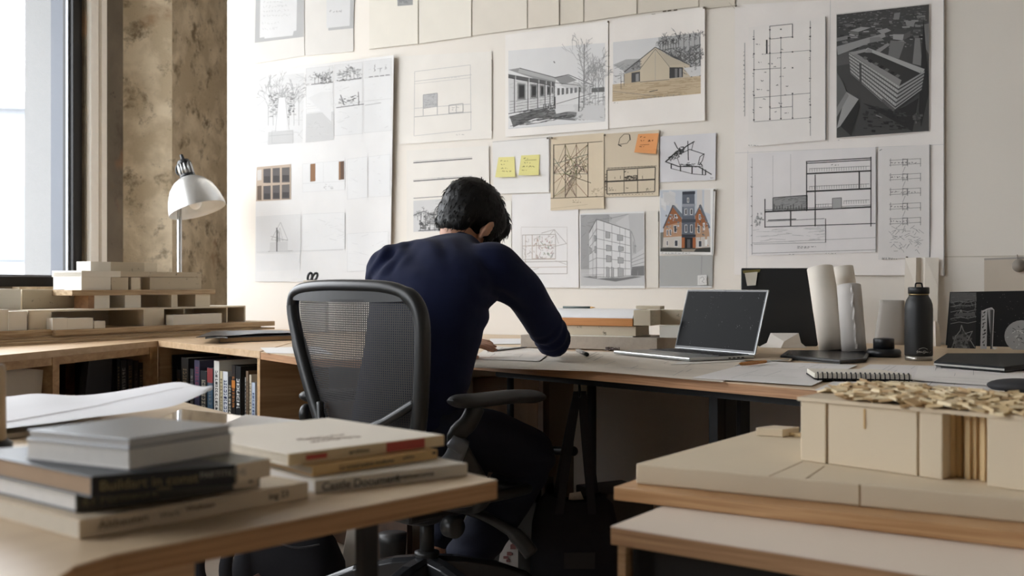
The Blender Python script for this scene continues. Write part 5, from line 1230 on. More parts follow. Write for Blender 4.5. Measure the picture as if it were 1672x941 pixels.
# lid leans back
up = (V((0, 0, 1)) * .962 - hN * .27).normalized(); LH = .222
top_l = D(1126, 473, (xy(hA) - hN * .06).y); 
def LL(s, h, off=0.0):
    n = up.cross(hT).normalized(); n = -n if n.dot(hN) < 0 else n
    return V((*xy(hA)[:2], ZD + .0165)) + hT * s + up * h + n * off
m = MB(); m.hexa([LL(0, 0, -.006), LL(Lw, 0, -.006), LL(Lw, 0, 0), LL(0, 0, 0)][::-1] + [LL(0, LH, -.006), LL(Lw, LH, -.006), LL(Lw, LH, 0), LL(0, LH, 0)][::-1]); lid = build(m, 'lid', M_alu, lap, bevel=.003)
def screen_mat():
    m, nt, b = newmat('dusty_screen')
    mp = _coord(nt, 1.0); vz = nt.nodes.new('ShaderNodeTexVoronoi'); vz.inputs['Scale'].default_value = 130
    nt.links.new(mp.outputs[0], vz.inputs['Vector'])
    r = nt.nodes.new('ShaderNodeMapRange'); r.inputs['From Min'].default_value = .10; r.inputs['From Max'].default_value = .16; r.inputs['To Min'].default_value = 1; r.inputs['To Max'].default_value = 0
    nt.links.new(vz.outputs['Distance'], r.inputs[0])
    nz = nt.nodes.new('ShaderNodeTexNoise'); nz.inputs['Scale'].default_value = 22; nt.links.new(mp.outputs[0], nz.inputs['Vector'])
    r2 = nt.nodes.new('ShaderNodeMapRange'); r2.inputs['From Min'].default_value = .52; r2.inputs['From Max'].default_value = .7; nt.links.new(nz.outputs['Fac'], r2.inputs[0])
    mu = nt.nodes.new('ShaderNodeMath'); mu.operation = 'MULTIPLY'; nt.links.new(r.outputs[0], mu.inputs[0]); nt.links.new(r2.outputs[0], mu.inputs[1])
    x = nt.nodes.new('ShaderNodeMix'); x.data_type = 'RGBA'; x.inputs[6].default_value = rgb((7, 7, 8)); x.inputs[7].default_value = rgb((150, 150, 150))
    nt.links.new(mu.outputs[0], x.inputs[0]); nt.links.new(x.outputs[2], b.inputs['Base Color']); b.inputs['Roughness'].default_value = .2; b.inputs['Specular IOR Level'].default_value = .022
    return m
m = MB(); m.poly([LL(.008, .012, .0009), LL(Lw - .008, .012, .0009), LL(Lw - .008, LH - .008, .0009), LL(.008, LH - .008, .0009)]); build(m, 'screen', screen_mat(), lid)
m = MB(); m.extr([LL(.003, .004, .0005), LL(Lw - .003, .004, .0005), LL(Lw - .003, LH - .003, .0005), LL(.003, LH - .003, .0005)], up.cross(hT) * .0003); build(m, 'bezel', M_blk, lid)
m = MB(); m.lathe([(.0018, 0), (.0018, .0006), (0, .0007)], LL(Lw / 2, LH - .0055, .0008), hN, 10); build(m, 'webcam', pm('lens_grey', (90, 90, 96), .2), lid)
m = MB(); m.tube([LL(.03, -.001, -.003), LL(Lw - .03, -.001, -.003)], .005, 10); build(m, 'hinge', M_blk, lap, smooth=True)

# ---- black monitor with paper note, white folded stand
fA = G(1232, 566, ZD)
mon_pl = Plane(xy(fA), xy(fA) + (WP.t + V((0, .12, 0))).normalized())
root = thing('monitor', 'black monitor standing behind the laptop with a taped note', 'monitor', xy(mon_pl(1280, 570)) + V((0, 0, ZD)))
def MP(x, y, o=0.0): return mon_pl(x, y, o)
pts = [MP(1210, 438), MP(1320, 438), MP(1337, 558), MP(1334, 566), MP(1240, 566), MP(1222, 560), MP(1210, 540)]
m = MB(); m.extr(pts, -mon_pl.n * .03); build(m, 'housing', pm('matte_black_shell', (15, 15, 16), .55, n=20, amt=.08), root, bevel=.004)
m = MB(); m.extr([MP(1212, 442, .0006), MP(1242, 440, .0006), MP(1240, 445, .0006), MP(1214, 447, .0006)], mon_pl.n * .001); build(m, 'masking_tape', pm('olive_tape', (116, 104, 52), .6), root)
m = MB(); m.extr([MP(1216, 446, .002), MP(1237, 444, .003), MP(1234, 466, .006), MP(1220, 467, .003)], mon_pl.n * .0008); build(m, 'taped_note', pm('cream_note', (206, 200, 186), .7), root)
def sp(x, y, o): return mon_pl(x, y, o)
wr = MB()
c_ = [sp(1258, 544, .05), sp(1305, 544, .05), sp(1315, 572, .07), sp(1238, 572, .07)]
ml = [sp(1268, 546, .012), sp(1296, 546, .012)]
wr.add([sp(1258, 544, .03), sp(1304, 544, .03), sp(1280, 558, .075), V((*sp(1238, 570, .06)[:2], ZD + .001)), V((*sp(1275, 572, .09)[:2], ZD + .001)), V((*sp(1318, 572, .05)[:2], ZD + .001)), sp(1252, 560, .05), sp(1308, 560, .045)],
       [[0, 6, 2], [6, 3, 4, 2], [0, 2, 1], [1, 2, 7], [7, 2, 4, 5]])
solo(wr, 'folded_card', pm('white_card', (220, 214, 206), .7), 'white folded card tent in front of the black monitor', 'card', thick=.0012)

# ---- rolled drawings
M_roll = pm('roll_paper', (226, 218, 206), .75, n=4, amt=.04); M_roll2 = pm('grey_roll_paper', (196, 191, 186), .75, n=6, amt=.06)
def roll(xb, yb, xt, yt, dd, r, mat, label, dt=0.05, torn=False):
    p = G(xb, yb, ZD + .001); p = D(xb, yb, dd); p.z = ZD + .007; q = D(xt, yt, dd + dt)
    t = (q - p).normalized(); m = MB(); seg = 28; ref = t.orthogonal().normalized(); b = t.cross(ref); L = (q - p).length
    rings = []
    for k in range(7):
        ring = []
        for j in range(seg):
            th = 2 * PI * j / seg; w_ = 1 + .02 * mnoise.noise(V((math.cos(th), math.sin(th), k * .7)))
            ring.append(p + t * L * k / 6 + (ref * math.cos(th) + b * math.sin(th)) * r * w_)
        rings.append(ring)
    root = thing('paper_roll', label, 'paper roll', p, 'rolled drawings on the worktop')
    m.rings(rings, cap=False); build(m, 'outer_sheet', mat, root, smooth=True, thick=.001)
    m2 = MB(); path = []
    sp_ = [];
    for k in range(40):
        th = k * .45; rr = r * (.92 - k * .013)
        sp_.append(ref * math.cos(th) * rr + b * math.sin(th) * rr)
    vs = []; 
    for v in sp_: vs += [q + v - t * .004, p + v + t * .004]
    m2.add(vs, [[2 * i, 2 * i + 1, 2 * i + 3, 2 * i + 2] for i in range(len(sp_) - 1)]); build(m2, 'inner_coil', mat, root, smooth=True)
    if torn:
        m3 = MB(); k = 14; vs = []
        for i in range(k + 1):
            f_ = .03 + .94 * i / k; th = math.atan2((-V((0, 1, 0))).dot(b), (-V((0, 1, 0))).dot(ref)) - .25 + .05 * math.sin(i * 1.7)
            for dth, rr in ((0, 1.03), (.16, 1.10)):
                vs.append(p + t * L * f_ + (ref * math.cos(th + dth * (1 + .5 * math.sin(i * 2.3))) + b * math.sin(th + dth)) * r * rr)
        m3.add(vs, [[2 * i, 2 * i + 1, 2 * i + 3, 2 * i + 2] for i in range(k)]); build(m3, 'torn_edge', mat, root, thick=.0008)
    return root
roll(1360, 571, 1339, 438, 3.72, 21.5 / F * 3.72, M_roll, 'thick white paper roll leaning nearest the black monitor', .08)
roll(1394, 572, 1374, 437, 3.86, 19 / F * 3.86, M_roll, 'white paper roll behind the other two rolls', .06)
roll(1395, 573, 1386, 467, 3.64, 19.5 / F * 3.64, M_roll2, 'shorter grey paper roll with a torn lengthwise edge', .06, True)

# ---- slim black tablet, puck, bottle, notebooks
def flat_device(pts, z0, z1, name, label, cat, mats, group=None):
    root = thing(name, label, cat, sum((G(x, y, z0) for x, y in pts), V((0, 0, 0))) / len(pts), group)
    P = [xy(G(x, y, z1)) for x, y in pts]
    m = MB(); m.prism(P, z0 + .003, z1); build(m, 'case', mats[0], root, bevel=.003)
    c = sum(P, V((0, 0, 0))) / len(P)
    m = MB(); m.prism([c + (p - c) * .97 for p in P], z0, z0 + .003); build(m, 'underside', mats[1], root)
    return root, P
tb_, P = flat_device([(1274, 580), (1286, 572), (1408, 571.5), (1421, 575), (1415, 585), (1372, 588.5)], ZD + .001, ZD + .014, 'drawing_tablet', 'flat black tablet lying before the paper rolls', 'tablet', (pm('tablet_black', (24, 25, 27), .4, n=40, amt=.1), pm('tablet_edge', (96, 98, 96), .4, metal=.4)))
m = MB(); c = sum(P, V((0, 0, 0))) / len(P); m.prism([c + (p - c) * .9 for p in P], ZD + .014, ZD + .0146); build(m, 'screen', pm('tablet_glass', (16, 17, 19), .25), tb_)
pk = G(1443, 583, ZD)
puck = thing('speaker_puck', 'squat black two-tier cylinder between tablet and bottle', 'device', pk + V((0, 0, .001)))
sc_ = pk.y / F
m = MB(); m.lathe([(24 * sc_, .001), (27 * sc_, .004), (27 * sc_, .018), (25 * sc_, .026), (17 * sc_, .028)], pk, seg=36); build(m, 'base', M_blk, puck, smooth=True, bevel=0)
m = MB(); m.lathe([(16.5 * sc_, .028), (16.5 * sc_, .060), (15.5 * sc_, .0635), (10 * sc_, .064), (9 * sc_, .061), (0, .061)], pk, seg=36); build(m, 'drum', M_blk, puck, smooth=True)
bt = G(1500, 588.5, ZD); sb = bt.y / F
bottle = thing('water_bottle', 'black insulated bottle with loop lid and steel foot', 'bottle', bt + V((0, 0, .001)))
M_bt = pm('powder_black', (19, 20, 21), .5, n=300, amt=.1, bump=.1, bscale=900)
def bz_(y): return (588.5 - y) * sb
m = MB(); m.lathe([(20.8 * sb, .001), (21.3 * sb, .003), (21.3 * sb, bz_(580.5))], bt, seg=40); build(m, 'steel_foot', pm('bottle_steel', (170, 166, 158), .3, metal=.9), bottle, smooth=True)
m = MB(); m.lathe([(21.6 * sb, bz_(580.5)), (21.9 * sb, bz_(578)), (21.9 * sb, bz_(505)), (21.2 * sb, bz_(497)), (19 * sb, bz_(490)), (15.8 * sb, bz_(484.5)), (15.2 * sb, bz_(482))], bt, seg=40); build(m, 'body', M_bt, bottle, smooth=True)
m = MB(); m.lathe([(15.0 * sb, bz_(482)), (15.6 * sb, bz_(481.5)), (15.6 * sb, bz_(480))], bt, seg=40); build(m, 'neck_ring', pm('brass_ring', (168, 144, 104), .35, metal=.8), bottle, smooth=True)
m = MB(); m.lathe([(15.2 * sb, bz_(480)), (16.5 * sb, bz_(479.5)), (16.5 * sb, bz_(470.5)), (15.6 * sb, bz_(469.2)), (0, bz_(469))], bt, seg=40); lidb = build(m, 'lid', M_bt, bottle, smooth=True)
m = MB(); m.tube(smooth_path([bt + V((-5.5 * sb, 0, bz_(470))), bt + V((-5 * sb, 0, bz_(464.5))), bt + V((-3.5 * sb, 0, bz_(462.8))), bt + V((3.5 * sb, 0, bz_(462.8))), bt + V((5 * sb, 0, bz_(464.5))), bt + V((6.2 * sb, 0, bz_(470)))], 5), 1.3 * sb, 10); build(m, 'carry_loop', M_bt, lidb, smooth=True)
# pale emblem near the foot: an arc over script letters
M_logo = pm('pale_print', (196, 196, 190), .6)
def cyl(x, y): # picture point on the bottle front
    dx = (x - 1500) * sb; r = 22.1 * sb; dx = max(-r * .98, min(r * .98, dx)); return V((bt.x + dx, bt.y - math.sqrt(r * r - dx * dx), bt.z + bz_(y)))
m = MB(); m.tube([cyl(1492 + k * 1.4, 569.4 - 2.4 * math.sin(PI * k / 10)) for k in range(11)], .0005, 6); m.tube([cyl(1489, 573.5), cyl(1492, 573), cyl(1495, 573.2)], .0005, 6)
for k, (x, w_) in enumerate(((1491, 1.6), (1494, 1.4), (1497, 1.4), (1500.5, 1.6), (1503, 1.3), (1506, 1.5))):
    m.tube([cyl(x + w_ * math.cos(a * .7), 573.0 + 1.5 * math.sin(a * .7) + (k % 2) * .3) for a in range(8 - (k % 3))], .00055, 6)
m.tube([cyl(1489, 575.4), cyl(1500, 576), cyl(1511, 575.2)], .0004, 6); m.tube([cyl(1511.5, 574), cyl(1512.5, 573.4)], .0005, 6)
build(m, 'emblem', M_logo, bottle)
# folded strip of paper against the wall behind the bottle
fs_ = WP.shifted(.035)
m = MB(); base = W(1500, 585, .05)
def fw(x, y, o): return W(x, y, o)
colx = [1478, 1496, 1504, 1511, 1533]; offs = [.03, .035, .012, .03, .03]
vs = []; ys_ = [421, 470, 530, 556, 576]
zz = lambda j, x: None
for j, y in enumerate(ys_):
    for i, x in enumerate(colx):
        p = W(x - (j * 1.2), y, offs[i] + .006 * j + .004 * math.sin(j * 2 + i)); 
        if j == len(ys_) - 1: p.z = ZD + .001
        vs.append(p)
m.add(vs, [[j * 5 + i, j * 5 + i + 1, (j + 1) * 5 + i + 1, (j + 1) * 5 + i] for j in range(4) for i in range(4)])
solo(m, 'folded_sheet', M_roll, 'tall folded white sheet standing against the wall behind the bottle', 'paper', thick=.001, smooth=False)
m = MB(); a0, a1 = W(1521, 528, .10), W(1533, 530, .10); b0, b1 = W(1519, 575, .12), W(1536, 575, .12); b0.z = b1.z = ZD + .001; m.add([a0, a1, b1, b0, W(1527, 524, .115), V((*W(1528, 575, .13)[:2], ZD + .001))], [[0, 4, 5, 3], [4, 1, 2, 5]])
solo(m, 'paper_scrap', M_roll, 'torn paper scrap standing just right of the bottle', 'paper', thick=.0008)
m = MB(); p = [W(1437, 490, .05), W(1476, 490.5, .04), W(1477, 575, .09), W(1426, 575, .10)]; p[2].z = p[3].z = ZD + .001
m.grid(lambda u, v: (p[0] * (1 - u) + p[1] * u) * (1 - v) + (p[3] * (1 - u) + p[2] * u) * v + WP.n * .01 * math.sin(u * 3), 6, 6); solo(m, 'curled_card', pm('grey_card', (164, 158, 150), .6), 'grey curled card standing behind the black puck', 'card', thick=.001, smooth=True)

# ---- dark print leaning at the right
dpl = WP.shifted(.16)
def DP(x, y, o=0.0): return W(x, y, .05 + .05 * (y - 476) / 100 + o)
dk = Sheet([(1551, 477), (1730, 474), (1730, 569), (1544, 564)], (30, 30, 31), off=.25, seed=40, wob=0, curl=(0, 0, 0, 0))
dk.quad([(1552, 478), (1594, 478), (1593, 574), (1546, 575)], 44)
dk.quad([(1552, 478), (1594, 478), (1594, 490), (1551, 494)], 92); dk.hatch([(1552, 480), (1594, 478), (1593, 522), (1550, 524)], 70, 96, .9, 5, .6)
for y in (492, 498, 507, 518, 526): dk.pl_([(1552, y + 3), (1566, y), (1580, y + 2), (1594, y - 1)], 1.0, 124)
dk.pl_([(1566, 514), (1569, 506), (1572, 514)], 1.2, 140); dk.quad([(1560, 512), (1592, 510), (1592, 516), (1558, 517)], 90)
dk.pl_([(1554, 572), (1560, 550), (1568, 540), (1570, 531), (1573, 540), (1582, 552), (1592, 568)], 1.4, 130); dk.quad([(1562, 548), (1576, 544), (1584, 572), (1558, 573)], 96); dk.blot([(1556, 540), (1592, 540), (1590, 572), (1550, 574)], 40, 50, 130, 6, .2); dk.pl_([(1576, 545), (1588, 541), (1580, 556)], 1.0, 140)
dk.quad([(1604, 508), (1612, 504), (1611, 572), (1601, 572)], 168); dk.quad([(1612, 504), (1620, 502), (1623, 506), (1620, 572), (1611, 572)][:4], 150); dk.quad([(1617, 506), (1622, 506), (1621, 571), (1617, 571)], 70)
for k in range(10): dk.blot([(1604, 508 + k * 6), (1612, 505 + k * 6), (1611, 511 + k * 6), (1603, 514 + k * 6)], 3, 30, 80, k, .5)
dk.pl_([(1604, 508), (1618, 503), (1623, 506), (1620, 572)], .9, 200); dk.line((1603, 507), (1601, 572), .9, 190)
cx_, cy_, rr_ = 1668, 549, 28
dk.quad([(cx_ + rr_ * math.cos(a * PI / 12), cy_ + rr_ * math.sin(a * PI / 12) * .92) for a in range(24)], 150)
R = random.Random(6)
for k in range(46):
    a, r1 = R.uniform(0, 6.28), R.uniform(2, 25); x, y = cx_ + r1 * math.cos(a), cy_ + r1 * .9 * math.sin(a); dk.layer += 200; dk.line((x, y), (x + R.uniform(-6, 6), y + R.uniform(-5, 5)), .9, R.choice((60, 80, 200))); dk.layer -= 200
for k in range(50): x, y = R.uniform(1598, 1672), R.uniform(480, 570); dk.quad([(x, y), (x + .8, y), (x + .8, y + .8), (x, y + .8)], 110)
dk.blot([(1620, 566), (1632, 566), (1632, 572), (1620, 572)], 6, 150, 190, 3, .4)
for v_ in dk.mb.v: v_.z = max(v_.z, ZD + .002)
ob = dk.done('poster', 'black poster with a pale tower and round plan leaning at the right end', 'poster')
# closed black notebook, second one beneath
def lap_book(pts, z0, z1, label, name):
    root, P = flat_device(pts, z0, z1, name, label, 'notebook', (pm('black_cover', (16, 16, 18), .6, n=60, amt=.1, spec=.2), pm('black_cover2', (28, 28, 30), .5)))
    return root, P
nb, P = lap_book([(1525, 590), (1545, 577), (1700, 577), (1720, 590), (1640, 599)], ZD + .0085, ZD + .0235, 'closed black notebook in front of the black poster', 'notebook')
c = sum(P, V((0, 0, 0))) / len(P); m = MB(); m.prism([c + (p - c) * 1.003 for p in P[:1] + P[-1:]] + [c + (P[-1] - c) * .9, c + (P[0] - c) * .9], ZD + .0125, ZD + .0175); build(m, 'page_edge', pm('page_grey', (168, 166, 160), .6), nb)
# spiral notebook
a, b = xy(G(1331, 624, ZD)), xy(G(1489, 626.5, ZD)); t = (b - a).normalized(); n = V((-t.y, t.x, 0)); n = -n if n.y < 0 else n; Ls = (b - a).length
z0 = ZD + .006
sn = thing('spiral_notebook', 'white spiral notebook with its black wire edge facing the room', 'notebook', a + t * Ls / 2 + n * .08 + V((0, 0, z0)))
def nbk(d0, d1, za, zb_, s0=0, s1=None):
    s1 = Ls if s1 is None else s1
    m = MB(); m.hexa([V((*(a + t * s + n * d)[:2], z_)) for z_ in (za, zb_) for s, d in ((s0, d0), (s1, d0), (s1 - .004 - (d1) * .28, d1), (s0 + .0 - d1 * .02, d1))]); return m
build(nbk(.0, .17, z0, z0 + .003, -.002, Ls + .002), 'back_cover', pm('black_cover', (22, 22, 24)), sn)
build(nbk(.006, .165, z0 + .003, z0 + .0155), 'pages', pm('notebook_pages', (226, 220, 208), .75, n=40, amt=.04), sn)
M_wire = pm('black_wire', (26, 25, 24), .35, metal=.5)
for k in range(20):
    s = Ls * (k + .6) / 20.2; m = MB(); c = a + t * s + n * .006
    m.tube([V((*(c + n * math.cos(th) * .011)[:2], z0 + .008 + math.sin(th) * .0105)) for th in [PI * 1.35 * j / 8 - .5 + PI * .3 for j in range(9)]], .0016, 6)
    build(m, 'wire_ring', M_wire, sn, smooth=True)
# craft knife, pens, crumbs
def bar(x0, y0, x1, y1, z): return G(x0, y0, z), G(x1, y1, z)
zk = ZD + .012
p, q = bar(1196, 596, 1288, 587, zk); t = (q - p).normalized(); L = (q - p).length
kn = thing('craft_knife', 'craft knife with an orange wooden handle', 'knife', (p + q) / 2)
m = MB(); m.tube([p + t * L * f for f in (.12, .16, .30, .45, .56, .58)], [.0035, .0052, .0062, .0056, .0050, .0042], 12); build(m, 'handle', wood('orange_handle', (176, 112, 46), (204, 142, 68), 0, (8, 60, 60), .4), kn, smooth=True)
m = MB(); m.tube([p + t * L * f for f in (.575, .60, .64, .66)], [.0042, .0046, .0040, .003], 12); build(m, 'ferrule', M_steel, kn, smooth=True)
m = MB(); m.extr([p + t * L * .14 + V((0, 0, .002)), p + t * L * .02 + V((0, 0, -.0045)), p + t * L * .12 + V((0, 0, -.004))], V((t.y, -t.x, 0)) * .0012); m.tube([p + t * L * .655, q], [.0022, .0016], 6); build(m, 'blade', M_steel, kn)
p, q = bar(942, 572.5, 958.5, 579, ZD + .011)
pen = thing('pen', 'grey pen with a black cap lying beside the elbow', 'pen', (p + q) / 2); t = (q - p).normalized(); L = (q - p).length
m = MB(); m.tube([p, p + t * L * .75], [.0055, .0065], 12); build(m, 'barrel', pm('pen_grey', (150, 148, 146), .35, metal=.4), pen, smooth=True)
m = MB(); m.tube([p + t * L * .75, q], [.0072, .0072], 12); build(m, 'cap', M_blk, pen, smooth=True)
m = MB(); m.tube([p + t * L * .1 + V((0, 0, .006)), p + t * L * .7 + V((0, 0, .0075))], .0014, 6); build(m, 'clip', M_steel, pen)
p, q = bar(800, 573.5, 856, 567, ZD + .007)
t = (q - p).normalized(); n = V((-t.y, t.x, 0)); rul = thing('ruler', 'thin dark metal ruler lying on the paper beyond the hand', 'ruler', (p + q) / 2)
m = MB(); m.hexa([V((*(p + t * a + n * b)[:2], z_)) for z_ in (ZD + .0055, ZD + .0085) for a, b in ((0, -.012), ((q - p).length, -.012), ((q - p).length, .012), (0, .012))]); build(m, 'blade', pm('ruler_dark', (52, 54, 56), .4, metal=.4), rul, bevel=.0006)
m = MB(); m.hexa([V((*(p + t * a + n * b)[:2], z_)) for z_ in (ZD + .0086, ZD + .0090) for a, b in ((.01, .006), ((q - p).length - .01, .006), ((q - p).length - .01, .0105), (.01, .0105))]); build(m, 'scale_strip', pm('pale_print', (196, 196, 190), .6), rul)
R = random.Random(12); m = MB()
for k in range(46):
    x, y = R.gauss(1001, 8), R.gauss(571.5, 1.2); p = G(x, y, ZD + .003); m.tube([p + V((R.uniform(-.008, .008), R.uniform(-.008, .008), R.uniform(0, .012))) for _ in range(3)], .0022, 5)
sh = solo(m, 'pencil_shavings', pm('shavings_grey', (96, 84, 80), .8), 'small heap of pencil shavings left of the laptop', 'shavings', kind='stuff') if False else tagp(build(m, 'pencil_shavings', pm('shavings_grey', (96, 84, 80), .8)), 'small heap of pencil shavings beside the laptop base', 'shavings', None, 'stuff')
# dark mouse-like case at the right frame edge
c = G(1668, 641, ZD); m = MB(); Rm = Matrix.Rotation(-.6, 3, 'Z')
m.ball(c + V((.01, .02, .012)), (.075, .045, .018), 24, 12, Rm)
solo(m, 'pencil_case', pm('dark_cloth', (44, 44, 46), .8), 'dark soft case at the right edge of the worktop', 'case', smooth=True)
# open portfolio / magazine stack on the corner top
zc = ZD + .001
mg = thing('magazine', 'open dark magazine lying on a brown book in the corner', 'magazine', G(385, 552, zc))
bk = thing('book', 'thick brown book lying flat under the open dark magazine', 'book', G(420, 556, zc))
P = [xy(G(x, y, ZD + .022)) for x, y in ((359, 552), (484, 547.5), (484, 541), (362, 541))]
m = MB(); m.prism(P, zc + .002, ZD + .02); build(m, 'page_block', pm('brown_pages', (178, 150, 116), .8, n=60, amt=.06), bk)
c = sum(P, V((0, 0, 0))) / 4
m = MB(); m.prism([c + (p - c) * 1.02 for p in P], ZD + .02, ZD + .0225); build(m, 'cover', pm('dark_cover', (40, 44, 52), .4), bk)
m = MB(); m.prism([c + (p - c) * 1.02 for p in P], zc, zc + .002); build(m, 'cover', MATS['dark_cover'], bk)
def mg_sheet(pts, z, lift, mat, name):
    Pm = [G(x, y, z) for x, y in pts]; m = MB()
    m.grid(lambda u, v: (Pm[0] * (1 - u) + Pm[1] * u) * (1 - v) + (Pm[3] * (1 - u) + Pm[2] * u) * v + V((0, 0, lift * math.sin(PI * u) + .003 * mnoise.noise(V((u * 4, v * 4, z * 50))))), 10, 6)
    return build(m, name, mat, mg, thick=.0015)
mg_sheet([(372, 548), (486, 544), (470, 540), (366, 541)], ZD + .030, .004, pm('magazine_grey', (84, 92, 102), .35), 'page')
mg_sheet([(320, 551), (392, 549), (384, 541), (345, 541)], ZD + .027, .004, pm('magazine_black', (28, 31, 36), .35), 'page')
mg_sheet([(335, 553), (372, 553), (370, 545), (336, 546)], ZD + .024, .003, MATS['magazine_black'], 'page')
# white pot with scissors behind the chair, white card
pc = V((*xy(W(515, 500, .16))[:2], ZD + .001)); kx = pc.y / F
cup = thing('pen_pot', 'white square pen pot against the wall behind the chair', 'pot', pc)
zt = H - (447 - HY) / F * pc.y - .035
m = MB(); m.prism([pc + V((-.055, -.05, 0)), pc + V((.06, -.05, 0)), pc + V((.06, .05, 0)), pc + V((-.055, .05, 0))], ZD + .001, zt); build(m, 'pot_body', M_cardw, cup, bevel=.002)
sci = thing('scissors', 'black-handled scissors standing in the white pot', 'scissors', V((pc.x - .02, pc.y, zt - .05)))
for s, x in ((-1, 506), (1, 514)):
    m = MB(); c = D(x, 452.5, pc.y - .02); Rr = Matrix.Rotation(.35 + s * .12, 3, 'Y')
    m.tube([c + Rr @ V((math.cos(a) * .011, 0, math.sin(a) * .022)) for a in [2 * PI * k / 14 for k in range(15)]], .0065, 8, cap=False)
    m.tube([c + Rr @ V((0, 0, -.02)), V((pc.x - .015 + s * .004, pc.y - .01, zt - .03))], .006, 8); build(m, 'handle', M_blk, sci, smooth=True)
m = MB(); m.tube([V((pc.x - .015, pc.y - .01, zt - .03)), V((pc.x - .01, pc.y - .01, zt - .12))], .004, 6); build(m, 'blade', M_steel, sci)
# ================================================================ OFFICE CHAIR
M_ch = pm('chair_graphite', (25, 26, 26), .42, n=40, amt=.08)
M_chd = pm('chair_dark', (24, 25, 26), .42, n=40, amt=.08)
M_pad = pm('arm_pad', (34, 34, 35), .5, n=80, amt=.1, bump=.1, bscale=400)
S0 = V((-.245, 3.0, 0)); cyaw = math.radians(45)
cf = V((math.sin(cyaw), math.cos(cyaw), 0)); cr = V((math.cos(cyaw), -math.sin(cyaw), 0))
chair = thing('office_chair', 'black mesh-backed office chair the man is sitting on', 'chair', S0)
def CP(r, f, z): return S0 + cr * r + cf * f + V((0, 0, z))
bk_o = S0 - cf * .275
bp = Plane(bk_o, bk_o + cr)
def BP(x, y, back=0.0):
    p = bp(x, y); s = (xy(p) - xy(bk_o)).dot(cr); q = .035 * (1 - (s / .28) ** 2) + .02 * math.sin((p.z - .55) * 5)
    return p - cf * (back + q * .6)
outl = [(486, 498), (490, 482), (505, 472.5), (540, 468), (590, 467.5), (640, 470), (668, 479), (684, 496), (692, 525), (693, 570), (690, 640), (682, 712), (668, 745), (620, 757), (575, 752), (552, 730), (537, 690), (519, 630), (500, 563), (489, 520)]
path = smooth_path([BP(*p) for p in outl + outl[:1]], 4)
def wfor(i, n):
    f = i / n * len(outl)
    return .018 if f < 6 or f > 18 else .021
m = MB(); m.tube(path, [wfor(i, len(path)) for i in range(len(path))], 12, cap=False); build(m, 'back_frame', M_ch, chair, smooth=True)
# crescent panel under the top rail
m = MB(); n = 16; vs = []
for i in range(n + 1):
    t = i / n; x = 494 + (682 - 494) * t
    yt = 470 + 4 * abs(t - .5) * 2 + t * 3; yb = 493 - 3 * (2 * t - 1) ** 2 + 2 * t
    vs += [BP(x, yt, .004), BP(x, yb, .004)]
m.add(vs, [[2 * i, 2 * i + 2, 2 * i + 3, 2 * i + 1] for i in range(n)]); build(m, 'top_panel', M_ch, chair, thick=.008)
def mesh_mat():
    m, nt, b = newmat('woven_mesh')
    mp = _coord(nt, 1.0, -math.atan2(cr.y, cr.x))
    sp = nt.nodes.new('ShaderNodeSeparateXYZ'); nt.links.new(mp.outputs[0], sp.inputs[0])
    def band(sock, per, thr):
        a = nt.nodes.new('ShaderNodeMath'); a.operation = 'MULTIPLY'; a.inputs[1].default_value = 2 * PI / per; nt.links.new(sock, a.inputs[0])
        s = nt.nodes.new('ShaderNodeMath'); s.operation = 'SINE'; nt.links.new(a.outputs[0], s.inputs[0])
        g = nt.nodes.new('ShaderNodeMath'); g.operation = 'GREATER_THAN'; g.inputs[1].default_value = thr; nt.links.new(s.outputs[0], g.inputs[0]); return g.outputs[0]
    mx = nt.nodes.new('ShaderNodeMath'); mx.operation = 'MAXIMUM'
    nt.links.new(band(sp.outputs['X'], .0066, -.5), mx.inputs[0]); nt.links.new(band(sp.outputs['Z'], .0060, .05), mx.inputs[1])
    nt.links.new(mx.outputs[0], b.inputs['Alpha'])
    b.inputs['Base Color'].default_value = rgb((34, 32, 32)); b.inputs['Roughness'].default_value = .6
    return m
M_mesh = mesh_mat()
lx = [(490, 498), (500, 497), (540, 503), (590, 513), (640, 528), (690, 543), (735, 565)]; rx = [(490, 677), (500, 680), (540, 686), (590, 685), (640, 682), (690, 676), (735, 664)]
def itp(tab, y):
    for (a, va), (b, vb) in zip(tab, tab[1:]):
        if y <= b: return va + (vb - va) * max(0, (y - a)) / (b - a)
    return tab[-1][1]
m = MB(); m.grid(lambda u, v: BP(itp(lx, 489 + 246 * v) * (1 - u) + itp(rx, 489 + 246 * v) * u, 489 + 246 * v, -.004 + .018 * math.sin(PI * u)), 22, 26)
build(m, 'back_mesh', M_mesh, chair, smooth=True)
# rear posture braces and lower spine
m = MB(); m.tube(smooth_path([BP(686, 656, .006), BP(655, 684, .03), BP(625, 706, .04), CP(0, -.25, .48)], 5), .012, 8); build(m, 'back_brace', M_chd, chair, smooth=True)
m = MB(); m.tube(smooth_path([BP(543, 655, .015), BP(552, 690, .03), BP(575, 712, .04), CP(0, -.25, .48)], 5), .010, 8); build(m, 'back_brace', M_chd, chair, smooth=True)
m = MB(); m.box(BP(584, 698, .03), (.075, .03, .04), -cyaw); build(m, 'lumbar_knob', M_ch, chair, bevel=.006)
m = MB(); m.tube(smooth_path([BP(600, 752, .0), CP(0, -.27, .44), CP(0, -.18, .37), CP(0, -.05, .35)], 5), [.03] * 16, 12, flat=.6); build(m, 'back_stem', M_chd, chair, smooth=True)
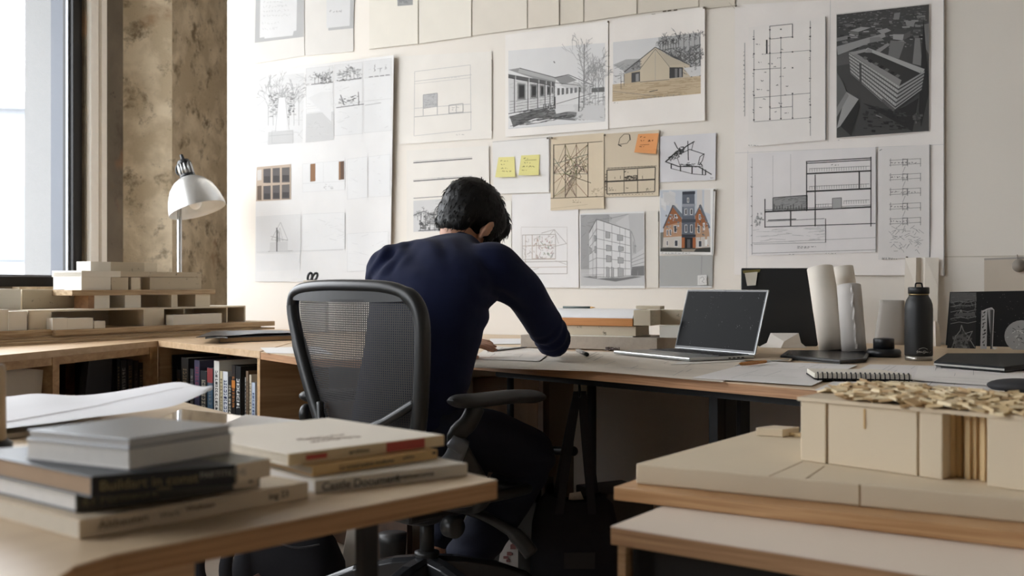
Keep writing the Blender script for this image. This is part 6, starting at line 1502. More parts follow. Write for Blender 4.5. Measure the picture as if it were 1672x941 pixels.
# seat
def seat_rim(z, k=1.0):
    pts = []
    for i in range(40):
        th = 2 * PI * i / 40; c, s = math.cos(th), math.sin(th)
        pts.append(CP(.255 * k * math.copysign(abs(c) ** .6, c), .235 * k * math.copysign(abs(s) ** .6, s) + .01, z - (.03 * max(0, s) ** 3)))
    return pts
pts = seat_rim(.405); m = MB(); m.tube(pts + pts[:1], .016, 8, cap=False); build(m, 'seat_frame', M_ch, chair, smooth=True)
m = MB(); r1, r2, r3 = seat_rim(.402, .98), seat_rim(.392, .6), seat_rim(.39, .05); m.rings([r1, r2, r3], cap=False); build(m, 'seat_mesh', M_mesh, chair, smooth=True)
# tilt mechanism, knobs, cylinder
m = MB(); m.box(CP(0, -.02, .355), (.20, .26, .06), -cyaw); m.ball(CP(0, -.02, .34), (.09, .11, .045)); build(m, 'tilt_mechanism', M_chd, chair, bevel=.012)
for r_, f_ in ((.20, -.08), (-.17, -.08)):
    m = MB(); m.lathe([(.0, -.024), (.024, -.024), (.030, -.016), (.030, .016), (.024, .024), (0, .024)], CP(r_, f_, .33), cr, 20); build(m, 'tilt_knob', M_ch, chair, smooth=True)
m = MB(); m.tube(smooth_path([CP(.1, .0, .36), CP(.22, .02, .345), CP(.30, .06, .30), CP(.33, .09, .25)], 5), [.014] * 10 + [.022] * 6, 10); build(m, 'tilt_lever', M_ch, chair, smooth=True)
m = MB(); m.lathe([(.021, .18), (.021, .34)], S0, seg=20); build(m, 'gas_cylinder', M_ch, chair, smooth=True)
m = MB(); m.lathe([(.034, .075), (.033, .20), (.036, .205), (.036, .213), (.022, .216)], S0, seg=24); build(m, 'cylinder_sleeve', M_chd, chair, smooth=True)
M_base = pm('polished_base', (40, 41, 43), .22, metal=.2)
for k in range(5):
    a = math.radians(167 + 72 * k); d_ = V((math.cos(a), math.sin(a), 0)); e_ = V((-d_.y, d_.x, 0))
    m = MB(); rg = []
    for t, w_, h0, h1 in ((.02, .03, .12, .202), (.10, .028, .125, .192), (.22, .024, .110, .162), (.31, .020, .090, .124), (.33, .012, .092, .110)):
        c = S0 + d_ * t
        rg.append([c + e_ * x * w_ + V((0, 0, z_)) for x, z_ in ((-1, h0), (1, h0), (1, h1 - .012), (.5, h1), (-.5, h1), (-1, h1 - .012))])
    m.rings(rg); lg_ = build(m, 'base_leg', M_base, chair, bevel=.003)
    m = MB(); c = S0 + d_ * .325 + V((0, 0, .03))
    for s in (-1, 1): m.lathe([(0, -.009), (.027, -.009), (.03, -.005), (.03, .005), (.027, .009), (0, .009)], c + e_ * .016 * s + d_ * .01, e_, 18)
    m.tube([c + V((0, 0, .02)), c + V((0, 0, .06))], .007, 8); build(m, 'caster', M_chd, lg_, smooth=True)
# arms
def arm(sgn, pts_pad, sup):
    m = MB(); path = smooth_path(pts_pad, 5); n = len(path)
    rs = [.040 * min(1, (.45 + i / n * 4)) * min(1, (.55 + (n - 1 - i) / n * 4)) for i in range(n)]
    m.tube(path, rs, 14, flat=.48, up=(0, 0, 1)); pad = build(m, 'arm_pad', M_pad, chair, smooth=True)
    m = MB(); m.tube(smooth_path(sup, 5), [.020, .019, .018, .018, .018, .020] + [.020] * 30 if False else [.020] * (5 * (len(sup) - 1) + 1), 12, flat=1.4); build(m, 'arm_support', M_ch, chair, smooth=True)
pr0, pr1, pr2, pr3 = D(738, 656, 2.66), D(780, 654, 2.74), D(835, 648, 2.84), D(882, 648, 2.95)
arm(1, [pr0, pr1, pr2, pr3], [D(778, 664, 2.74), D(765, 690, 2.72), D(745, 722, 2.72), CP(.28, -.05, .44), CP(.24, -.03, .385), CP(.1, -.02, .37)])
pl0 = D(501, 648, 3.06); 
arm(-1, [pl0, D(522, 646, 3.14), D(560, 645, 3.24), D(590, 644, 3.32)], [D(518, 655, 3.12), D(511, 680, 3.1), D(515, 705, 3.12), CP(-.28, -.05, .44), CP(-.24, -.03, .385), CP(-.1, -.02, .37)])
m = MB(); m.lathe([(0, -.012), (.026, -.012), (.03, -.006), (.03, .006), (.026, .012), (0, .012)], D(501, 676, 3.09), cr * -1 - cf * .5, 20); build(m, 'arm_knob', M_ch, chair, smooth=True)
m = MB(); m.tube(smooth_path([D(742, 735, 2.70), D(752, 720, 2.70), D(738, 752, 2.72), D(716, 770, 2.78)], 5), .016, 10, flat=1.6); build(m, 'arm_yoke', pm('arm_yoke_grey', (92, 95, 100), .35, metal=.3), chair, smooth=True)

# ================================================================ THE MAN
M_skin = pm('skin', (190, 140, 112), .5, n=14, amt=.06, bump=.05, bscale=300)
M_knit = pm('navy_knit', (21, 27, 54), .92, n=30, amt=.12, bump=.35, bscale=520, sheen=.05, spec=.15)
M_rib = pm('navy_rib', (15, 17, 30), .9, n=60, amt=.15, spec=.2)
M_jean = pm('dark_denim', (30, 33, 47), .85, n=60, amt=.16, bump=.2, bscale=600, spec=.25)
M_hair = pm('black_hair', (13, 12, 11), .5, n=50, amt=.25, spec=.25)
def fuse(mb, voxel, it=6, fac=.5):
    me = bpy.data.meshes.new('tmp'); me.from_pydata([tuple(p) for p in mb.v], [], mb.f); me.update()
    ob = bpy.data.objects.new('tmp', me); COL.objects.link(ob)
    r = ob.modifiers.new('r', 'REMESH'); r.mode = 'VOXEL'; r.voxel_size = voxel
    s = ob.modifiers.new('s', 'SMOOTH'); s.factor = fac; s.iterations = it
    dg = bpy.context.evaluated_depsgraph_get(); out = bpy.data.meshes.new_from_object(ob.evaluated_get(dg))
    bpy.data.objects.remove(ob); bpy.data.meshes.remove(me)
    return out
def mesh_part(me, name, mats, parent, disp=None, org=None):
    o0 = ORG[parent.name] if parent is not None else V(org)
    if disp:
        nm = [v.normal.copy() for v in me.vertices]
        for v, n_ in zip(me.vertices, nm): v.co += n_ * disp(v.co, n_)
    me.transform(Matrix.Translation(-o0)); me.materials.clear()
    for mt in (mats if isinstance(mats, (list, tuple)) else [mats]): me.materials.append(mt)
    me.polygons.foreach_set('use_smooth', [True] * len(me.polygons)); me.update(); me.name = name
    o = bpy.data.objects.new(name, me); link(o); ORG[o.name] = o0
    if parent is not None: o.parent = parent
    else: o.location = o0
    return o
def limb(mb, pts, rs, seg=16):
    P = smooth_path(pts, 6); n = len(P); k = len(rs) - 1
    R_ = []
    for i in range(n):
        t = i / (n - 1) * k; j = min(int(t), k - 1); R_.append(rs[j] + (rs[j + 1] - rs[j]) * (t - j))
    mb.tube(P, R_, seg); mb.ball(P[0], R_[0] * .98); mb.ball(P[-1], R_[-1] * .98)
tf = V((.42, .91, 0)).normalized(); trr = V((tf.y, -tf.x, 0))
hip = D(700, 705, 3.03)
spine = [(D(660, 745, 3.02), .165, .13), (D(664, 700, 3.01), .165, .13), (D(673, 640, 3.0), .158, .122), (D(687, 570, 3.03), .166, .126), (D(700, 505, 3.08), .187, .126), (D(711, 460, 3.14), .200, .116), (D(722, 434, 3.19), .172, .096), (D(740, 420, 3.24), .112, .074), (D(757, 413, 3.28), .076, .064)]
SR, EL_R, WR_R = D(808, 440, 3.11), D(902, 556, 3.33), D(906, 558, 3.56)
SL, EL_L, WR_L = D(634, 446, 3.22), D(672, 553, 3.36), D(728, 557, 3.50)
ELm = D(862, 496, 3.20)
def torso(mb, inset=0.0, lo=0, hi=9):
    rg = []
    for i in range(lo, hi):
        c, ru, rv = spine[i]; a = spine[max(i - 1, 0)][0]; b = spine[min(i + 1, len(spine) - 1)][0]
        t = (b - a).normalized(); u = (trr - t * trr.dot(t)).normalized(); w_ = u.cross(t); ring = []
        for k in range(28):
            th = 2 * PI * k / 28; cc, ss = math.cos(th), math.sin(th)
            ring.append(c + u * math.copysign(abs(cc) ** .85, cc) * (ru - inset) + w_ * math.copysign(abs(ss) ** .85, ss) * (rv - inset))
        rg.append(ring)
    # upsample rings smoothly
    R2_ = []
    for i in range(len(rg) - 1):
        for s in range(4):
            t = s / 4
            p0, p1, p2, p3 = rg[max(i - 1, 0)], rg[i], rg[i + 1], rg[min(i + 2, len(rg) - 1)]
            R2_.append([.5 * ((2 * b) + (c - a) * t + (2 * a - 5 * b + 4 * c - d) * t * t + (3 * b - a - 3 * c + d) * t ** 3) for a, b, c, d in zip(p0, p1, p2, p3)])
    R2_.append(rg[-1]); mb.rings(R2_)
def arms(mb, k=0.0):
    limb(mb, [SR + V((-.05, .02, .0)), SR, (SR + EL_R) / 2 + V((.012, -.005, .018)), EL_R + V((0, 0, .004))], [.072 - k, .076 - k, .064 - k, .053 - k])
    limb(mb, [EL_R, (EL_R + WR_R) / 2 + V((0, 0, .008)), WR_R], [.054 - k, .046 - k, .034 - k])
    limb(mb, [SL + V((.05, -.02, .01)), SL, (SL + EL_L) / 2 + V((-.012, 0, .01)), EL_L], [.072 - k, .074 - k, .062 - k, .050 - k])
    limb(mb, [EL_L, (EL_L + WR_L) / 2 + V((0, 0, .006)), WR_L], [.050 - k, .044 - k, .033 - k])
# --- head frame
HC = D(769, 358, 3.34)
yaw, pit = math.radians(38), math.radians(44)
hf = V((math.sin(yaw) * math.cos(pit), math.cos(yaw) * math.cos(pit), -math.sin(pit)))
hu = V((math.sin(yaw) * math.sin(pit), math.cos(yaw) * math.sin(pit), math.cos(pit)))
hr = hf.cross(hu).normalized()
roll = math.radians(8); hr, hu = hr * math.cos(roll) - hu * math.sin(roll), hu * math.cos(roll) + hr * math.sin(roll)
HR = Matrix((hr, hf, hu)).transposed()
def hp(r, f, u): return HC + hr * r + hf * f + hu * u
body = MB()
torso(body, .014); arms(body, .013)
body.ball(hp(0, -.010, .020), (.074, .094, .088), 28, 18, HR); body.ball(hp(0, .040, -.040), (.060, .054, .074), 24, 16, HR); body.ball(hp(0, .052, -.092), (.040, .036, .026), 20, 12, HR)
body.tube([hp(0, .088, .004), hp(0, .100, -.020), hp(0, .112, -.043)], [.008, .010, .014], 10); body.ball(hp(.012, .098, -.044), .009); body.ball(hp(-.012, .098, -.044), .009)
body.tube([hp(-.046, .068, .010), hp(-.02, .084, .016), hp(0, .086, .012), hp(.02, .084, .016), hp(.046, .068, .010)], .010, 8)
body.ball(hp(0, .092, -.068), (.024, .010, .006), 14, 8, HR); body.ball(hp(0, .090, -.079), (.021, .011, .007), 14, 8, HR); body.ball(hp(0, .088, -.102), (.018, .014, .013), 14, 8, HR)
for s in (-1, 1): body.ball(hp(s * .044, .064, -.030), (.020, .022, .020), 12, 8, HR)
nb_ = spine[-1][0]
limb(body, [hp(0, -.008, -.030), hp(0, -.012, -.070), nb_ + V((0, 0, -.015)), spine[6][0]], [.056, .056, .060, .075])
for s in (-1, 1):   # ears: plate, rim and lobe
    er = HR @ Matrix.Rotation(s * .45, 3, 'Z')
    body.ball(hp(s * .089, .008, -.030), (.006, .019, .031), 14, 10, er)
    rim = [hp(s * .089, .008, -.030) + er @ V((s * .006, .017 * math.cos(t), .030 * math.sin(t))) for t in [(-.6 + PI * 1.45 * k / 12) for k in range(13)]]
    body.tube(rim, .0052, 8); body.ball(hp(s * .084, .012, -.060), (.005, .009, .010), 10, 8, HR); body.ball(hp(s * .077, .012, -.030), (.012, .016, .024), 10, 8, HR)
def hand(mb, wr, d, back, thumb, curl, L=.185, spread=.9, tcurl=.5):
    """wr wrist, d towards fingers, back = back of hand, thumb = side the thumb is on"""
    d = d.normalized(); back = (back - d * back.dot(d)).normalized(); th = d.cross(back); th = th if th.dot(thumb) > 0 else -th
    s = L / .185
    # palm
    for i in range(4):
        x = (-.030 + .0195 * i) * s; mb.tube([wr + d * .0 + th * x * .55, wr + d * .045 * s + th * x * .85, wr + d * .088 * s + th * x + back * .003], [.013 * s, .0135 * s, .0105 * s], 10)
    mb.ball(wr + d * .03 * s + th * .026 * s - back * .008, (.018 * s,) * 3)
    mb.tube([wr - d * .03, wr, wr + d * .02], [.028, .026, .022], 12)
    lens = [.062, .078, .085, .077]
    for i in range(4):
        x = (-.030 + .0195 * i) * s; p = wr + d * .088 * s + th * x + back * .003; a = .0; pts = [p]; L_ = lens[i] * s
        dd = (d + th * (i - 1.6) * .07 * spread).normalized()
        for k, fr_ in enumerate((.46, .30, .24)):
            a += curl[i][k]; v = dd * math.cos(a) - back * math.sin(a); p = p + v * L_ * fr_; pts.append(p)
        mb.tube(pts, [.0098 * s, .0090 * s, .0082 * s, .0068 * s], 10); mb.ball(pts[-1], .0068 * s); 
        for q in pts[1:3]: mb.ball(q, .0093 * s)
    p = wr + d * .028 * s + th * .030 * s - back * .006; pts = [p]; v = (d * .72 + th * .66 - back * .15).normalized()
    for fr_, turn in ((.044, 0), (.034, .35), (.027, tcurl)):
        v = (v + d * turn * .8 - th * turn * .35).normalized(); p = p + v * fr_ * s; pts.append(p)
    mb.tube(pts, [.0135 * s, .0115 * s, .0105 * s, .0082 * s], 10); mb.ball(pts[-1], .0082 * s); mb.ball(pts[1], .0118 * s)
# left hand flat on the paper, fingers pointing across
hand(body, WR_L + V((.012, .004, -.004)), V((.93, -.10, -.06)), V((-.02, -.25, 1)), V((0, -1, -.1)), [(.02, .16, .15), (.04, .18, .15), (.05, .2, .15), (.05, .2, .15)], .175, tcurl=.25)
# right hand holding a pencil beyond the elbow
wdir = (D(903, 560, 3.74) - WR_R).normalized()
hand(body, WR_R + wdir * .012, wdir, V((.5, .1, .85)), V((-1, .1, 0)), [(.2, .35, .3), (.22, .35, .3), (.25, .4, .3), (.25, .4, .3)], .18)
# legs
HPR, KN_R, AN_R = D(724, 712, 2.96), D(868, 744, 3.20), D(766, 906, 3.20)
HPL, KN_L, AN_L = D(642, 706, 3.10), D(780, 728, 3.45), D(712, 872, 3.40)
AN_L.z = max(AN_L.z, .10)
def legs(mb, k=0.0, hem=True):
    limb(mb, [HPR, (HPR + KN_R) / 2 + V((0, 0, .015)), KN_R], [.100 - k, .092 - k, .078 - k]); limb(mb, [KN_R, (KN_R * .55 + AN_R * .45) + V((.01, .02, 0)), AN_R], [.078 - k, .080 - k, (.074 if hem else .05) - k])
    limb(mb, [HPL, (HPL + KN_L) / 2 + V((0, 0, .015)), KN_L], [.100 - k, .088 - k, .070 - k]); limb(mb, [KN_L, (KN_L * .55 + AN_L * .45) + V((.01, .02, 0)), AN_L], [.070 - k, .064 - k, (.056 if hem else .05) - k])
legs(body, .018, False)
ft = V((.55, .83, 0)).normalized()
for an in (AN_R, AN_L):
    toe = V((an.x, an.y, .045)) + ft * .15
    limb(body, [an, V((an.x, an.y, .055)), toe], [.036, .036, .026])
me = fuse(body, .0058, 3, .45)
man = mesh_part(me, 'person', M_skin, None, org=V((hip.x, hip.y, 0)))
tagp(man, 'man in a navy sweater hunched over the worktop, seen from behind', 'person')
# eyes
for s in (-1, 1):
    m = MB(); m.ball(hp(s * .031, .072, -.008), .0125); build(m, 'eye', pm('eye_white', (226, 220, 214), .2), man, smooth=True)
# sweater
sw = MB(); torso(sw, 0.0, 1, 9); arms(sw, 0.0)
limb(sw, [D(641, 437, 3.2), D(672, 426, 3.2), D(716, 420, 3.2)], [.068, .066, .060])
me = fuse(sw, .0085, 7, .5)
def knit_fold(co, n_):
    d = .0
    # broad drape folds
    q = mnoise.noise(V((co.x * 9, co.y * 9, co.z * 5)))
    d += .008 * q
    # creases gathering at the armpit, elbows and waist
    for c, r_, am, fr_, ax_ in ((SR + V((-.02, 0, -.09)), .16, .0055, 120, V((.75, -.2, .6))), (EL_R, .11, .005, 170, (EL_R - SR).normalized()), (SL + V((.0, 0, -.08)), .15, .005, 110, V((-.6, .1, .75))), (D(702, 660, 2.95), .17, .006, 95, V((.1, 0, 1))), (D(690, 415, 3.1), .16, .004, 100, V((.7, 0, .5))), (D(632, 430, 3.15), .12, .0045, 120, V((.9, 0, -.5)))):
        k = max(0, 1 - (co - c).length / r_)
        if k > 0: d += 1.5 * am * k * math.sin((co - c).dot(ax_) * fr_ + 4 * mnoise.noise(co * 7))
    return d
swo = mesh_part(me, 'sweater', M_knit, man, knit_fold); swo['label'] = 'navy knitted crew-neck sweater'
# ribbed collar, cuffs and hem
def ringtube(c, ax_, ru, rv, uref, r):
    ax_ = ax_.normalized(); u = (uref - ax_ * uref.dot(ax_)).normalized(); w_ = ax_.cross(u); m = MB()
    P = [c + u * math.cos(t) * ru + w_ * math.sin(t) * rv for t in [2 * PI * k / 36 for k in range(37)]]
    m.tube(P, r, 8, cap=False, flat=1.5); return m
nt_ = (spine[8][0] - spine[7][0]).normalized()
build(ringtube(spine[8][0] - nt_ * .020, nt_, .080, .064, trr, .008), 'collar', M_rib, swo, smooth=True)
for wr, el in ((WR_R, EL_R), (WR_L, EL_L)):
    t = (wr - el).normalized(); m = MB(); m.tube([wr - t * .045, wr - t * .02, wr + t * .012], [.042, .039, .037], 20, cap=False); build(m, 'cuff', M_rib, swo, smooth=True, thick=.003)
# trousers
tr_ = MB(); torso(tr_, .012, 0, 3); legs(tr_, 0.0); tr_.ball(D(680, 722, 3.05), (.18, .16, .085))
me = fuse(tr_, .010, 7, .5)
def jean_fold(co, n_):
    d = .004 * mnoise.noise(co * 9)
    for c, r_, am, fr_, ax_ in ((KN_R, .16, .006, 90, V((.3, 0, 1))), (AN_R, .14, .007, 95, V((.2, 0, 1))), (HPR, .16, .006, 80, V((1, .4, .6))), (AN_L, .14, .007, 95, V((0, 0, 1)))):
        k = max(0, 1 - (co - c).length / r_)
        if k > 0: d += am * k * math.sin((co - c).dot(ax_) * fr_ + 4 * mnoise.noise(co * 6))
    return d
tro = mesh_part(me, 'trousers', M_jean, man, jean_fold); tro['label'] = 'dark denim trousers'
m = MB(); pkc = (HPR * .62 + KN_R * .38) + V((.03, -.085, .03))
for an in (AN_R, AN_L):
    m = MB(); P = [V((an.x, an.y, 0)) - ft * .06, V((an.x, an.y, 0)) + ft * .02, V((an.x, an.y, 0)) + ft * .12, V((an.x, an.y, 0)) + ft * .185]
    e_ = V((-ft.y, ft.x, 0)); rg = []
    for p, w_, h_ in zip([P[0] - ft * .01] + P + [P[3] + ft * .02], (.022, .036, .040, .046, .036, .012), (.06, .082, .085, .066, .05, .03)):
        rg.append([p + e_ * w_ * math.cos(t) + V((0, 0, .006 + h_ / 2 + h_ / 2 * math.sin(t))) for t in [2 * PI * k / 16 for k in range(16)]])
    m.rings(rg); sh_ = build(m, 'shoe', pm('brown_shoe', (62, 40, 30), .35), man, smooth=True)
    m = MB(); 
    out = [P[0] - ft * .02, P[0] + e_ * .034, P[2] + e_ * .047, P[3] + e_ * .03 + ft * .01, P[3] + ft * .03, P[3] - e_ * .03 + ft * .01, P[2] - e_ * .047, P[0] - e_ * .034]
    m.prism(out, 0.001, .018); build(m, 'sole', pm('shoe_sole', (28, 24, 22), .7), sh_, bevel=.004)
# hair: cap, nape, fringe and sideburns fused, then loose strands
hb = MB()
hb.ball(hp(0, -.014, .026), (.101, .115, .096), 28, 18, HR); hb.ball(hp(0, -.056, -.020), (.084, .054, .058), 20, 14, HR); hb.ball(hp(0, -.050, -.056), (.072, .038, .046), 20, 14, HR); hb.ball(hp(0, .050, .062), (.082, .056, .044), 20, 14, HR)
for s in (-1, 1):
    hb.ball(hp(s * .076, .040, .016), (.018, .034, .050), 14, 10, HR); hb.ball(hp(s * .074, .050, -.030), (.012, .016, .034), 12, 8, HR); hb.ball(hp(s * .05, .080, .042), (.034, .030, .036), 14, 10, HR)
hb.ball(hp(0, .098, .038), (.052, .022, .030), 16, 10, HR); hb.ball(hp(.034, .100, .012), (.024, .016, .034), 14, 10, HR); hb.ball(hp(-.02, .104, .016), (.028, .014, .030), 14, 10, HR)
me = fuse(hb, .0048, 4, .5)
crown = hp(.01, -.05, .115)
def hair_d(co, n_):
    l = HR.transposed() @ (co - HC)
    ang = math.atan2(l.x, l.z + .02)
    return .0030 * mnoise.noise(V((l.x * 40, l.y * 14, l.z * 30))) + .0012 * mnoise.noise(V((l.x * 190, l.y * 50, l.z * 110)))
hv = [(v.co.copy(), v.normal.copy()) for v in me.vertices]
hair = mesh_part(me, 'hair', M_hair, man, hair_d); hair['label'] = 'short tousled black hair'
R = random.Random(21); m = MB()
for k in range(1300):
    co, n_ = R.choice(hv); l = HR.transposed() @ (co - HC)
    if l.y > .02 and l.z < -.03 and abs(l.x) < .06: continue
    away = (co - crown); t = (away - n_ * away.dot(n_))
    if t.length < 1e-4: t = hr.copy()
    t.normalize(); t = (t + V((R.uniform(-.35, .35), R.uniform(-.35, .35), R.uniform(-.35, .35)))).normalized()
    topk = max(0, min(1, (l.z - .03) / .08)); ft_ = max(0, min(1, l.y / .08)) * topk; L = R.uniform(.010, .022) * (1 + ft_ * 1.0); up_ = max(0, min(1, (l.z - .05) / .04)); lift = R.uniform(.0, .16) + up_ * (ft_ * R.uniform(0, .9) + (R.uniform(.2, .7) if R.random() < .25 else 0))
    p0 = co - n_ * .004; p1 = co + t * L * .5 + n_ * L * lift * .55; p2 = co + t * L + n_ * L * lift * (.75 if lift > .5 else .35) + V((0, 0, -.004))
    m.tube([p0, p1, p2], [.0016, .0012, .0003], 4, cap=False)
st_ = build(m, 'loose_strands', M_hair, hair, smooth=True)
# ================================================================ UNDER THE WORKTOP
M_canvas = pm('black_canvas', (38, 38, 42), .9, n=120, amt=.15, bump=.3, bscale=700, spec=.2)
M_strap = pm('black_webbing', (46, 46, 50), .85, n=200, amt=.15, spec=.2)
# tote bag hanging by its straps from the worktop's edge rail
td = 3.24
tote = thing('tote_bag', 'black canvas tote bag hanging by long straps under the worktop', 'bag', V((D(938, 900, td).x, td, .03)))
def bagring(z, w, dep, cx, sag=0.0, n=36):
    pts = []
    for k in range(n):
        th = 2 * PI * k / n; c, s = math.cos(th), math.sin(th)
        x = w * math.copysign(abs(c) ** .5, c); y = dep * math.copysign(abs(s) ** .7, s)
        pts.append(V((cx + x + .006 * mnoise.noise(V((x * 20, z * 14, 3))), td + y + .012 * mnoise.noise(V((x * 16, z * 9, 1 if s > 0 else 7))), z + sag * (1 - abs(c)) * -1)))
    return pts
tx = D(938, 900, td).x
m = MB(); rg = [bagring(.03, .115, .05, tx), bagring(.06, .135, .065, tx), bagring(.15, .140, .068, tx), bagring(.24, .134, .058, tx), bagring(.30, .118, .04, tx, .012), bagring(.335, .085, .022, tx - .005, .02)]
R2_ = []
for i in range(len(rg) - 1):
    for s in range(4): R2_.append([a.lerp(b, s / 4) + V((.003 * mnoise.noise(a * 40), .004 * mnoise.noise(b * 30), 0)) for a, b in zip(rg[i], rg[i + 1])])
R2_.append(rg[-1]); m.rings(R2_, cap=False); m.f.append(list(range(36))[::-1]); m.m.append(0); m.c.append(m.col); build(m, 'bag_body', M_canvas, tote, smooth=True, thick=.003)
hook = D(946, 618, td - .02); hook.z = min(hook.z, ZD - .085)
def strap(p0, p1, mid, yo):
    m = MB(); path = smooth_path([p0, mid, p1], 8); w = .013; vs = []
    for p in path: vs += [p + V((-w, -.001, 0)), p + V((w, .001, 0))]
    m.add(vs, [[2 * i, 2 * i + 1, 2 * i + 3, 2 * i + 2] for i in range(len(path) - 1)]); return build(m, 'strap', M_strap, tote, thick=.003)
strap(hook + V((-.006, 0, .0)), D(913, 840, td - .045), D(930, 720, td - .03), 0); strap(hook + V((.008, .004, 0)), D(967, 840, td - .045), D(956, 720, td - .03), 0)
strap(hook + V((-.004, .02, .0)), D(905, 836, td + .03), D(924, 730, td + .02), 0); strap(hook + V((.010, .024, 0)), D(974, 832, td + .03), D(960, 720, td + .02), 0)
m = MB(); m.tube(smooth_path([hook + V((0, .02, .03)), hook + V((0, -.012, .012)), hook + V((0, -.012, -.012)), hook + V((0, .03, -.014))], 4), .004, 8); build(m, 'hook', M_dark, tote, smooth=True)
a = D(946, 916, td - .075); m = MB(); m.box(a, (.095, .003, .05), 0); build(m, 'label_patch', pm('leather_patch', (30, 28, 28), .6), tote, bevel=.001)
m = MB(); P = [D(930, 806, td), D(948, 803, td + .01), D(956, 822, td), D(926, 830, td - .01)]; m.extr(P, V((0, .002, 0))); solo(m, 'paper_sheet', pm('dim_white_paper', (206, 198, 188), .8), 'white paper corner poking out of the black tote bag', 'paper')
# backpack on the floor
bc = V((D(470, 900, 3.28).x, 3.28, 0))
bkp = thing('backpack', 'black backpack slumped on the floor beneath the near table', 'bag', bc)
m = MB(); rg = []
for z, w, dp_ in ((.002, .15, .10), (.03, .175, .12), (.10, .175, .125), (.17, .155, .11), (.22, .115, .08), (.245, .05, .04)):
    ring = []
    for k in range(32):
        th = 2 * PI * k / 32; c, s = math.cos(th), math.sin(th)
        p = bc + V((w * math.copysign(abs(c) ** .6, c), dp_ * math.copysign(abs(s) ** .7, s), z)); ring.append(p + V((.012 * mnoise.noise(p * 11), .012 * mnoise.noise(p * 13 + V((3, 0, 0))), 0)))
    rg.append(ring)
m.rings(rg); build(m, 'main_pack', M_canvas, bkp, smooth=True)
m = MB(); P = [bc + V((-.06, -.135, .11)), bc + V((.03, -.135, .03)), bc + V((-.02, -.13, .02)), bc + V((-.11, -.12, .08))]; m.extr(P, V((0, -.006, 0))); build(m, 'side_panel', pm('dull_brown_panel', (92, 66, 60), .7), bkp)
for s, y0 in ((-1, 0), (-.62, -.04)):
    m = MB(); path = smooth_path([bc + V((.15 * s, -.05, .23)), bc + V((.24 * s - .0, -.10 + y0, .17)), bc + V((.235 * s, -.12 + y0, .08)), bc + V((.15 * s, -.12, .015))], 6); vs = []
    for p in path: vs += [p + V((-.018, -.006, 0)), p + V((.018, .006, 0))]
    m.add(vs, [[2 * i, 2 * i + 1, 2 * i + 3, 2 * i + 2] for i in range(len(path) - 1)]); build(m, 'shoulder_strap', M_strap, bkp, thick=.012, smooth=True)
m = MB(); m.tube(smooth_path([bc + V((-.02, -.06, .235)), bc + V((.0, -.075, .265)), bc + V((.04, -.07, .262)), bc + V((.05, -.06, .23))], 5), .007, 8); build(m, 'grab_handle', M_strap, bkp, smooth=True)
m = MB(); m.tube([bc + V((-.12 + .02 * k, -.118 - .008 * math.sin(k), .195 + .012 * math.sin(k * .5))) for k in range(13)], .003, 6); build(m, 'zip', pm('zip_grey', (70, 70, 74), .4, metal=.5), bkp, smooth=True)
# white spined board standing on the floor
m = MB(); P = [D(568, 852, 3.46), D(588, 852, 3.46), D(582, 950, 3.40), D(552, 950, 3.40)]; m.extr(P, V((.03, .09, 0))); ob = solo(m, 'box_file', PRINT, 'pale box file with speckled spine standing on the floor', 'file', bevel=.002)
ink = ob.data.attributes['ink']
for d_ in ink.data: d_.color = rgb((196, 188, 176))
m = MB(); m.lathe([(.02, .001), (.034, .004), (.046, .14), (.047, .165)], V((D(634, 870, 3.30).x, 3.42, 0)) + V((0, 0, 0)), seg=28); solo(m, 'waste_bin', pm('dark_bin', (36, 35, 34), .5), 'small dark tapered bin on the floor behind the chair base', 'bin', smooth=True)
# crate of magazines beside the leg
cxr, cy_ = D(850, 900, 3.60).x, 3.60
crate = thing('magazine_crate', 'grey open crate of magazines standing behind the trouser leg', 'crate', V((cxr, cy_, 0)))
M_crate = pm('crate_grey', (84, 82, 78), .7)
for c, sz in (((0, -.12, .13), (.24, .008, .25)), ((0, .12, .15), (.24, .008, .29)), ((-.116, 0, .14), (.008, .24, .27)), ((.116, 0, .14), (.008, .24, .27)), ((0, 0, .006), (.24, .24, .01))):
    m = MB(); m.box(V((cxr, cy_, 0)) + V(c), sz); build(m, 'crate_panel', M_crate, crate, bevel=.002)
for i, (dx, h, c) in enumerate(((-.07, .33, (120, 112, 96)), (-.035, .30, (150, 144, 132)), (.0, .34, (84, 70, 58)), (.04, .31, (168, 160, 150)), (.075, .33, (96, 92, 90)))):
    m = MB(); m.box(V((cxr + dx, cy_, .012 + h / 2)), (.012, .2, h), .06 * (i % 3 - 1)); solo(m, 'magazine', M_book(c), ['olive', 'pale grey', 'dark brown', 'off-white', 'dull grey'][i] + ' magazine standing in the grey crate', 'magazine', 'magazines in the crate')
mg2 = thing('magazine', 'white illustrated magazine leaning on the front of the grey crate', 'magazine', V((D(825, 940, 3.22).x, 3.22, 0)))
a, b, c, d_ = D(808, 960, 3.40), D(846, 965, 3.40), D(846, 868, 3.44), D(822, 868, 3.44); m = MB(); m.extr([a, b, c, d_], V((0, .006, 0))); build(m, 'cover', pm('magazine_white', (196, 188, 180), .5), mg2)
m = MB(); 
for k in range(9): R = random.Random(k); p = a.lerp(c, .45 + .05 * k) + V((R.uniform(-.004, .012), -.003, R.uniform(-.01, .01))); m.box(p, (R.uniform(.008, .02), .001, R.uniform(.006, .016)), 0)
build(m, 'cover_picture', pm('faded_red_print', (140, 92, 86), .6), mg2)
text_part('Life', 'title', pm('black_ink', (24, 22, 22), .6), mg2, D(813, 926, 3.385), .024, (1, 0, 0), (0, 0, 1))
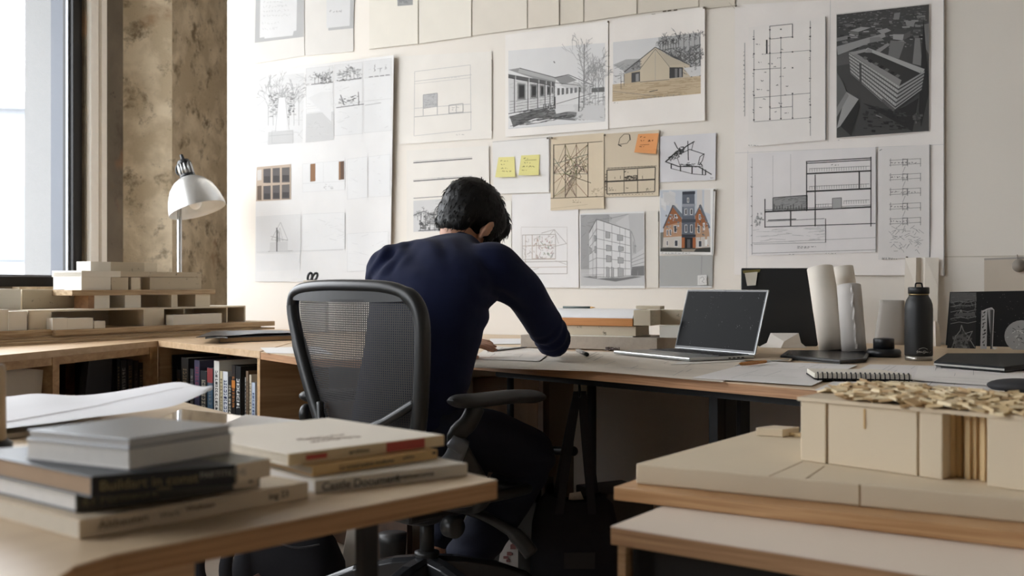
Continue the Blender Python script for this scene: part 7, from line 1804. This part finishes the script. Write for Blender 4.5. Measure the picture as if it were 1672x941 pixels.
# paper bundle and carton behind the knee
cc = V((D(826, 700, 3.95).x, 3.95, 0)); m = MB(); rg = []
for z in [i * .07 for i in range(10)]:
    ring = []
    for k in range(40):
        th = 2 * PI * k / 40; r_ = 1 + .10 * math.sin(th * 11) + .08 * mnoise.noise(V((math.cos(th) * 2, math.sin(th) * 2, z * 3))); ring.append(cc + V((.115 * math.cos(th) * r_, .07 * math.sin(th) * r_, z)))
    rg.append(ring)
m.rings(rg); solo(m, 'paper_bundle', pm('kraft_paper', (190, 172, 152), .85), 'bundle of brown packing paper standing under the worktop', 'paper', smooth=True)
m = MB(); c0_ = V((D(915, 720, 3.9).x, 4.08, 0)); m.box(c0_ + V((0, 0, .33)), (.1, .1, .66), .2); solo(m, 'cardboard_tube_box', pm('brown_carton', (112, 99, 86), .8), 'upright brown carton behind the tote bag straps', 'box', bevel=.003)
m = MB(); c0_ = V((D(1004, 880, 3.7).x, 3.72, 0)); m.box(c0_ + V((0, 0, .13)), (.2, .2, .26), .5); solo(m, 'storage_box', pm('dark_box', (66, 60, 54), .8), 'dark storage box on the floor right of the tote bag', 'box', bevel=.004)

# ================================================================ NEAR TABLE WITH BOOKS (left)
M_ttop = wood('table_top', (196, 172, 142), (212, 190, 160), .9, (3, 26, 26), .4)
M_tedge = wood('table_edge', (150, 106, 66), (192, 148, 102), .85, (5, 6, 220), .5)
Rc, Nc = xy(G(812, 784, ZD)), xy(G(187, 905, ZD))
ud = (xy(G(345, 668, ZD)) - Rc).normalized(); Fc = Rc + ud * 1.32
vd = (Nc - Rc).normalized()
tpoly = [Rc, Fc, Fc + vd * .75, V((-1.35, .75, 0)), V((-.78, .50, 0)), xy(G(60, 968, ZD)), Nc + V((-.02, -.04, 0)), Nc]
tab = thing('plywood_table', 'plywood table in the near corner loaded with stacked books', 'table', Nc * .5 + Fc * .5)
m = MB(); m.prism(tpoly, ZD - .0015, ZD); build(m, 'top_surface', M_ttop, tab)
m = MB(); m.prism(tpoly, ZD - .024, ZD - .0016); build(m, 'top_panel', M_tedge, tab, bevel=.001)
q = D(599, 900, 1.235); m = MB(); m.box(V((q.x, q.y, (ZD - .024) / 2)), (.021, .021, ZD - .026), .7); m.box(V((q.x, q.y, ZD - .03)), (.09, .05, .008), .7); build(m, 'leg', M_dark, tab, bevel=.002)
q = D(248, 940, 1.06); m = MB(); m.box(V((q.x, q.y, (ZD - .024) / 2)), (.075, .04, ZD - .026), .75); build(m, 'leg', M_edge, tab, bevel=.002)
m = MB(); m.box(V((-.95, 1.0, (ZD - .024) / 2)), (.05, .05, ZD - .026), .75); build(m, 'leg', M_dark, tab)
m = MB(); m.box(V((Fc.x - .1, Fc.y - .18, (ZD - .024) / 2)), (.03, .03, ZD - .026), .75); build(m, 'leg', M_dark, tab)

M_pg = pm('cream_pages', (198, 188, 170), .8, n=80, amt=.08); M_pgw = pm('white_pages', (214, 210, 204), .8, n=80, amt=.06)
M_ink = pm('black_ink', (24, 22, 22), .6)
def flat_book(name, label, C, e1, L1, e2, L2, z0, z1, cover, pages, group, spine=True, cov=.0016, over=.003, texts=(), blocks=(), softspine=None):
    """spine side runs from C along e1; pages go back along e2"""
    e1 = e1.normalized(); e2 = e2.normalized()
    root = thing(name, label, 'book', C + e1 * L1 / 2 + e2 * L2 / 2 + V((0, 0, z0)), group)
    def bx(a0, a1, b0, b1, za, zb_):
        m = MB(); P = [C + e1 * a + e2 * b for a, b in ((a0, b0), (a1, b0), (a1, b1), (a0, b1))]; m.prism(P, za, zb_); return m
    build(bx(over, L1 - over, .0015, L2 - over, z0 + cov, z1 - cov), 'page_block', pages, root)
    build(bx(0, L1, 0, L2, z1 - cov, z1), 'front_cover', cover[0], root, bevel=.0006)
    build(bx(0, L1, 0, L2, z0, z0 + cov), 'back_cover', cover[0], root, bevel=.0006)
    if spine: build(bx(0, L1, -.0004, .0016, z0 + .0002, z1 - .0002), 'spine', cover[1], root, bevel=.0004)
    nrm = V((e1.y, -e1.x, 0)); nrm = -nrm if nrm.dot(e2) > 0 else nrm
    for (txt, a, zf, sz, mat, sx) in texts:
        p = C + e1 * L1 * a + nrm * .0010; p.z = z0 + (z1 - z0) * zf
        text_part(txt, 'spine_text', mat, root, p, sz, e1, V((0, 0, 1)), 'LEFT', .0001, sx, .012)
    for (a0, a1, f0, f1, mat) in blocks:
        m = MB(); P = [C + e1 * L1 * a + nrm * o for a, o in ((a0, .0004), (a1, .0004), (a1, .0009), (a0, .0009))]; m.prism(P, z0 + (z1 - z0) * f0, z0 + (z1 - z0) * f1); build(m, 'spine_block', mat, root)
    return root
LS = 'books stacked on the near table'
def edge(p, q, z): a, b = xy(G(p[0], p[1], z)), xy(G(q[0], q[1], z)); return a, (b - a).normalized(), (b - a).length
M_pale = pm('pale_board_cover', (206, 188, 162), .55, n=14, amt=.05); M_blackc = pm('black_cloth_cover', (20, 21, 23), .5, n=40, amt=.1)
M_slate = pm('slate_cover', (58, 64, 72), .38, n=10, amt=.06); M_grey = pm('olive_spine', (66, 64, 56), .5, n=20, amt=.08); M_gold = pm('dull_gold', (128, 116, 84), .5); M_silver = pm('silver_cover', (150, 153, 156), .34, metal=.5, n=4, amt=.04)
M_mark = pm('faded_brown_ink', (120, 104, 84), .7)
# bottom pale book
C, e1, L = edge((129, 882), (503, 814), ZD + .0005); e2 = (xy(G(0, 858, ZD)) - C).normalized(); pe = V((-e1.y, e1.x, 0)); eb = (pe * .55 + e2 * .45).normalized()
flat_book('book', 'thick pale book at the bottom of the near pile, dull lettering on its spine', C, e1, L, eb, .27, ZD + .0005, .7545, (M_pale, M_pale), M_pg, LS, over=.001,
          texts=[('Altbauten', .07, .55, .011, M_mark, 1.2), ('Werk', .31, .5, .008, M_mark, 1.2), ('Wohnen', .42, .62, .008, pm('rust_ink', (96, 66, 48), .7), 1.2), ('ing 23', .80, .5, .010, pm('grey_ink', (70, 64, 58), .7), 1.1)])
# grey book with olive spine
C, e1, L = edge((124, 838), (424, 795), .755); L = min(L, .24)
flat_book('book', 'grey book with olive lettered spine, second from the bottom of the near pile', C, e1, L, eb, .25, .755, .7745, (pm('grey_cloth', (112, 112, 114), .5), M_grey), M_pgw, LS,
          texts=[('61 Formwork', .03, .5, .0125, M_gold, 1.1), ('Architektur', .36, .75, .006, M_gold, 1.1)], blocks=[(.84, .99, .05, .95, M_pale), (.93, .955, .3, .7, M_ink)])
# black book
C3, e1b, L3 = edge((149, 814), (384, 794), .775); L3 = min(L3, .20)
C3, _, _ = edge((149, 813.5), (384, 790), .775)
e1b = (xy(G(384, 791, .775)) - C3); L3 = min(e1b.length, .235); e1b.normalize()
flat_book('book', 'black hardback with tan page edges under the silver books', C3, e1b, L3, eb, .26, .775, .7955, (M_slate, M_blackc), pm('tan_pages', (160, 134, 108), .8, n=60, amt=.06), LS,
          texts=[('Buildart in const', .05, .50, .0135, M_gold, 1.05), ('PARTITIONS', .74, .58, .0085, pm('pale_ink', (150, 146, 138), .6), 1.0), ('edition', .44, .14, .005, M_gold, 1.0)])
# pale book end showing right of the black one
Cq = C3 + e1b * .004 + eb * .03
Cx, ex, Lx = edge((387, 789), (428, 781), .775)
flat_book('book', 'pale paperback whose end sticks out past the black hardback', Cx - ex * .0, ex, .045, eb, .15, .775, .7945, (pm('sage_cover', (142, 140, 126), .5), M_pale), M_pg, LS)
# silver books
P0 = xy(G(210, 768, .796)); eR = (xy(G(382, 738, .796)) - P0); eL = (xy(G(41, 749, .796)) - P0); LR, LL_ = eR.length, eL.length; eR.normalize(); eL.normalize()
def silver(z0, z1, cover, label, ins=0.0, pages=M_pgw):
    root = thing('book', label, 'book', P0 + eR * LR / 2 + eL * LL_ / 2 + V((0, 0, z0)), LS)
    def bx(k, za, zb_):
        m = MB(); m.prism([P0 + eR * a + eL * b for a, b in ((k, k), (LR - k, k), (LR - k, LL_ - k), (k, LL_ - k))], za, zb_); return m
    build(bx(ins + .002, z0 + .001, z1 - .001), 'page_block', pages, root); build(bx(ins, z1 - .0012, z1), 'front_cover', cover, root, bevel=.0005); build(bx(ins, z0, z0 + .0012), 'back_cover', cover, root, bevel=.0005)
silver(.796, .8165, pm('white_soft_cover', (206, 204, 202), .5), 'thick white paperback just under the shiny grey-covered book', .0)
silver(.817, .8265, M_silver, 'thin book with shiny grey cover topping the near pile', .0015, pm('grey_pages', (186, 184, 182), .8, n=60, amt=.05))

# right-hand pile
M_white = pm('white_paperback', (204, 196, 182), .5, n=12, amt=.04); M_yel = pm('yellow_paperback', (204, 168, 112), .5, n=12, amt=.05); M_cream = pm('cream_paperback', (212, 190, 150), .5, n=12, amt=.04); M_red = pm('red_label', (176, 62, 50), .55)
RS = 'paperbacks at the table corner'
C, e1, L = edge((514, 807.5), (763, 777), ZD + .0005); pe = V((-e1.y, e1.x, 0)); e2q = (pe * .75 + (xy(G(425, 795, ZD)) - C).normalized() * .25).normalized()
flat_book('book', 'white paperback with bold black spine lettering, lowest at the table corner', C, e1, L, e2q, .20, ZD + .0005, .7515, (M_white, M_white), M_pgw, RS,
          texts=[('Castle Document', .04, .46, .0138, M_ink, 1.05), ('Avenuecome', .50, .52, .0095, pm('mid_grey_ink', (84, 78, 70), .7), 1.1)])
C, e1, L = edge((510, 779), (714, 749.5), .752)
flat_book('book', 'ochre paperback sandwiched in the corner pile', C, e1, L, e2q, .20, .752, .7645, (M_yel, M_yel), M_pg, RS, texts=[('La construction moderne', .20, .5, .0075, pm('grey_ink', (70, 64, 58), .7), 1.05), ('edition', .70, .6, .006, MATS['grey_ink'], 1.1)], blocks=[(.955, .985, .55, .8, M_ink)])
C, e1, L = edge((471, 761.5), (725, 728), .765)
Bx = xy(G(725, 706, .780)); Cf = xy(G(405, 676, .780)); e3 = (pe * .5 + (Cf - Bx).normalized() * .5).normalized()
tb7 = flat_book('book', 'cream paperback with red spine labels on top of the corner pile', C, e1, L, e3, .26, .765, .7795, (pm('cream_cover', (226, 216, 200), .45, n=6, amt=.03), M_cream), M_pg, RS,
          texts=[('architec', .36, .5, .008, MATS['grey_ink'], 1.2)], blocks=[(.60, .86, .08, .92, M_red), (.10, .225, .3, .72, M_red)])
m = MB(); R = random.Random(9); zz = []
for k in range(64):
    q = C + e1 * L * (.30 + .32 * (k % 32) / 31) + e3 * (.062 + .03 * (k // 32) + R.uniform(-.006, .006)); zz.append(V((q.x, q.y, .7797)))
m.tube(zz, .0009, 4)
build(m, 'cover_lettering', pm('faint_cover_ink', (186, 172, 158), .6), tb7)
# magazine and sheets behind
def tsheet(pts, z, col, name, label, cat, mat=None, t=.0012, pic=None):
    P = [xy(G(x, y, z)) for x, y in pts]; m = MB(); m.prism(P, z - t, z)
    if pic:
        root = thing(name, label, cat, sum(P, V((0, 0, 0))) / 4 + V((0, 0, z - t))); build(m, 'cover', mat or pm('sheet_%d' % col[0], col, .5), root)
        Q = [xy(G(x, y, z + .0003)) for x, y in pic]; m2 = MB(); m2.prism(Q, z, z + .0003); build(m2, 'cover_picture', pm('grey_print', (128, 126, 126), .4), root); return root
    return solo(m, name, mat or pm('sheet_%d' % col[0], col, .5), label, cat)
tsheet([(300, 720), (520, 720), (560, 694), (402, 677)], ZD + .004, (226, 222, 216), 'magazine', 'white magazine with a grey picture lying behind the paperbacks', 'magazine', t=.0035, pic=[(386, 712), (452, 708), (512, 700), (428, 696)])
M_acet = pm('acetate', (176, 164, 150), .08, spec=.8, coat=.6)
tsheet([(240, 694), (385, 700), (430, 683), (296, 668)], ZD + .0015, (0, 0, 0), 'acetate_sheet', 'glossy clear-wrapped sheet at the far rim of the near table', 'sheet', M_acet)
# big curled drawing sheet
bkc = [(-60, 652, 2.06), (10, 648, 2.05), (60, 643, 2.05), (127, 646, 2.03), (188, 640, 2.0), (283, 624.5, 1.94), (320, 630, 1.86), (346, 635, 1.80)]
frc = [(-60, 712, 1.62), (10, 700, 1.65), (87, 690.5, 1.67), (140, 683, 1.69), (200, 676, 1.71), (276, 665, 1.73), (312, 652, 1.765), (347, 636, 1.798)]
a_ = smooth_path([D(*p) for p in frc], 5); b_ = smooth_path([D(*p) for p in bkc], 5)
big = Sheet.__new__(Sheet); m = MB(); m.col = (230, 229, 231); n = len(a_); vs = []
nv = 8
def bs_(i, v, o=0.0): return a_[i].lerp(b_[i], v) + V((0, 0, o + .006 * math.sin(PI * v)))
for i in range(n):
    for j in range(nv + 1): vs.append(bs_(i, j / nv))
m.add(vs, [[i * (nv + 1) + j, (i + 1) * (nv + 1) + j, (i + 1) * (nv + 1) + j + 1, i * (nv + 1) + j + 1] for i in range(n - 1) for j in range(nv)])
def bsi(f, v, o):
    i = min(int(f), n - 2); t = f - i; return bs_(i, v, o).lerp(bs_(i + 1, v, o), t)
m.col = (120, 104, 96)
L_ = [(5, .12), (9, .16), (13, .22), (17, .30), (20, .40), (23, .46), (25, .52), (27, .55)]; vs = []
for f, v in L_: vs += [bsi(f, v - .006, .0012), bsi(f, v + .006, .0012)]
m.add(vs, [[2 * i, 2 * i + 2, 2 * i + 3, 2 * i + 1] for i in range(len(L_) - 1)])
L_ = [(26.5, .56), (29, .66), (31, .74)]; vs = []; m.col = (196, 188, 184)
for f, v in L_: vs += [bsi(f, v - .004, .0012), bsi(f, v + .004, .0012)]
m.add(vs, [[2 * i, 2 * i + 2, 2 * i + 3, 2 * i + 1] for i in range(len(L_) - 1)])
solo(m, 'drawing_sheet', PRINT, 'large curled white drawing sheet rising toward the bookcase', 'drawing', smooth=True)
# thin booklets under the sheet, loose pad, cup at the edge
tsheet([(-60, 716), (88, 700), (190, 664), (-40, 660)], ZD + .0085, (216, 206, 190), 'paper_pad', 'cream paper pad lying under the large curled sheet', 'paper', M_pg, t=.008)
P_ = [xy(G(x, y, ZD + .017)) for x, y in ((-30, 697), (46, 690), (53, 683), (10, 676))]
m = MB(); m.prism(P_, ZD + .013, ZD + .019); solo(m, 'notepad', M_pgw, 'small pale notepad at the edge of the large curled sheet', 'notepad', bevel=.001) if False else None
cu = V((D(-17, 700, 1.46).x, 1.46, ZD + .0095))
cup2 = thing('wooden_cup', 'beige turned cylinder on a black foot at the very edge of the near table', 'cup', cu)
m = MB(); m.lathe([(.020, .018), (.0215, .02), (.0205, .118), (.019, .124), (.0, .125)], cu, seg=28); build(m, 'cylinder', pm('beige_wood', (176, 154, 124), .5), cup2, smooth=True)
m = MB(); m.lathe([(.0, .0), (.030, .0), (.030, .014), (.022, .019), (0, .019)], cu, seg=28); build(m, 'foot', M_blk, cup2, smooth=True)

# ================================================================ NEAR BENCH WITH PLASTER MODEL (right)
ZB = .64
bA, bB = xy(G(997, 859.5, ZB)), xy(G(1418, 925, ZB)); bE1 = (bB - bA).normalized(); bE2 = (xy(G(1083, 826.5, ZB)) - bA).normalized()
bench = thing('work_bench', 'white-topped plywood work bench under the big pale model', 'bench', bA + bE1 * .7 + bE2 * .3)
def para(o, a0, a1, b0, b1, z0, z1, e1=bE1, e2=bE2): m = MB(); m.prism([o + e1 * a + e2 * b for a, b in ((a0, b0), (a1, b0), (a1, b1), (a0, b1))], z0, z1); return m
build(para(bA, 0, 1.3, 0, .7, ZB - .002, ZB), 'top_surface', pm('bench_laminate', (232, 217, 201), .5, n=3, amt=.03), bench)
build(para(bA, 0, 1.3, 0, .7, ZB - .026, ZB - .0022), 'top_panel', wood('bench_edge', (160, 120, 84), (196, 156, 116), -.55, (5, 6, 200), .5), bench, bevel=.001)
build(para(bA, .03, 1.28, .02, .05, ZB - .075, ZB - .027), 'frame_rail', M_dark, bench, bevel=.002)
build(para(bA, .03, .06, .02, .68, ZB - .075, ZB - .027), 'frame_rail', M_dark, bench)
build(para(bA, .025, .06, .02, .05, 0, ZB - .027), 'leg', M_dark, bench); build(para(bA, 1.22, 1.26, .02, .05, 0, ZB - .027), 'leg', M_dark, bench); build(para(bA, .03, .06, .64, .68, 0, ZB - .027), 'leg', M_dark, bench)
build(para(bA, .006, .018, .01, .05, 0, ZB - .027), 'leg_cladding', M_edge, bench)
m = para(bA, .16, .30, .25, .45, 0.0, .42); solo(m, 'storage_crate', wood('crate_slats', (150, 118, 84), (186, 152, 112), 0, (6, 6, 50), .6), 'slatted wooden crate on the floor under the bench', 'crate')
# model board
zb0, zb1 = ZB + .001, ZB + .022
dA, dB = xy(G(1002, 795, zb1)), xy(G(1672, 871, zb1)); dE1 = (dB - dA).normalized(); dE2 = (bE2 * .8 + V((-dE1.y, dE1.x, 0)) * .2).normalized()
build_board = para(dA, 0, 1.0, 0, .62, zb0, zb1, dE1, dE2)
solo(build_board, 'model_board', wood('model_board_edge', (170, 126, 82), (206, 166, 122), -.5, (5, 6, 200), .45), 'plywood board carrying the pale model on the bench', 'board', bevel=.0015)
M_pl = pm('pale_plaster', (210, 194, 168), .75, n=9, amt=.04, bump=.15, bscale=120)
zs = .695
pmod = thing('plaster_model', 'large pale building model with a rough shingled roof on the bench', 'model', dA + dE1 * .4 + dE2 * .3 + V((0, 0, zb1)))
sA, sB2 = xy(G(1038, 757, zs)), xy(G(1672, 815, zs)); sE1 = (sB2 - sA).normalized(); sE2 = (xy(G(1235, 703, zs)) - sA); Ls2 = sE2.length; sE2.normalize()
build(para(sA, 0, .82, 0, Ls2, zb1 + .0005, zs, sE1, sE2), 'ground_slab', M_pl, pmod, bevel=.003)
m = MB()
for s in (.345,): m.prism([sA + sE1 * a + sE2 * b for a, b in ((s, -.0006), (s + .0022, -.0006), (s + .0022, .0), (s, .0))], zb1 + .001, zs - .001)
for p, q in (((1310, 754), (1255, 778)), ((1345, 762), (1315, 782))):
    a, b = xy(G(p[0], p[1], zs)), xy(G(q[0], q[1], zs)); t = (b - a).normalized(); n = V((-t.y, t.x, 0)); m.prism([a, b, b + n * .0016, a + n * .0016], zs, zs + .0004)
build(m, 'joint_line', pm('joint_brown', (150, 124, 92), .8), pmod)
# building: walls follow the picture's plan
zr = .793
fa, fb = xy(G(1307, 753, zs)), xy(G(1497, 779, zs)); fE = (fb - fa).normalized(); fN = V((-fE.y, fE.x, 0)); fN = -fN if fN.y < 0 else fN
bkd = (xy(G(1420, 637, zr)) - xy(G(1307, 658, zr))); fN2 = (bkd.normalized() * .75 + fN * .25).normalized()
PF = Plane(fa, fb)
def sF(x, y=760): return (xy(PF(x, y)) - fa).dot(fE)
LB_ = .26
def blk(a, b, d0, d1, z0, z1): m = MB(); m.prism([fa + fE * s + fN2 * d for s, d in ((a, d0), (b, d0), (b, d1), (a, d1))], z0, z1); return m
x0, x1, x2, x3, x4, x5 = 0.0, sF(1350), sF(1499), sF(1539), sF(1613), sF(1900)
g_ = .0016
build(blk(x0, x1 - g_, 0, LB_, zs + .0005, zr), 'wall_block', M_pl, pmod, bevel=.002)
build(blk(x1 + g_, x2 - g_, .001, LB_, zs + .0005, zr), 'wall_block', M_pl, pmod, bevel=.002)
build(blk(x2 + g_, x3, 0, LB_, zs + .0005, zr), 'wall_block', M_pl, pmod, bevel=.002)
build(blk(x3, x4, .055, LB_, zs + .0005, zr), 'wall_block', M_pl, pmod)
build(blk(x4, x4 + (x5 - x4), -.004, LB_, zs + .0005, zr), 'wall_block', M_pl, pmod, bevel=.002)
for k in range(9):
    a = x3 + (x4 - x3) * (k + .04) / 9; b = x3 + (x4 - x3) * (k + .96) / 9
    build(blk(a, b, .030 + .006 * (k % 3), .056, zs + .001, zr - .004), 'timber_slat', wood('honey_slat', (190, 160, 112), (222, 196, 152), 0, (40, 40, 6), .5), pmod)
m = blk(x1 - g_, x1 + g_, .004, .02, zs + .001, zr - .001); m2 = blk(x2 - g_, x2 + g_, .004, .02, zs + .001, zr - .001); o = len(m.v); m.add(m2.v, m2.f); build(m, 'joint_line', MATS['joint_brown'], pmod)
for x in (1410,):
    s = sF(x); build(blk(s, s + .003, -.0005, .001, zr - .035, zr - .004), 'glue_stain', pm('honey_stain', (196, 162, 112), .7), pmod)
build(blk(x0 - .004, x5, -.004, LB_ + .004, zr, zr + .006), 'roof_plate', M_pl, pmod)
# roof chips: rough wood shavings laid as shingles
M_chip = [pm('roof_chip_light', (226, 208, 172), .7), pm('roof_chip_mid', (206, 182, 140), .7), pm('roof_chip_dark', (176, 146, 104), .7)]
chips = [MB(), MB(), MB()]; R = random.Random(17)
nr = 15
for r_ in range(nr):
    for c_ in range(34):
        a = x0 + .06 * (0 if r_ > 3 else 1) + (x5 - x0) * (c_ + R.uniform(-.3, .3) + .5 * (r_ % 2)) / 34; d0 = LB_ * (r_ + R.uniform(-.25, .25)) / nr
        if a > x5: continue
        if (a < .07 and d0 < .07): continue
        p = fa + fE * a + fN2 * d0; w = R.uniform(.014, .025); l = R.uniform(.014, .030); h = zr + .008 + R.uniform(0, .007)
        rot = (Matrix.Rotation(math.atan2(fE.y, fE.x) + R.uniform(-.5, .5), 3, 'Z') @ Matrix.Rotation(R.uniform(-.35, .1), 3, 'X') @ Matrix.Rotation(R.uniform(-.3, .3), 3, 'Y'))
        R.choice(chips).box(V((p.x, p.y, h)), (w, l, R.uniform(.002, .005)), rot=rot)
for mb_, mt in zip(chips, M_chip):
    ob = build(mb_, 'shingle_chips', mt, pmod); ob['kind'] = 'stuff'
build(blk(.045, .11, LB_ - .045, LB_ - .005, zr + .006, zr + .018), 'roof_block', M_chip[0], pmod, bevel=.001)
# small loose blocks on the slab
a, b = xy(G(1234, 712, zs)), xy(G(1278, 715, zs)); t = (b - a).normalized(); n = V((-t.y, t.x, 0)); n = -n if n.y < 0 else n
m = MB(); m.prism([a, b, b + n * .05 + t * .02, a + n * .05 + t * .02], zs + .0005, zs + .0155); solo(m, 'wood_block', M_pl, 'small pale block lying beside the model house wall', 'block', bevel=.0015)
a = xy(G(1284, 713, zs)); m = MB(); m.prism([a, a + t * .026, a + t * .03 + n * .02, a + n * .02], zs + .0005, zs + .0075); solo(m, 'wood_chip', M_chip[1], 'tiny wood chip between the small block and the model wall', 'chip')
# ================================================================ LIGHT, SKY, CAMERA
w = bpy.data.worlds.new('overcast'); sc.world = w; w.use_nodes = True
nt = w.node_tree; bg = nt.nodes['Background']
tc = nt.nodes.new('ShaderNodeTexCoord'); sp = nt.nodes.new('ShaderNodeSeparateXYZ'); nt.links.new(tc.outputs['Generated'], sp.inputs[0])
mr = nt.nodes.new('ShaderNodeMapRange'); mr.inputs['From Min'].default_value = -.15; mr.inputs['From Max'].default_value = .5
nt.links.new(sp.outputs['Z'], mr.inputs[0])
cr_ = nt.nodes.new('ShaderNodeValToRGB'); cr_.color_ramp.elements[0].color = (.42, .43, .45, 1); cr_.color_ramp.elements[1].color = (.97, .955, .965, 1)
nt.links.new(mr.outputs[0], cr_.inputs[0]); nt.links.new(cr_.outputs[0], bg.inputs['Color'])
bg.inputs['Strength'].default_value = SKY
cam = bpy.data.cameras.new('camera'); co = bpy.data.objects.new('camera', cam); COL.objects.link(co); sc.camera = co
co.location = (0, 0, H); co.rotation_euler = (PI / 2, 0, 0)
cam.sensor_width = 36; cam.lens = F / 1672 * 36; cam.shift_y = -(470.5 - HY) / 1672; cam.clip_start = .05; cam.clip_end = 200
cam.dof.use_dof = True; cam.dof.focus_distance = 3.3; cam.dof.aperture_fstop = cam.lens / 1000 / APERTURE
vs_ = sc.view_settings; vs_.view_transform = 'Standard'; vs_.look = 'None'; vs_.gamma = 1.0; vs_.exposure = EXPO; vs_.use_curve_mapping = False
sc.cycles.use_denoising = True; sc.cycles.max_bounces = 10; sc.cycles.diffuse_bounces = 6; sc.cycles.transparent_max_bounces = 16
sc.cycles.sample_clamp_indirect = 8
